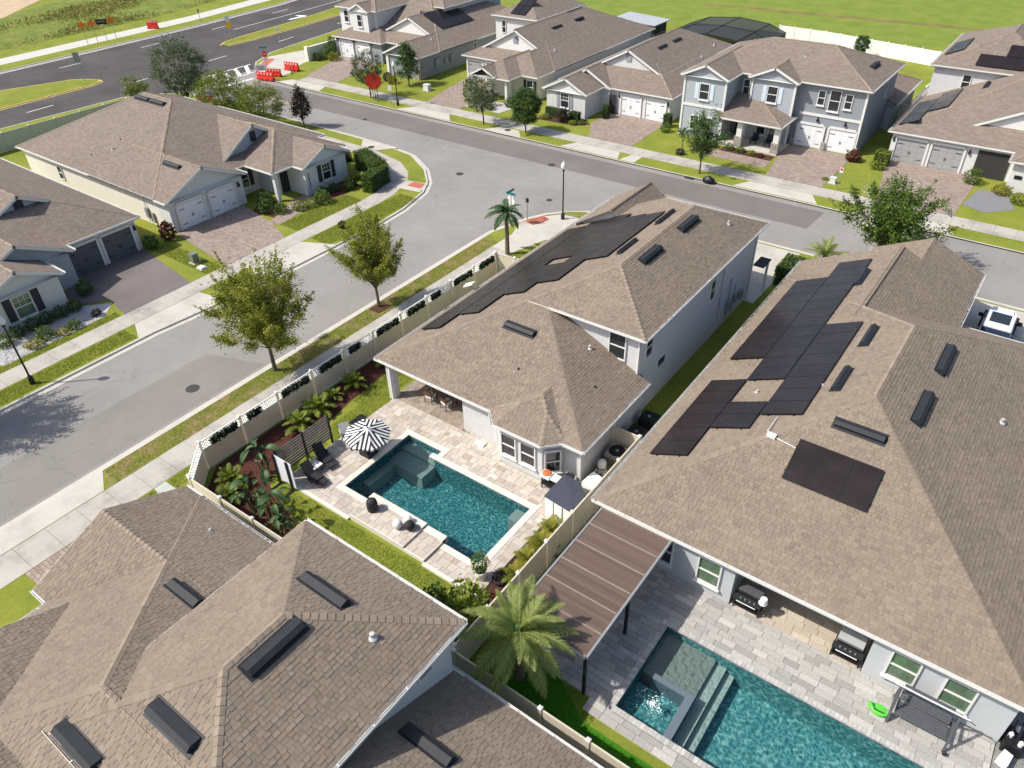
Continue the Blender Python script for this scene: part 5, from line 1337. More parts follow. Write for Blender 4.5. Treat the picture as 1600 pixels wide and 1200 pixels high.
obj('stand', MB().bar((-15.7, 22.95, .1), (-15.7, 22.95, .85), .05).bar((-15.0, 22.95, .1), (-15.0, 22.95, .85), .05).bar((-15.7, 23.35, .1), (-15.7, 23.35, .85), .05).bar((-15.0, 23.35, .1), (-15.0, 23.35, .85), .05).box(-15.75, 22.9, .4, -14.95, 23.4, .44), M_black, t)
obj('cabinet', MB().box(-15.8, 22.9, .86, -15.25, 23.4, 1.05), M_whitefab, t); obj('lid', MB().lathe((-15.52, 23.15, 1.05), [(.24, 0), (.24, .04), (.1, .07)], 18), plain('copper', (.52, .15, .05), .45, .1, 6), t); obj('side_shelf', MB().box(-15.2, 22.95, .9, -14.75, 23.4, 1.0), M_whitefab, t)
single('trash_bin', MB().lathe((-14.55, 23.75, .1), [(.22, 0), (.27, .75), (.29, .78), (.2, .86)], 14), M_blackm, 'black bin against the wall beside the pizza oven', 'bin')
single('white_tank', MB().prism([(-13.9, 23.9), (-13.1, 23.7), (-13.0, 24.7), (-13.8, 24.9)], .05, .75), M_wvinyl, 'white pump cover between the shed and the fence', 'cover')
def ac(label, x, y, r=.42, h=.85, mat=None):
    t = thing('air_conditioner', label, 'air conditioner', (x, y, .05))
    obj('casing', MB().box(x-r, y-r, .1, x+r, y+r, h), mat or M_grey, t)
    for k in range(6): obj('grille', MB().box(x-r-.01, y-r-.01, .18+k*.1, x+r+.01, y+r+.01, .21+k*.1), M_black, t)
    obj('fan_ring', MB().lathe((x, y, h), [(r*.92, 0), (r*.92, .04), (r*.75, .05), (r*.74, .012), (.02, .012)], 20), M_black, t); obj('fan_hub', MB().lathe((x, y, h+.01), [(.1, 0), (.1, .04), (.05, .05)], 10), M_grey, t)
    obj('pad', MB().box(x-r-.1, y-r-.1, 0, x+r+.1, y+r+.1, .1), M_conc, t)
ac('dark air conditioner nearest the far grass alley', -13.45, 30.3, .46, .9, M_blackm); ac('dark air conditioner just behind the screening fence', -13.4, 28.7, .5, .95, M_blackm); ac('beige pool heater with round fan inside the fence', -13.45, 26.7, .48, 1.0, plain('beige_metal', (.36, .33, .29), .5, .08, 5))
t = thing('pool_filter', 'cream pool filter tank and pump beside the heater', 'pool filter', (-13.6, 25.5, .05))
obj('tank', MB().lathe((-13.7, 25.6, .05), [(.2, 0), (.24, .1), (.24, .8), (.18, .95), (.05, 1.0)], 16), M_wvinyl, t, True); obj('band', MB().lathe((-13.7, 25.6, .05), [(.255, .5), (.26, .52), (.255, .56)], 16), M_black, t); obj('pump', MB().tube([(-13.5, 24.9, .25), (-13.5, 25.3, .25)], .13, 10), M_black, t); obj('pipework', MB().tube([(-13.5, 25.2, .3), (-13.3, 25.4, .6), (-13.6, 25.6, .7)], .035, 6).tube([(-13.9, 24.8, .1), (-13.9, 25.4, .5)], .035, 6), M_wvinyl, t)
t = thing('planter', 'white planter with small leafy tree at the near corner of the pool', 'planter', (-14.7, 16.55, .1))
obj('pot', MB().lathe((-14.7, 16.55, .1), [(.22, 0), (.27, .3), (.29, .55), (.25, .56), (.24, .5)], 16), M_white, t, True); obj('soil', MB().lathe((-14.7, 16.55, .6), [(.24, 0), (.2, .03)], 14), M_black, t)
t = thing('reflector_board', 'small white tilted board on a bracket at the roof edge above the lattice fence', 'board', (-28.5, 33.2, 2.9))
obj('board', MB().obox((-28.6, 33.2, 3.15), (.8, .3, .35), (-.3, 1, 0), (-.35, 0, .9), .34, .26, .015), M_wvinyl, t); obj('bracket', MB().bar((-28.15, 33.2, 2.85), (-28.6, 33.2, 3.12), .04), M_grey, t)
# ================================================================== right patio furniture
t = thing('swing_bench', 'slate grey slatted garden swing bench with canopy bar before the windows', 'swing', (3.0, 20.75, .09))
bx0, bx1, by = 2.1, 4.1, 20.75
gr = plain('slate_paint', (.085, .09, .105), .5, .1, 4)
for k in range(5): obj('seat_slat', MB().box(bx0+.12, by-.42+k*.135, .55, bx1-.12, by-.31+k*.135, .58), gr, t)
for k in range(6): obj('back_slat', MB().obox(((bx0+bx1)/2, by+.27+k*.045, .68+k*.115), (1, 0, 0), (0, -.36, -.93), (0, .93, -.36), (bx1-bx0)/2-.12, .05, .015), gr, t)
for x in (bx0, bx1):
    obj('end_frame', MB().bar((x, by-.6, .09), (x, by, 1.75), .09, .06).bar((x, by+.65, .09), (x, by, 1.75), .09, .06).bar((x, by-.38, .75), (x, by+.42, .75), .09, .06).bar((x, by-.5, .4), (x, by+.5, .4), .07, .05), gr, t)
obj('top_bar', MB().tube([(bx0-.25, by-.05, 1.78), (bx1+.3, by-.05, 1.78)], .03, 8), M_whitefab, t); obj('rod', MB().tube([(bx0-.6, by-.1, 1.72), (bx0-.1, by-.05, 1.76)], .015, 6).tube([(bx1+.2, by-.05, 1.76), (bx1+.5, by-.1, 1.72)], .015, 6), M_black, t)
single('ball_foot', MB().lathe((4.15, 20.05, .09), [(.02, 0), (.07, .04), (.09, .1), (.06, .17), (.02, .2)], 12), M_black, 'small black ball on the pavers at the foot of the swing bench', 'ball')
t = thing('pool_toy', 'bright green inflatable seat lying on the pavers', 'toy', (1.75, 20.5, .09))
gm = plain('lime_plastic', (.10, .52, .06), .35, .1, 4)
obj('ring', MB().tube([(1.75+.33*math.cos(a), 20.5+.25*math.sin(a), .2) for a in [PI*.95+PI*1.1*k/12 for k in range(13)]], .1, 10), gm, t, True); obj('seat', MB().lathe((1.75, 20.45, .1), [(.28, 0), (.28, .04), (.1, .05)], 14), gm, t); obj('strap', MB().bar((1.55, 20.25, .32), (1.95, 20.28, .32), .03), M_black, t)
def grill(label, x, y, lidmat):
    t = thing('barbecue', label, 'barbecue', (x, y, .09))
    obj('cart', MB().bar((x-.55, y-.28, .09), (x-.55, y-.28, .8), .05).bar((x+.55, y-.28, .09), (x+.55, y-.28, .8), .05).bar((x-.55, y+.28, .09), (x-.55, y+.28, .8), .05).bar((x+.55, y+.28, .09), (x+.55, y+.28, .8), .05).box(x-.58, y-.3, .25, x+.58, y+.3, .29), M_black, t)
    obj('shelf', MB().box(x-.6, y-.42, .78, x+.6, y-.1, .82), M_blackm, t); obj('firebox', MB().box(x-.5, y-.1, .7, x+.5, y+.32, .95), M_black, t)
    obj('hood', MB().obox((x, y+.12, 1.12), (1, 0, 0), (0, 1, .35), (0, -.35, 1), .5, .26, .13), lidmat, t); obj('handle', MB().bar((x-.42, y-.5, .8), (x+.42, y-.5, .8), .03), M_whitefab, t)
    for k in range(4): obj('knob', MB().lathe((x-.3+k*.2, y-.3, .82), [(.035, 0), (.03, .05)], 8), M_grey, t)
grill('charcoal barbecue with flat hood at the left end of the covered patio', -4.2, 22.05, plain('hood_charcoal', (.06, .06, .068), .4, .1, 4))
grill('silver hooded barbecue at the right end of the covered patio', .0, 22.1, plain('hood_grey', (.33, .34, .34), .4, .06, 4))
single('lamp_shade', MB().lathe((-3.6, 21.95, .95), [(.2, 0), (.14, .28), (.02, .29)], 12), M_whitefab, 'white conical shade on the side of the left barbecue', 'lamp shade')
t = thing('garden_cart', 'heap of black garden tools and a white bucket at the right wall corner', 'tools', (6.2, 21.4, 0))
obj('rack', MB().box(5.75, 21.5, .02, 6.4, 22.4, .5).bar((5.8, 21.5, .02), (5.9, 22.2, 1.2), .05).bar((6.2, 21.4, .02), (6.1, 22.3, 1.1), .05), M_black, t)
for x, y in ((5.9, 21.9), (6.25, 21.7), (6.1, 22.3)): obj('bottle', MB().lathe((x, y, .5), [(.08, 0), (.09, .2), (.03, .28)], 8), M_whitefab, t)
obj('bucket', MB().prism([(5.7, 20.9), (6.05, 20.75), (6.15, 21.25), (5.85, 21.35)], .02, .4), M_whitefab, t)
# ================================================================== vegetation
def leaf_mesh(name, C, size, seed, mat, up_=.35, asp=.5):
    """C: (n,3) leaf centres; one folded diamond per leaf"""
    g = np.random.default_rng(seed); n = len(C)
    d = g.normal(size=(n, 3)); d[:, 2] = np.abs(d[:, 2])*.3+up_*.3; d /= np.linalg.norm(d, axis=1)[:, None]
    r = g.normal(size=(n, 3)); s = np.cross(d, r); s /= np.linalg.norm(s, axis=1)[:, None]+1e-9
    nn = np.cross(d, s); L = (size*g.uniform(.65, 1.35, n))[:, None]
    V = np.empty((n, 4, 3)); V[:, 0] = C-d*L*.5; V[:, 1] = C+s*L*asp*.5+nn*L*.06; V[:, 2] = C+d*L*.5; V[:, 3] = C-s*L*asp*.5+nn*L*.06
    me = bpy.data.meshes.new(name); me.vertices.add(n*4); me.vertices.foreach_set('co', V.reshape(-1))
    me.loops.add(n*4); me.loops.foreach_set('vertex_index', np.arange(n*4, dtype=np.int32)); me.polygons.add(n)
    me.polygons.foreach_set('loop_start', np.arange(0, n*4, 4, dtype=np.int32)); me.polygons.foreach_set('loop_total', np.full(n, 4, dtype=np.int32))
    me.update(calc_edges=True); me.materials.append(mat); return me
def tree_parts(seed, H, R_, base, mat, nclump, per, lsize, spread=.42, shape='fan', trunk_r=.11, flat=1.0, bark=None):
    """returns trunk mesh and crown mesh in local coordinates; base = crown start height"""
    rr = random.Random(seed); g = np.random.default_rng(seed); m = MB()
    zc = base+(H-base)*.5
    tp_ = Vector((rr.uniform(-.1, .1), rr.uniform(-.1, .1), base))
    m.tube([(0, 0, -.05), (0.02, 0, base*.5), tp_], [trunk_r*1.25, trunk_r, trunk_r*.85], 8)
    tips = []
    nl = 9 if R_ > 1.6 else 6
    for k in range(nl):
        az = 2*PI*k/nl+rr.uniform(-.3, .3)
        el = rr.uniform(.35, 1.25) if shape == 'fan' else rr.uniform(.0, 1.3)
        L = (H-base)*.75
        e = tp_+Vector((math.cos(az)*math.cos(el)*R_*.8, math.sin(az)*math.cos(el)*R_*.8, math.sin(el)*(H-base)*.78))
        mid = tp_+(e-tp_)*.5+Vector((0, 0, .12*L))
        m.tube([tp_-Vector((0, 0, .1)), mid, e], [trunk_r*.5, trunk_r*.28, .012], 5)
        for j in range(3):
            s = rr.uniform(.35, .95); p = tp_+(e-tp_)*s+Vector((0, 0, .1*L*math.sin(PI*s)))
            q = p+Vector((rr.uniform(-1, 1), rr.uniform(-1, 1), rr.uniform(-.1, .8)))*R_*.42
            m.tube([p, q], [.028, .008], 4); tips.append(q)
        tips.append(e)
    C = []
    rad = np.array([R_, R_, (H-base)*.5*flat])
    if shape == 'fan':
        tips = []
        nb = max(16, int(nclump/7))
        for k in range(nb):
            az = 2.39996*k+rr.uniform(-.25, .25); el = .25+1.2*((k+.5)/nb)**.8; ln = rr.uniform(.72, 1.12)
            e = Vector((math.cos(az)*math.cos(el)*R_*ln*1.08, math.sin(az)*math.cos(el)*R_*ln*1.08, (H-base)*(.16+.80*math.sin(el)*ln)))
            m.tube([tp_, tp_+e*.5+Vector((0, 0, .1)), tp_+e], [trunk_r*.3, trunk_r*.16, .008], 4)
            for j in range(6):
                s = .34+.70*j/5; p = tp_+e*s+Vector((rr.gauss(0, .16), rr.gauss(0, .16), rr.gauss(0, .12)+.12*math.sin(PI*min(1, s))))*(.6+s*.4); tips.append(p)
    while len(tips) < nclump:
        v = g.normal(size=3); v /= np.linalg.norm(v); r = g.uniform(.45, 1.0)**.5
        p = v*rad*r
        k = (p[2]/rad[2]+1)/2
        if shape == 'fan': w_ = .45+.55*min(1, k*1.7) if k < .75 else 1.0
        elif shape == 'cone': w_ = 1.15-.85*k
        else: w_ = 1.0
        tips.append(Vector((p[0]*w_, p[1]*w_, zc+p[2])))
    for t_ in tips[:nclump]:
        sz = spread*rr.uniform(.6, 1.35); k = int(per*rr.uniform(.55, 1.4))
        c = g.normal(size=(k, 3))*np.array([sz, sz, sz*.7])*.6+np.array(t_)
        C.append(c)
        if shape == 'fan':      # feathery shoots
            dirv = np.array(t_)-np.array([0, 0, base]); dirv /= np.linalg.norm(dirv)+1e-6
            a = g.uniform(0, 1, (k//3, 1)); C.append(np.array(t_)+dirv*a*sz*2.2+g.normal(size=(k//3, 3))*.06)
    C = np.concatenate(C); C = C[C[:, 2] > base*.55]
    tm_ = m.mesh('trunk'); tm_.materials.append(bark or M_bark)
    return tm_, leaf_mesh('crown', C, lsize, seed, mat)
def tree(name, label, x, y, parts, rz=0, s=1.0, group=None, cat='tree', extra=None, z=0.0):
    t = thing(name, label, cat, (x, y, z), rz, group); t.scale = (s, s, s)
    for nm, me in (('trunk', parts[0]), ('crown', parts[1])):
        o = link(bpy.data.objects.new(nm, me)); o.parent = t
    if extra:
        for nm, me in extra: o = link(bpy.data.objects.new(nm, me)); o.parent = t
    return t
elm1 = tree_parts(11, 7.2, 3.35, 1.7, LE, 230, 150, .135, .40, 'fan', .12)
elm2 = tree_parts(12, 6.6, 2.35, 1.5, LE, 165, 140, .13, .34, 'fan', .10)
oak = tree_parts(21, 5.9, 2.0, 1.5, LG, 120, 60, .15, .38, 'round', .09)
oakb = tree_parts(23, 8.4, 3.0, 1.2, LG, 210, 60, .19, .5, 'round', .14)
oakc = tree_parts(24, 5.6, 2.15, 1.4, LD, 115, 60, .15, .4, 'fan', .08)
lig = tree_parts(31, 4.7, 1.6, 1.0, LD, 180, 120, .13, .27, 'round', .08)
low1 = tree_parts(41, 6.0, 3.0, .8, LB, 200, 60, .18, .48, 'round', .10)
mag = tree_parts(51, 4.6, 1.25, .8, LM, 80, 45, .2, .32, 'cone', .07)
magg = tree_parts(53, 5.6, 1.7, .7, LD, 110, 55, .2, .4, 'cone', .08)
cre = tree_parts(61, 6.2, 3.6, 1.0, LH, 200, 90, .17, .42, 'fan', .10)
g_ = np.random.default_rng(5); bl = g_.normal(size=(2600, 3)); bl /= np.linalg.norm(bl, axis=1)[:, None]; bl[:, 2] = np.abs(bl[:, 2])
keep = (np.sin(bl[:, 0]*9)+np.sin(bl[:, 1]*8+1)+np.sin(bl[:, 2]*7)) > 1.7
blm = leaf_mesh('blossom', (bl*np.array([3.6, 3.6, 2.6])*g_.uniform(.92, 1.06, (2600, 1))+np.array([0, 0, 3.9]))[keep], .15, 6, LW, 1.0, .9)
tree('street_tree', 'large yellow-green street tree beside the lattice fence, nearest the camera', -35.6, 21.9, elm1)
tree('street_tree', 'yellow-green street tree in a mulch ring midway along the side street', -35.6, 31.3, elm2, 1.0)
tree('street_tree', 'grey-green oak beside the red round sign on the far verge', -71.8, 67.0, oak, .3)
tree('street_tree', 'thin grey-green oak before the cream house', -53.6, 66.6, oak, 1.7, .92)
tree('clipped_tree', 'round clipped dark green tree beside the storm drain', -48.0, 66.9, lig, .4)
tree('street_tree', 'spreading green tree on the verge before the blue-grey house', -27.2, 66.4, oakc, .9)
tree('oak_tree', 'tall dark grey-green tree behind the left house at the boulevard corner', -89.0, 52.6, oakb, .2)
tree('low_tree', 'wide yellow-green bushy tree behind the left house roof', -79.0, 51.0, low1, .5, .98)
tree('low_tree', 'yellow-green bushy tree beside the dark red magnolia', -73.4, 51.9, low1, 2.4, .85)
tree('magnolia_tree', 'narrow dark reddish magnolia on the near verge of the main street', -70.4, 54.9, mag, .1)
tree('magnolia_tree', 'bronze-green magnolia against the grey corner house', -71.2, 73.4, magg, .8)
tree('small_tree', 'small dark round tree beside the crosswalk', -92.6, 59.0-2.4, mag, 1.1, .75)
tree('flowering_tree', 'large white-blossomed tree before the grey house roof', -8.2, 57.6, cre, .3, 1.0, extra=[('blossom', blm)])
tree('small_tree', 'small leafy tree showing above the white field fence', -26.8, 116.4, lig, .9, .6)
tree('street_tree', 'grey-green tree at the right edge by the pale house', .6, 75.5, oak, 2.2, .85)
tree('street_tree', 'street tree standing just beyond the left edge, its shadow on the street', -47.2, 6.4, elm1, 2.0, .95)
sm = tree_parts(71, 2.9, 1.6, .2, LB, 60, 60, .17, .35, 'round', .05)
tree('shrub', 'rounded yellow-green shrub at the boulevard kerb beyond the left roof', -97.0, 50.6, sm, 0, 1.0, cat='shrub')
# ---- palms
def frond_mesh(L, droop, seed, n=46, ll=.55, mat=None, wid=.032):
    rr = random.Random(seed); m = MB(); P_ = []
    for k in range(13):
        t = k/12; P_.append(Vector((L*t*(1-.12*t*droop), 0, L*(.62*t-droop*.95*t*t))))
    m.tube(P_, [.035*(1-t/13)+.006 for t in range(13)], 5)
    for k in range(n):
        t = .10+.88*k/n; i = min(11, int(t*12)); f = t*12-i; p = P_[i]+(P_[i+1]-P_[i])*f; d = (P_[i+1]-P_[i]).normalized()
        for s in (-1, 1):
            ln = ll*math.sin(PI*min(1, .18+t*.8))*rr.uniform(.8, 1.1)
            q = (Vector((0, s, 0))*.85+d*.75+Vector((0, 0, rr.uniform(-.1, .28)))).normalized()
            e = p+q*ln-Vector((0, 0, ln*.22)); mid = p+q*ln*.5
            w = d*wid
            b = len(m.v); m.v += [tuple(x) for x in (p-w*.6, p+w*.6, mid+w, mid-w, e)]; m.f += [(b, b+1, b+2, b+3), (b+3, b+2, b+4)]
    me = m.mesh('frond'); me.materials.append(mat or LP); return me
def palm(name, label, x, y, H, fr, nf, s=1.0, tr=.16, trunk=True, z=0, seed=1, elev=(-.25, 1.1)):
    t = thing(name, label, 'palm', (x, y, z)); rr = random.Random(seed)
    if trunk:
        m = MB(); prof = []
        for k in range(18): prof.append((tr*(1.0+.12*(k % 2))*(1.15-.25*k/18), H*k/17))
        m.lathe((x, y, z), prof, 10); obj('trunk', m, M_barkp, t)
        obj('crownshaft', MB().lathe((x, y, z+H), [(tr*.95, -.1), (tr*1.2, .2), (tr*.5, .6)], 10), LBAN, t)
    for k in range(nf):
        a = 2.39996*k+rr.uniform(-.15, .15); e = elev[0]+(elev[1]-elev[0])*(k/(nf-1))**1.2
        o = link(bpy.data.objects.new('frond', fr[k % len(fr)])); o.parent = t; o.location = (0, 0, H+.1); ss = s*rr.uniform(.85, 1.1)*(1-.15*k/nf)
        o.rotation_euler = (rr.uniform(-.25, .25), -e+.25, a); o.scale = (ss, ss, ss)
    return t
FB = [frond_mesh(2.5, .5, 1, 70, .5, None, .018), frond_mesh(2.6, .72, 2, 70, .5, None, .018), frond_mesh(2.4, .4, 3, 70, .48, None, .018), frond_mesh(2.7, .85, 4, 70, .52, None, .018)]
palm('palm_tree', 'large feathery date palm in the corner beside the brown pergola', -10.4, 13.6, 2.9, FB, 36, 1.06, .2, seed=4, elev=(-.5, 1.1))
FQ = [frond_mesh(1.9, .95, 5, 34, .5, LBAN, .04), frond_mesh(2.0, .8, 6, 34, .5, LBAN, .04)]
palm('palm_tree', 'queen palm on the grass verge by the corner stop sign', -32.7, 42.9, 3.4, FQ, 16, 1.0, .15, seed=7, elev=(-.2, 1.0))
palm('palm_tree', 'low pale feathery palm beside the white-blossomed tree', -11.6, 55.0, .5, FB[:2], 20, .85, .2, seed=9, elev=(.1, 1.15))
palm('palm_tree', 'slender young palm on the lawn of the blue-grey house', -31.2, 70.8, 1.9, FQ, 9, .55, .05, seed=10)
FS = [frond_mesh(1.05, .55, 21, 20, .34, LB, .026), frond_mesh(.95, .7, 22, 20, .32, LB, .026)]
FY = [frond_mesh(1.15, .6, 23, 26, .36, LY, .017), frond_mesh(1.0, .75, 24, 26, .34, LB, .017)]
def bush_palm(label, x, y, s, fr, n=14, seed=1, name='areca_palm'):
    return palm(name, label, x, y, .15, fr, n, s, .05, False, 0, seed, (.1, 1.35))
for i, (x, y, s, l) in enumerate(((-30.3, 26.3, .8, 'lime green palm clump by the fence nearest the lanai'), (-30.2, 23.6, 1.0, 'bright green palm clump against the fence behind the striped umbrella'), (-30.1, 20.6, 1.25, 'tall lime palm clump in the middle of the lattice fence bed'), (-29.9, 19.0, 1.2, 'broad lime palm clump beside the slatted wood screen'),
                                  (-30.2, 22.0, .7, 'small dark palm tuft between larger clumps of the lattice fence bed'), (-29.3, 13.9, 1.1, 'yellow-green palm clump in the angled fence corner'), (-28.4, 13.1, .95, 'pale palm clump along the foot fence near the corner'))):
    bush_palm(l, x, y, s, FS, 15, i+1)
for i, (x, y, s, l) in enumerate(((-13.5, 20.6, .95, 'yellow-green areca palm nearest the white shed'), (-13.3, 19.6, 1.05, 'tallest areca palm along the pool fence'), (-13.5, 18.5, .9, 'yellow areca palm in the middle of the pool fence row'), (-13.35, 17.4, .95, 'golden areca palm beside the pool corner'))):
    bush_palm(l, x, y, s, FY, 17, i+30)
bush_palm('drooping palm before the clipped hedge of the left corner house', -53.0, 46.2, 1.6, FS, 14, 50, 'garden_palm')
bush_palm('small spiky plant on the coffee table between the black chairs', -26.7, 17.1, .35, FS, 12, 51, 'potted_plant').location.z = .54
# ---- broad paddle leaves (bird of paradise / banana)
def paddle(L, wd, seed):
    m = MB(); n = 10; rr = random.Random(seed)
    st = [Vector((0, 0, 0)), Vector((.12*L, 0, .55*L)), Vector((.3*L, 0, .95*L))]
    m.tube(st, [.035, .028, .02], 5); b = len(m.v)
    for k in range(n+1):
        t = k/n; w = wd*math.sin(PI*min(.97, .05+t*.93))**.7; c = st[2]+Vector((.62*L*t, 0, .30*L*t-.5*L*t*t))
        m.v += [tuple(c+Vector((0, -w, .10*w))), tuple(c+Vector((0, 0, -.05))), tuple(c+Vector((0, w, .10*w)))]
    for k in range(n): m.f += [(b+3*k, b+3*k+1, b+3*k+4, b+3*k+3), (b+3*k+1, b+3*k+2, b+3*k+5, b+3*k+4)]
    me = m.mesh('leaf'); me.materials.append(LBAN); return me
PD = [paddle(.95, .15, 1), paddle(.8, .13, 2), paddle(1.1, .17, 3)]
def paddles(label, x, y, n, s, seed, stalks=True):
    t = thing('bird_of_paradise', label, 'plant', (x, y, 0)); rr = random.Random(seed)
    for k in range(n):
        o = link(bpy.data.objects.new('leaf', PD[k % 3])); o.parent = t; ss = s*rr.uniform(.7, 1.15)
        o.location = (rr.uniform(-.25, .25), rr.uniform(-.25, .25), rr.uniform(.1, 1.1)*s if stalks else 0); o.scale = (ss,)*3; o.rotation_euler = (rr.uniform(-.2, .2), rr.uniform(-.35, .35), 2.4*k+rr.uniform(-.3, .3))
    if stalks:
        m = MB()
        for k in range(5):
            a = rr.uniform(0, 6.28); m.tube([(x+.2*math.cos(a), y+.2*math.sin(a), 0), (x+.3*math.cos(a), y+.3*math.sin(a), 1.2*s)], [.07, .05], 6)
        obj('stalk', m, plain('dry_stalk', (.26, .19, .10), .9, .4, 5) if 'dry_stalk' not in MATS else MATS['dry_stalk'], t)
paddles('tall banana clump with broad leaves in the foot bed of the pool yard', -26.6, 13.2, 14, 1.15, 1)
paddles('banana clump with dry tan stalks beside the slatted screen lawn', -25.3, 13.4, 12, 1.1, 2)
paddles('upright bird of paradise near the white side panel', -28.4, 15.3, 10, 1.1, 3)
paddles('dark broad-leaved clump behind the near roof hip', -24.2, 12.9, 9, .9, 4)
t = thing('fallen_fronds', 'heap of dry fallen stalks and leaves behind the near roof', 'debris', (-24.0, 13.4, 0))
m = MB(); 
for k in range(46):
    a = rnd.uniform(0, PI); x, y = -24.2+rnd.uniform(-1.3, 1.0), 13.2+rnd.uniform(-.7, .5); L = rnd.uniform(.3, .8)
    m.bar((x, y, .05+rnd.uniform(0, .35)), (x+L*math.cos(a), y+L*math.sin(a), .1+rnd.uniform(0, .5)), .035, .02)
obj('stalks', m, MATS['dry_stalk'], t)
# ---- shrubs and hedges
def shrub_mesh(seed, rx, ry, rz, n, size, mat, box=False):
    g = np.random.default_rng(seed)
    if box:
        p = g.uniform(-1, 1, (n, 3)); k = g.integers(0, 3, n); f = p[np.arange(n), k]; p[np.arange(n), k] = np.sign(f)*g.uniform(.86, 1.03, n)
        p = p*np.array([rx, ry, rz])+np.array([0, 0, rz])
    else:
        p = g.normal(size=(n, 3)); p /= np.linalg.norm(p, axis=1)[:, None]; p *= g.uniform(.7, 1.08, (n, 1))*(1+.18*np.sin(p[:, :1]*5+seed)*np.sin(p[:, 1:2]*6))
        p = p*np.array([rx, ry, rz])+np.array([0, 0, rz*.85])
    p = p[p[:, 2] > .02]
    return leaf_mesh('foliage', p, size, seed, mat)
SHR = {'g': shrub_mesh(1, .55, .55, .5, 700, .13, LH), 'd': shrub_mesh(2, .5, .5, .5, 650, .13, LD), 'b': shrub_mesh(3, .6, .55, .42, 700, .13, LB), 'y': shrub_mesh(4, .5, .5, .35, 500, .13, LY), 'r': shrub_mesh(5, .45, .45, .4, 420, .2, LR), 'm': shrub_mesh(6, .5, .5, .55, 420, .18, LM)}
CORE = {}
def shrub(label, x, y, kind, s=1.0, sz=1.0, name='shrub', group=None, z=0):
    o = link(bpy.data.objects.new(name, SHR[kind])); o.location = (x, y, z); o.scale = (s, s, s*sz); o.rotation_euler = (0, 0, rnd.uniform(0, 6))
    ORG[o] = Vector((x, y, z)); return tag(o, label, 'shrub', group)
def hedge(label, x0, y0, x1, y1, h, mat=None, n=None, size=.13, rz=0):
    cx, cy = (x0+x1)/2, (y0+y1)/2; rx, ry = abs(x1-x0)/2, abs(y1-y0)/2
    n = n or int(260*(rx*ry*4+2*h*(rx+ry)*2))
    t = thing('hedge', label, 'hedge', (cx, cy, 0), rz)
    o = link(bpy.data.objects.new('foliage', shrub_mesh(int(abs(cx*7+cy)), rx, ry, h/2, n, size, mat or LH, True))); o.parent = t
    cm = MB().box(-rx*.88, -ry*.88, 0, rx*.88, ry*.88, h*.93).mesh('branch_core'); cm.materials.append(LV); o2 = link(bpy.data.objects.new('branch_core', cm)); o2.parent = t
    return t
hedge('tall clipped hedge wrapping the front of the left corner house', -56.0, 48.2, -51.6, 49.8, 1.9, rz=-.35)
hedge('clipped hedge end beside the curved sidewalk', -51.7, 45.4, -50.6, 48.6, 1.7, rz=.2)
hedge('dark clipped hedge in shade between the white house and the grey house', -13.7, 49.8, -12.0, 52.4, 1.5)
hedge('dark hedge row along the near verge behind the left house', -72, 49.6, -58.2, 50.5, .9, LM)
hedge('clipped box hedge beside the grey garage doors on the right', -14.3, 77.4, -13.0, 78.8, 1.25, LB)
hedge('low clipped hedge under the window of the bright white house', -49.5, 72.9, -46.9, 73.5, .95, LD); hedge('clipped hedge block at the corner of the bright white house', -46.1, 72.7, -45.0, 73.5, 1.0, LD)
hedge('narrow clipped column shrub by the arched door of the white house', -43.4, 75.5, -42.8, 76.1, 1.5, LD); hedge('clipped column shrub right of the white garage', -36.3, 76.4, -35.5, 77.2, 1.4, LD)
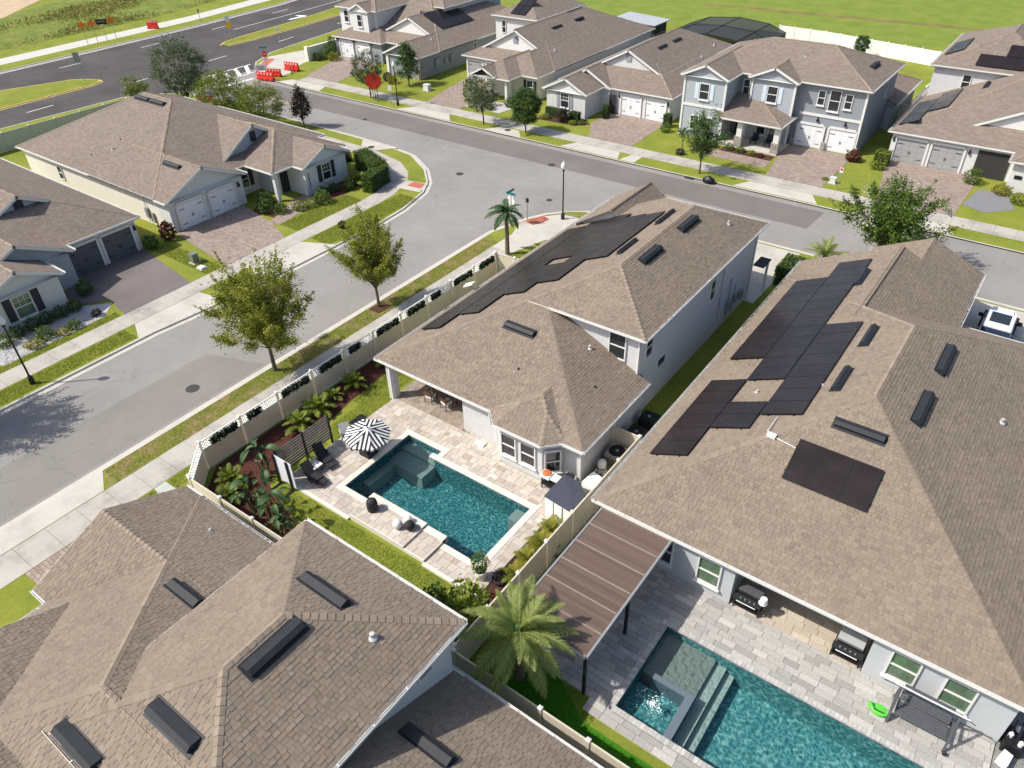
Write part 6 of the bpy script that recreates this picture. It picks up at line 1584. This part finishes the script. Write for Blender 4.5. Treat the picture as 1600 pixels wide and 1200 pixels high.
for x, y, k, s, sz, l in ((-46.6, 72.2, 'm', 1.5, .9, 'broad dark purple shrub below the white house window'), (-48.8, 72.0, 'b', .9, .8, 'lime shrub left of the purple shrub'), (-45.1, 71.9, 'b', .85, .7, 'lime shrub right of the purple shrub'), (-44.3, 72.4, 'g', .7, .7, 'small green shrub near the white house path'), (-35.3, 75.2, 'g', 1.1, .9, 'bushy shrub beside the white house driveway'),
                          (-16.1, 77.4, 'r', 1.5, .9, 'deep red spiky plant by the white garage of the blue-grey house'), (-28.9, 73.7, 'r', .8, .8, 'red plant at the foot of the blue-grey porch'), (-13.6, 76.6, 'b', 1.2, .8, 'low lime shrub in front of the clipped box hedge'), (-5.6, 77.6, 'g', 1.35, 1.1, 'round green shrub right of the grey garage doors'), (-3.0, 76.4, 'y', 1.5, .9, 'yellow grassy shrub in the gravel bed'), (-1.4, 75.0, 'b', 1.3, .9, 'mottled shrub at the gravel bed corner'),
                          (-57.6, 71.9, 'd', 1.5, 1.6, 'upright green shrub before the cream house porch'), (-59.8, 72.2, 'g', 1.8, 1.7, 'tall bushy shrub behind the thin oak'), (-56.2, 71.2, 'y', 1.2, .7, 'yellow-green low plant near the cream house corner'), (-58.6, 70.9, 'g', 1.1, .6, 'grey-green ground cover before the cream house'), (-54.9, 73.2, 'd', 1.1, 1.0, 'dark shrub under the cream house window'),
                          (-90.6, 77.3, 'g', 1.7, 1.2, 'leafy green shrub against the cream garden wall'), (-91.4, 79.0, 'd', 1.3, 2.2, 'dark climbing plant on the cream garden wall'), (-89.2, 77.0, 'y', 1.5, 1.2, 'yellow shrub beside the corner house garage'), (-91.3, 75.9, 'd', 1.3, .9, 'dark shrub at the garden wall pier'), (-73.8, 73.0, 'y', 1.4, 1.1, 'yellow-green shrub left of the bronze magnolia'), (-75.2, 73.6, 'm', 1.2, .9, 'dark shrub at the corner house entry'),
                          (-56.6, 38.2, 'd', 1.5, .9, 'dark shrub right of the left house garage'), (-55.4, 37.4, 'd', 1.4, .9, 'rounded shrub in the bed by the left house path'), (-54.2, 38.0, 'g', 1.2, .8, 'green shrub near the left house porch column'), (-53.4, 39.4, 'b', 1.2, .8, 'lime shrub beside the left house front path'), (-53.0, 40.5, 'b', 1.1, .8, 'pale green shrub in the middle of the left lawn edge'), (-52.7, 41.6, 'g', 1.4, .9, 'rounded green shrub facing the left house path'),
                          (-53.9, 42.6, 'd', 1.1, .9, 'dark shrub under the shuttered window'), (-53.8, 44.0, 'd', 1.0, .9, 'second dark shrub under the shuttered window'), (-52.9, 45.0, 'd', 1.1, .9, 'dark low shrub beside the drooping palm'), (-47.3, 38.9, 'm', .7, .9, 'thin red twiggy plant on the curved verge'), (-58.0, 29.2, 'r', 1.3, 1.6, 'reddish plant at the left end of the white garage'),
                          (-53.6, 18.5, 'd', 1.0, .9, 'dark clipped shrub nearest the charcoal garage in the front row'), (-53.6, 17.5, 'd', 1.0, .9, 'second dark shrub in the row under the grid window'), (-53.6, 16.5, 'd', 1.0, .9, 'third dark shrub in the row under the grid window'), (-53.6, 15.5, 'd', 1.0, .9, 'fourth dark shrub in the row under the grid window'), (-53.5, 14.4, 'd', 1.0, .9, 'fifth dark shrub at the lamp post end of the row'), (-53.2, 13.3, 'g', 1.1, .8, 'green shrub at the left edge behind the lamp post'),
                          (-51.6, 19.0, 'm', .7, .7, 'small dark shrub in the white rock'), (-51.4, 17.2, 'g', .9, .7, 'green tuft at the edge of the white rock'), (-51.3, 16.3, 'y', .9, .6, 'yellow tuft in the white rock bed'), (-51.4, 14.4, 'y', 1.2, .6, 'yellow-green ground cover beside the lamp post'), (-51.8, 15.4, 'g', 1.1, .8, 'blue-green tuft in the rock bed'), (-55.2, 20.2, 'd', 1.1, 1.1, 'dark bush beside the charcoal garage path'), (-57.8, 27.4, 'd', 1.3, .9, 'dark bush at the right end of the charcoal garage'),
                          (-13.7, 14.4, 'b', 2.1, 1.3, 'large glowing lime shrub overhanging the fence corner'), (-14.9, 13.7, 'd', 1.7, 1.2, 'dark shrub in shade behind the near roof corner'), (-13.9, 17.0, 'm', .7, .8, 'dark red plant in the black pot by the pool fence'), (-14.7, 16.55, 'g', .75, 1.4, 'leafy crown of the small tree in the white planter'), (-31.0, 70.0, 'm', .9, .6, 'dark mulch plants around the young palm'),
                          (-27.4, 73.9, 'g', .9, .8, 'green plant at the left of the porch bed'), (-26.2, 73.8, 'g', .9, .7, 'green plant in the middle of the porch bed'), (-25.0, 73.7, 'b', .8, .7, 'pale plant near the right porch pier'), (-24.0, 73.6, 'r', .7, .7, 'reddish plant at the right end of the porch bed'), (-16.8, 70.8+.5, 'b', .6, .5, 'small lime tuft by the driveway edge of the blue-grey house')):
    o = shrub(l, x, y, k, s, sz)
    if 'white planter' in l: o.location.z = .72
t = thing('planter', 'black round planter with dark red foliage by the pool fence', 'planter', (-13.9, 17.0, 0))
obj('pot', MB().lathe((-13.9, 17.0, .02), [(.35, 0), (.42, .25), (.38, .3), (.3, .26)], 16), M_blackm, t)
# climbing foliage hung on the lattice
vg = []
for k in range(3):
    g = np.random.default_rng(90+k); n = (620, 380, 700)[k]
    p = np.stack([np.abs(g.normal(0, .08, n)), g.uniform(-1, 1, n)*(.85, .45, 1.0)[k]+(.15, -.4, 0)[k], g.uniform(-.22, .2, n)], 1); vg.append(leaf_mesh('foliage', p, .15, 90+k, LV, .1, .7))
for k, (y, l) in enumerate(((15.09, 'dark vine patch on the lattice above the banana clump'), (17.67, 'dark vine patch on the lattice behind the wood screen'), (20.25, 'dark vine patch on the lattice above the tall lime palm'), (22.83, 'dark vine patch on the lattice behind the umbrella lawn'), (25.41, 'dark vine on the lattice nearest the lanai column'), (27.99, 'dark vine on the lattice at the roof corner'), (30.57, 'dark vine on the lattice left of the solar roof edge'), (33.15, 'dark vine on the lattice opposite the mulched street tree'), (35.73, 'dark vine on the lattice beside the lower solar panels'), (38.31, 'dark vine on the lattice near the fence end'))):
    o = link(bpy.data.objects.new('vine', vg[k % 3])); o.location = (-31.31, y, 1.66); ORG[o] = o.location.copy(); tag(o, l, 'vine', 'vines along the lattice fence')
# mulch chips
def chips(name, polyrects, n, seed, mat, z, size):
    g = random.Random(seed); m = MB()
    for _ in range(n):
        x0, y0, x1, y1 = g.choice(polyrects); x, y = g.uniform(x0, x1), g.uniform(y0, y1); a = g.uniform(0, PI); L, w = size*g.uniform(.5, 1.3), size*.35
        u = Vector((math.cos(a), math.sin(a), g.uniform(-.3, .3))); s = Vector((-math.sin(a), math.cos(a), 0)); c = Vector((x, y, z+g.uniform(.005, .035)))
        m.add([c-u*L-s*w, c+u*L-s*w, c+u*L+s*w, c-u*L+s*w], [(0, 1, 2, 3)])
    o = obj(name, m, mat); o['kind'] = 'stuff'; o['label'] = name.replace('_', ' ') + ' scattered over the beds'; return o
chips('mulch_chips', [(-31.1, 14.3, -28.9, 19), (-31.1, 19, -29.3, 24), (-31.1, 24, -29.7, 29), (-29.4, 12.4, -26, 14.5), (-26, 12.4, -23.1, 13.6), (-14.1, 15.8, -12.8, 21.2)], 5200, 3, M_mulch, .012, .055)
chips('white_rock', [(-54.2, 12.2, -50.9, 18.8)], 1800, 4, M_rock, .012, .06)
# grass blades on the near lawns
def blades(rects, n, seed, mat, h, ex=()):
    g = np.random.default_rng(seed); ar = np.array([(x1-x0)*(y1-y0) for x0, y0, x1, y1 in rects]); ar = ar/ar.sum(); V = []
    idx = g.choice(len(rects), n, p=ar); r = np.array(rects)[idx]
    p = np.stack([r[:, 0]+(r[:, 2]-r[:, 0])*g.uniform(size=n), r[:, 1]+(r[:, 3]-r[:, 1])*g.uniform(size=n), np.zeros(n)], 1)
    a = g.uniform(0, 2*PI, n); w = .012+.012*g.uniform(size=n); hh = h*g.uniform(.5, 1.3, n); ln = g.normal(0, .4, (n, 2))
    V = np.empty((n, 3, 3)); s = np.stack([np.cos(a), np.sin(a), np.zeros(n)], 1)*w[:, None]
    V[:, 0] = p-s; V[:, 1] = p+s; V[:, 2] = p+np.stack([ln[:, 0]*hh, ln[:, 1]*hh, hh], 1)
    me = bpy.data.meshes.new('grass'); me.vertices.add(n*3); me.vertices.foreach_set('co', V.reshape(-1)); me.loops.add(n*3); me.loops.foreach_set('vertex_index', np.arange(n*3, dtype=np.int32)); me.polygons.add(n)
    me.polygons.foreach_set('loop_start', np.arange(0, n*3, 3, dtype=np.int32)); me.polygons.foreach_set('loop_total', np.full(n, 3, dtype=np.int32)); me.update(calc_edges=True); me.materials.append(mat)
    o = link(bpy.data.objects.new('grass', me)); o['kind'] = 'stuff'; o['label'] = 'short mown lawn grass'; return o
GL = leaf_mat('grass_blade', [(.15, .22, .025), (.23, .29, .04), (.31, .34, .06), (.38, .36, .09)], .6, .35)
blades([(-28.6, 19.3, -27.35, 24), (-29.2, 22.5, -28.6, 26.5), (-29.5, 24, -27.7, 32), (-25.2, 14.2, -12.8, 15.5), (-28.2, 15.0, -27.5, 19), (-27.3, 13.9, -25.2, 15.3), (-22.9, 12.4, -13, 14.2), (-32.4, 9.6, -31.5, 44), (-31.5, 9.6, -28.5, 11.7)], 60000, 5, GL, .05)
blades([(-36.0, 10.4, -34.55, 44)], 26000, 6, leaf_mat('grass_dry', [(.15, .19, .03), (.24, .26, .045), (.36, .30, .11), (.42, .32, .16)], .6, .3), .05)
blades([(-12.1, 12.4, -7, 14.4), (-7, 12.4, 3, 13.4)], 16000, 7, leaf_mat('turf_blade', [(.03, .2, .005), (.05, .28, .01), (.08, .32, .015)], .6, .3), .05)
blades([(-48.15, 36, -45.9, 47), (-57.6, 27.2, -50.2, 28.7), (-52.4, 36.3, -50.1, 44), (-48.15, 8, -46.6, 19), (-50.9, 9, -50.1, 20)], 50000, 8, GL, .06)
# rough tall grass beyond the boulevard
g = np.random.default_rng(77); n = 30000
yy = g.uniform(20, 150, n); xx = -140.5-(yy > 86)*(yy-86)*.28-g.uniform(0, 22, n)**1.0
cl = (np.sin(xx*.35)+np.sin(yy*.22+xx*.1)+g.normal(0, .5, n)) > .2
pts = np.stack([xx, yy, g.uniform(.05, .6, n)], 1)[cl]
o = link(bpy.data.objects.new('wild_grass', leaf_mesh('wild_grass', pts, .55, 78, leaf_mat('wild_grass', [(.13, .16, .04), (.22, .23, .06), (.33, .29, .11), (.42, .35, .17)], .8, .3), 2.5, .35))); o['kind'] = 'stuff'; o['label'] = 'rough wild grass and weeds beyond the boulevard path'
# ================================================================== street furniture
def lamp(label, x, y, H=4.35):
    t = thing('street_lamp', label, 'street lamp', (x, y, 0), 0, 'globe street lamps')
    obj('post', MB().lathe((x, y, 0), [(.16, 0), (.16, .5), (.09, .6), (.065, .7), (.05, H-.5), (.07, H-.45), (.11, H-.35), (.11, H-.28)], 12), M_black, t, False)
    obj('globe', MB().lathe((x, y, H-.28), [(.10, 0), (.2, .1), (.23, .28), (.19, .46), (.1, .58), (.04, .66), (.02, .72)], 16), M_lampglass, t, True)
lamp('black lamp post with white globe at the left edge of the picture', -47.25, 12.2, 4.7); lamp('black lamp post with white globe on the corner beside the white house roof', -32.55, 50.7, 4.7); lamp('black lamp post with white globe before the grey corner house', -66.7, 66.5, 4.7); lamp('dark lamp post beside the tall grey-green tree at the crosswalk', -89.7, 55.2, 4.9)
def text(t, s, c, ang, size, mat, z, lift=.02):
    cu = bpy.data.curves.new('lettering', 'FONT'); cu.body = s; cu.size = size; cu.align_x = 'CENTER'; cu.align_y = 'CENTER'; cu.extrude = .002
    tmp = bpy.data.objects.new('lettering', cu); link(tmp); dg = bpy.context.evaluated_depsgraph_get()
    me = bpy.data.meshes.new_from_object(tmp.evaluated_get(dg)); bpy.data.objects.remove(tmp)
    me.materials.clear(); me.materials.append(mat)
    o = link(bpy.data.objects.new('lettering', me)); o.parent = t
    d = Vector((math.cos(ang), math.sin(ang), 0)); root = t
    while root.parent: root = root.parent
    o.location = Vector((c[0], c[1], z))+d*lift-ORG[root]; o.rotation_euler = (PI/2, 0, ang+PI/2); return o
def oct_(c, ang, r, z, n=8, th=.012, rot=PI/8):
    d = Vector((math.cos(ang), math.sin(ang), 0)); u = Vector((-d.y, d.x, 0)); m = MB(); P_ = []
    for s in (-1, 1): P_ += [Vector((c[0], c[1], z))+d*th*s+u*(r*math.cos(2*PI*k/n+rot))+Vector((0, 0, r*math.sin(2*PI*k/n+rot))) for k in range(n)]
    m.add(P_, [tuple(range(n-1, -1, -1)), tuple(range(n, 2*n))]+[(k, (k+1) % n, n+(k+1) % n, n+k) for k in range(n)]); return m
def plate(c, ang, w, h, z, th=.01):
    d = Vector((math.cos(ang), math.sin(ang), 0)); u = Vector((-d.y, d.x, 0)); return MB().obox((c[0], c[1], z), u, d, (0, 0, 1), w/2, th, h/2)
def stop(label, x, y, ang, names=(), H=2.9):
    t = thing('stop_sign', label, 'stop sign', (x, y, 0))
    obj('post', MB().tube([(x, y, 0), (x, y, H)], .035, 8), M_grey, t)
    d = (math.cos(ang)*.05, math.sin(ang)*.05); c = (x+d[0], y+d[1])
    o = obj('sign_face', oct_(c, ang, .42, 2.2), M_sred, t); obj('border', oct_((x+d[0]*.7, y+d[1]*.7), ang, .45, 2.2), M_white, t); text(o, 'STOP', c, ang, .24, M_white, 2.2, .018)
    for k, a2 in enumerate(names): obj('street_name_plate', plate((x, y), a2, 1.0, .22, 2.78+k*.24), M_tealsign, t)
    return t
stop('red stop sign with teal street name plates behind the queen palm', -35.6, 47.4, PI/2-.2, (PI/2, 0)); 
tb = stop('red stop sign with street name plates at the boulevard corner', -93.4, 68.4, -.9, (PI/4, -PI/4), 3.2)
obj('lower_plate', plate((-93.4, 68.4), -.9, .6, .4, 1.5), M_white, tb)
def post_sign(name, label, x, y, H, face, cat='sign'):
    t = thing(name, label, cat, (x, y, 0)); obj('post', MB().box(x-.03, y-.03, 0, x+.03, y+.03, H), M_grey, t)
    for f in face: obj(f[0], f[1], f[2], t)
    return t
A = -.8
for k, (x, y, l) in enumerate(((-131.0, 63.1, 'leftmost orange diamond sign beside the boulevard path'), (-130.9, 64.7, 'middle orange diamond sign beside the boulevard path'), (-130.6, 67.8, 'rightmost orange diamond sign beside the boulevard path'))):
    post_sign('warning_sign', l, x, y, 3.2, [('diamond', oct_((x+.04, y-.04), A, .62, 2.9, 4, .012, 0), M_orange)])
post_sign('notice_sign', 'small black notice sign between the orange diamonds', -131.1, 66.4, 3.0, [('board', plate((-131.06, 66.36), A, 1.7, .75, 2.8), M_black), ('panel', plate((-131.03, 66.33), A, 1.3, .12, 2.85), M_grey)])
post_sign('warning_sign', 'yellow diamond sign with white plate on the right median nose', -113.6, 77.6, 2.6, [('diamond', oct_((-113.56, 77.56), A, .6, 2.1, 4, .012, 0), M_yellow), ('plate', plate((-113.56, 77.56), A, .7, .8, 3.0), M_white)])
post_sign('road_sign', 'tall grey signpost seen from behind on the left median nose', -111.6, 51.6, 3.6, [('board', plate((-111.56, 51.56), A, .8, 1.3, 3.0), M_grey)])
post_sign('road_sign', 'thin signpost on the verge before the garden wall', -101.9, 77.9, 2.9, [('board', plate((-101.86, 77.86), A, .45, .5, 2.7), M_white)])
post_sign('road_sign', 'white rectangular sign beside the lamp post on the far verge', -67.6, 66.3, 2.2, [('board', plate((-67.57, 66.27), -1.2, .45, .6, 1.95), M_white)])
post_sign('parking_sign', 'small red and white sign on the verge by the blue-grey house driveway', -15.2, 69.7, 2.0, [('board', plate((-15.2, 69.66), -PI/2, .3, .45, 1.8), M_white), ('symbol', oct_((-15.2, 69.64), -PI/2, .11, 1.88, 14), M_sred)])
post_sign('road_sign', 'narrow dark signpost beside the queen palm at the corner', -35.0, 48.9, 2.0, [('board', plate((-34.97, 48.87), PI/2, .3, .4, 1.8), M_black)])
post_sign('road_sign', 'short signpost with pale plate on the boulevard far kerb', -128.6, 82.5, 2.2, [('board', plate((-128.56, 82.46), A, .35, .5, 2.0), M_grey)])
post_sign('road_sign', 'grey signpost seen edge-on behind the left house roof', -95.0, 52.5, 3.2, [('board', plate((-94.96, 52.46), A, .6, .9, 2.7), M_grey)])
t = thing('round_sign', 'big red round sign on black legs under the verge oak', 'sign', (-70.4, 66.6, 0))
o = obj('disc', oct_((-70.4, 66.4), -1.0, 1.0, 2.35, 8), plain('bright_red', (.78, .05, .02), .5, .1, 3), t); obj('border', oct_((-70.43, 66.45), -1.0, 1.05, 2.35, 8), M_red, t)
for dx in (-.55, 0, .55): obj('leg', MB().bar((-70.4+dx, 66.5-dx*.3, 0), (-70.4+dx*.7, 66.45, 1.8), .06), M_black, t)
def barricade(label, x, y, rz, L=2.0, h=1.0):
    t = thing('barricade', label, 'barricade', (x, y, 0), rz)
    def part(nm, mb, mat): me = mb.mesh(nm); me.materials.append(mat); o = link(bpy.data.objects.new(nm, me)); o.parent = t; return o
    part('barrier_body', MB().prism([(-L/2, -.28), (L/2, -.28), (L/2, .28), (-L/2, .28)], 0, .3).box(-L/2, -.12, .3, L/2, .12, h), M_red)
    for k in range(5):
        x0 = -L/2+.1+k*L/5; part('stripe', MB().add([(x0, -.125, h-.28), (x0+.18, -.125, h-.28), (x0+.3, -.125, h-.06), (x0+.12, -.125, h-.06)], [(0, 1, 2, 3)]), M_white)
    part('slot', MB().box(-.5, -.29, .05, -.3, .29, .2).box(.3, -.29, .05, .5, .29, .2), M_black)
barricade('red water-filled barricade leading the row across the street mouth', -89.8, 65.2, .25, 2.6); barricade('red barricade just behind the leading one at the street mouth', -90.2, 66.9, .4, 2.2); barricade('red barricade on the sidewalk by the corner lawn', -90.3, 70.2, .15, 2.4, 1.1)
barricade('red barricade half hidden by the bushy trees behind the left roof', -87.3, 54.0, .5, 2.2, 1.1); barricade('crumpled red barrier on the far boulevard path', -132.0, 75.4, .6, 1.8, 1.3)
t = thing('road_closed_board', 'white closure board with grey print standing before the red barricades', 'sign', (-91.6, 66.0, 0)); o = obj('board', plate((-91.6, 66.0), -.9, 1.6, .75, 1.15), M_white, t); obj('print', plate((-91.57, 65.96), -.9, 1.1, .14, 1.25), M_grey, t); obj('print', plate((-91.57, 65.96), -.9, .8, .12, 1.0), M_grey, t); obj('leg', MB().bar((-92.0, 65.5, 0), (-92.0, 65.5, 1.0), .06).bar((-91.2, 66.5, 0), (-91.2, 66.5, 1.0), .06), M_grey, t)
for k, (x, y, l) in enumerate(((-89.0, 69.0, 'short black bollard nearest the barricade row'), (-89.4, 69.8, 'short black bollard beside the sidewalk barricade'))):
    single('bollard', MB().lathe((x, y, 0), [(.16, 0), (.16, .05), (.07, .08), (.06, .85), (.08, .9), (.03, .98)], 10), M_black, l, 'bollard')
def ubox(label, x, y, w, d, h, mat, lid=None):
    t = thing('utility_box', label, 'utility box', (x, y, 0)); obj('cabinet', MB().box(x-w/2, y-d/2, 0, x+w/2, y+d/2, h), mat, t)
    obj('lid', MB().box(x-w/2-.03, y-d/2-.03, h, x+w/2+.03, y+d/2+.03, h+.06), lid or mat, t); obj('pad', MB().box(x-w/2-.12, y-d/2-.12, 0, x+w/2+.12, y+d/2+.12, .05), M_conc, t)
gb = plain('utility_green', (.16, .19, .15), .6, .1, 3)
ubox('small green utility box on the left lawn between two driveways', -52.6, 27.9, .5, .5, .75, gb); ubox('flat white utility lid on the left lawn beside the green box', -51.3, 27.6, .5, .4, .1, M_white); ubox('pale utility box outside the angled fence corner', -31.0, 11.2, .9, .6, .8, plain('utility_pale', (.42, .44, .40), .6, .08, 3)); ubox('pale utility box on the lawn of the corner house', -67.8, 73.1, .8, .6, .7, M_walll); ubox('small utility box beside the pale right driveway', -16.0, 70.9, .5, .4, .5, M_walll)
single('trash_bag', MB().lathe((-25.6, 65.0, -.1), [(.35, 0), (.5, .15), (.45, .4), (.2, .6), (.08, .68)], 10, 1.3, .8), M_black, 'black rubbish bag at the far kerb', 'rubbish bag', smooth=True)
single('kerb_grate', MB().box(-28.0, 64.85, -.1, -27.2, 65.15, .03), M_iron, 'iron grate in the far kerb near the black rubbish bag', 'grate')
# porch chairs of the blue-grey house
for x, l in ((-25.9, 'dark blue porch chair left of the stone pier'), (-24.4, 'dark blue porch chair right on the stone pier porch')):
    t = thing('porch_chair', l, 'chair', (x, 76.6, .12)); nb = plain('navy_paint', (.015, .02, .05), .5, .1, 4) if 'navy_paint' not in MATS else MATS['navy_paint']
    obj('seat', MB().box(x-.32, 76.3, .45, x+.32, 76.9, .5), nb, t); obj('backrest', MB().box(x-.32, 76.9, .45, x+.32, 76.95, 1.15), nb, t)
    for a in (-.3, .3): obj('armrest', MB().box(x+a-.06, 76.25, .68, x+a+.06, 76.9, .72).box(x+a-.04, 76.3, .12, x+a+.04, 76.38, .68), nb, t)
# screened pool cage and shed beyond the roofs
t = thing('pool_cage', 'dark domed screen enclosure behind the bright white house', 'enclosure', (-43.5, 107.5, 0))
mesh_m = nodes('screen_mesh'); n_ = mesh_m[1]; mesh_m[2].inputs['Base Color'].default_value = (.03, .035, .036, 1); mesh_m[2].inputs['Alpha'].default_value = .88; mesh_m[2].inputs['Roughness'].default_value = .8
x0, x1, y0, y1 = -50.5, -36.5, 102.0, 113.5
bx = [(x0, 2.6), (x0+2.5, 3.5), ((x0+x1)/2, 3.9), (x1-2.5, 3.5), (x1, 2.6)]
for (xa, za), (xb, zb) in zip(bx, bx[1:]):
    obj('screen_panel', MB().add([(xa, y0, za), (xb, y0, zb), (xb, y1, zb), (xa, y1, za)], [(0, 1, 2, 3)]), mesh_m[0], t)
    for y in (y0, (y0+y1)/2, y1): obj('frame_bar', MB().bar((xa, y, za+.02), (xb, y, zb+.02), .08), M_black, t)
for xa, za in bx: obj('frame_bar', MB().bar((xa, y0, za+.02), (xa, y1, za+.02), .08), M_black, t)
for a, b in (((x0, y0), (x1, y0)), ((x0, y1), (x1, y1)), ((x0, y0), (x0, y1)), ((x1, y0), (x1, y1))): obj('screen_panel', MB().add([(*a, 0), (*b, 0), (*b, 2.6), (*a, 2.6)], [(0, 1, 2, 3)]), mesh_m[0], t)
t = thing('garden_shed', 'black open-sided shed with pale sloping metal roof behind the cream house', 'shed', (-56.5, 109.3, 0))
obj('roof', MB().add([(-61.0, 108.0, 3.1), (-54.0, 108.0, 2.7), (-54.0, 113.0, 2.7), (-61.0, 113.0, 3.1), (-61.0, 108.0, 3.0), (-54.0, 108.0, 2.6), (-54.0, 113.0, 2.6), (-61.0, 113.0, 3.0)], [(0, 1, 2, 3), (7, 6, 5, 4), (0, 4, 5, 1), (1, 5, 6, 2), (2, 6, 7, 3), (3, 7, 4, 0)]), plain('pale_metal', (.42, .44, .47), .4, .06, 2), t)
obj('walls', MB().box(-60.6, 108.4, 0, -54.4, 112.6, 2.55), M_blackm, t); obj('frame', MB().box(-54.4, 108.3, 0, -54.25, 112.6, .1).box(-54.4, 108.3, 1.2, -54.25, 112.6, 1.3), M_grey, t)
# ================================================================== jeep on the driveway of the grey house
def jeep(x, y, rz):
    t = thing('jeep', 'white off-road car with black fenders and dark roof panel on the driveway', 'car', (x, y, 0), rz)
    wp = plain('car_white', (.72, .74, .76), .22, .03, 2, spec=.7); gl = plain('car_glass', (.03, .05, .10), .05, .1, 1, spec=.9)
    def part(nm, mb, mat, par=None): me = mb.mesh(nm); me.materials.append(mat); o = link(bpy.data.objects.new(nm, me)); o.parent = par or t; return o
    b = part('body', MB().prism([(-.85, -2.1), (.85, -2.1), (.9, -1.9), (.9, .7), (.78, 2.0), (.7, 2.15), (-.7, 2.15), (-.78, 2.0), (-.9, .7), (-.9, -1.9)], .5, 1.12), wp)
    part('bonnet', MB().prism([(-.68, .7), (.68, .7), (.6, 2.1), (-.6, 2.1)], 1.12, 1.24), wp)
    cab = MB(); c0 = [(-.86, -2.0), (.86, -2.0), (.86, .75), (-.86, .75)]; c1_ = [(-.76, -1.9), (.76, -1.9), (.76, .3), (-.76, .3)]
    cab.add([(a, b_, 1.12) for a, b_ in c0]+[(a, b_, 1.78) for a, b_ in c1_], [(0, 1, 5, 4), (1, 2, 6, 5), (2, 3, 7, 6), (3, 0, 4, 7)]); cb = part('cabin', cab, gl)
    part('roof', MB().box(-.78, -1.92, 1.78, .78, .32, 1.86), wp); part('roof_panel', MB().box(-.56, -1.2, 1.861, .56, .12, 1.885), M_glass); part('windscreen_frame', MB().bar((-.84, .72, 1.14), (-.76, .32, 1.8), .08).bar((.84, .72, 1.14), (.76, .32, 1.8), .08), wp)
    for sx in (-1, 1):
        part('mirror', MB().box(sx*1.12-.14, .42, 1.15, sx*1.12+.14, .56, 1.38).bar((sx*.85, .5, 1.2), (sx*1.05, .5, 1.25), .05), M_black)
        part('headlight', MB().lathe((sx*.5, 2.12, .95), [(.11, 0), (.11, .02)], 12), M_lampglass)
        for yy in (-1.35, 1.4):
            part('fender', MB().box(sx*.86-.14, yy-.55, .82, sx*.86+.18, yy+.55, .92), M_blackm)
            w = part('wheel', MB().tube([(sx*.78, yy, .4), (sx*1.04, yy, .4)], .4, 18), M_blackm); part('rim', MB().tube([(sx*1.0, yy, .4), (sx*1.05, yy, .4)], .22, 14), M_grey, w)
    part('spare_wheel', MB().tube([(0, -2.12, .95), (0, -2.35, .95)], .38, 18), M_blackm); part('bumper', MB().box(-.85, 2.15, .5, .85, 2.35, .7).box(-.85, -2.25, .5, .85, -2.1, .65), M_blackm)
jeep(.6, 50.9, .0)
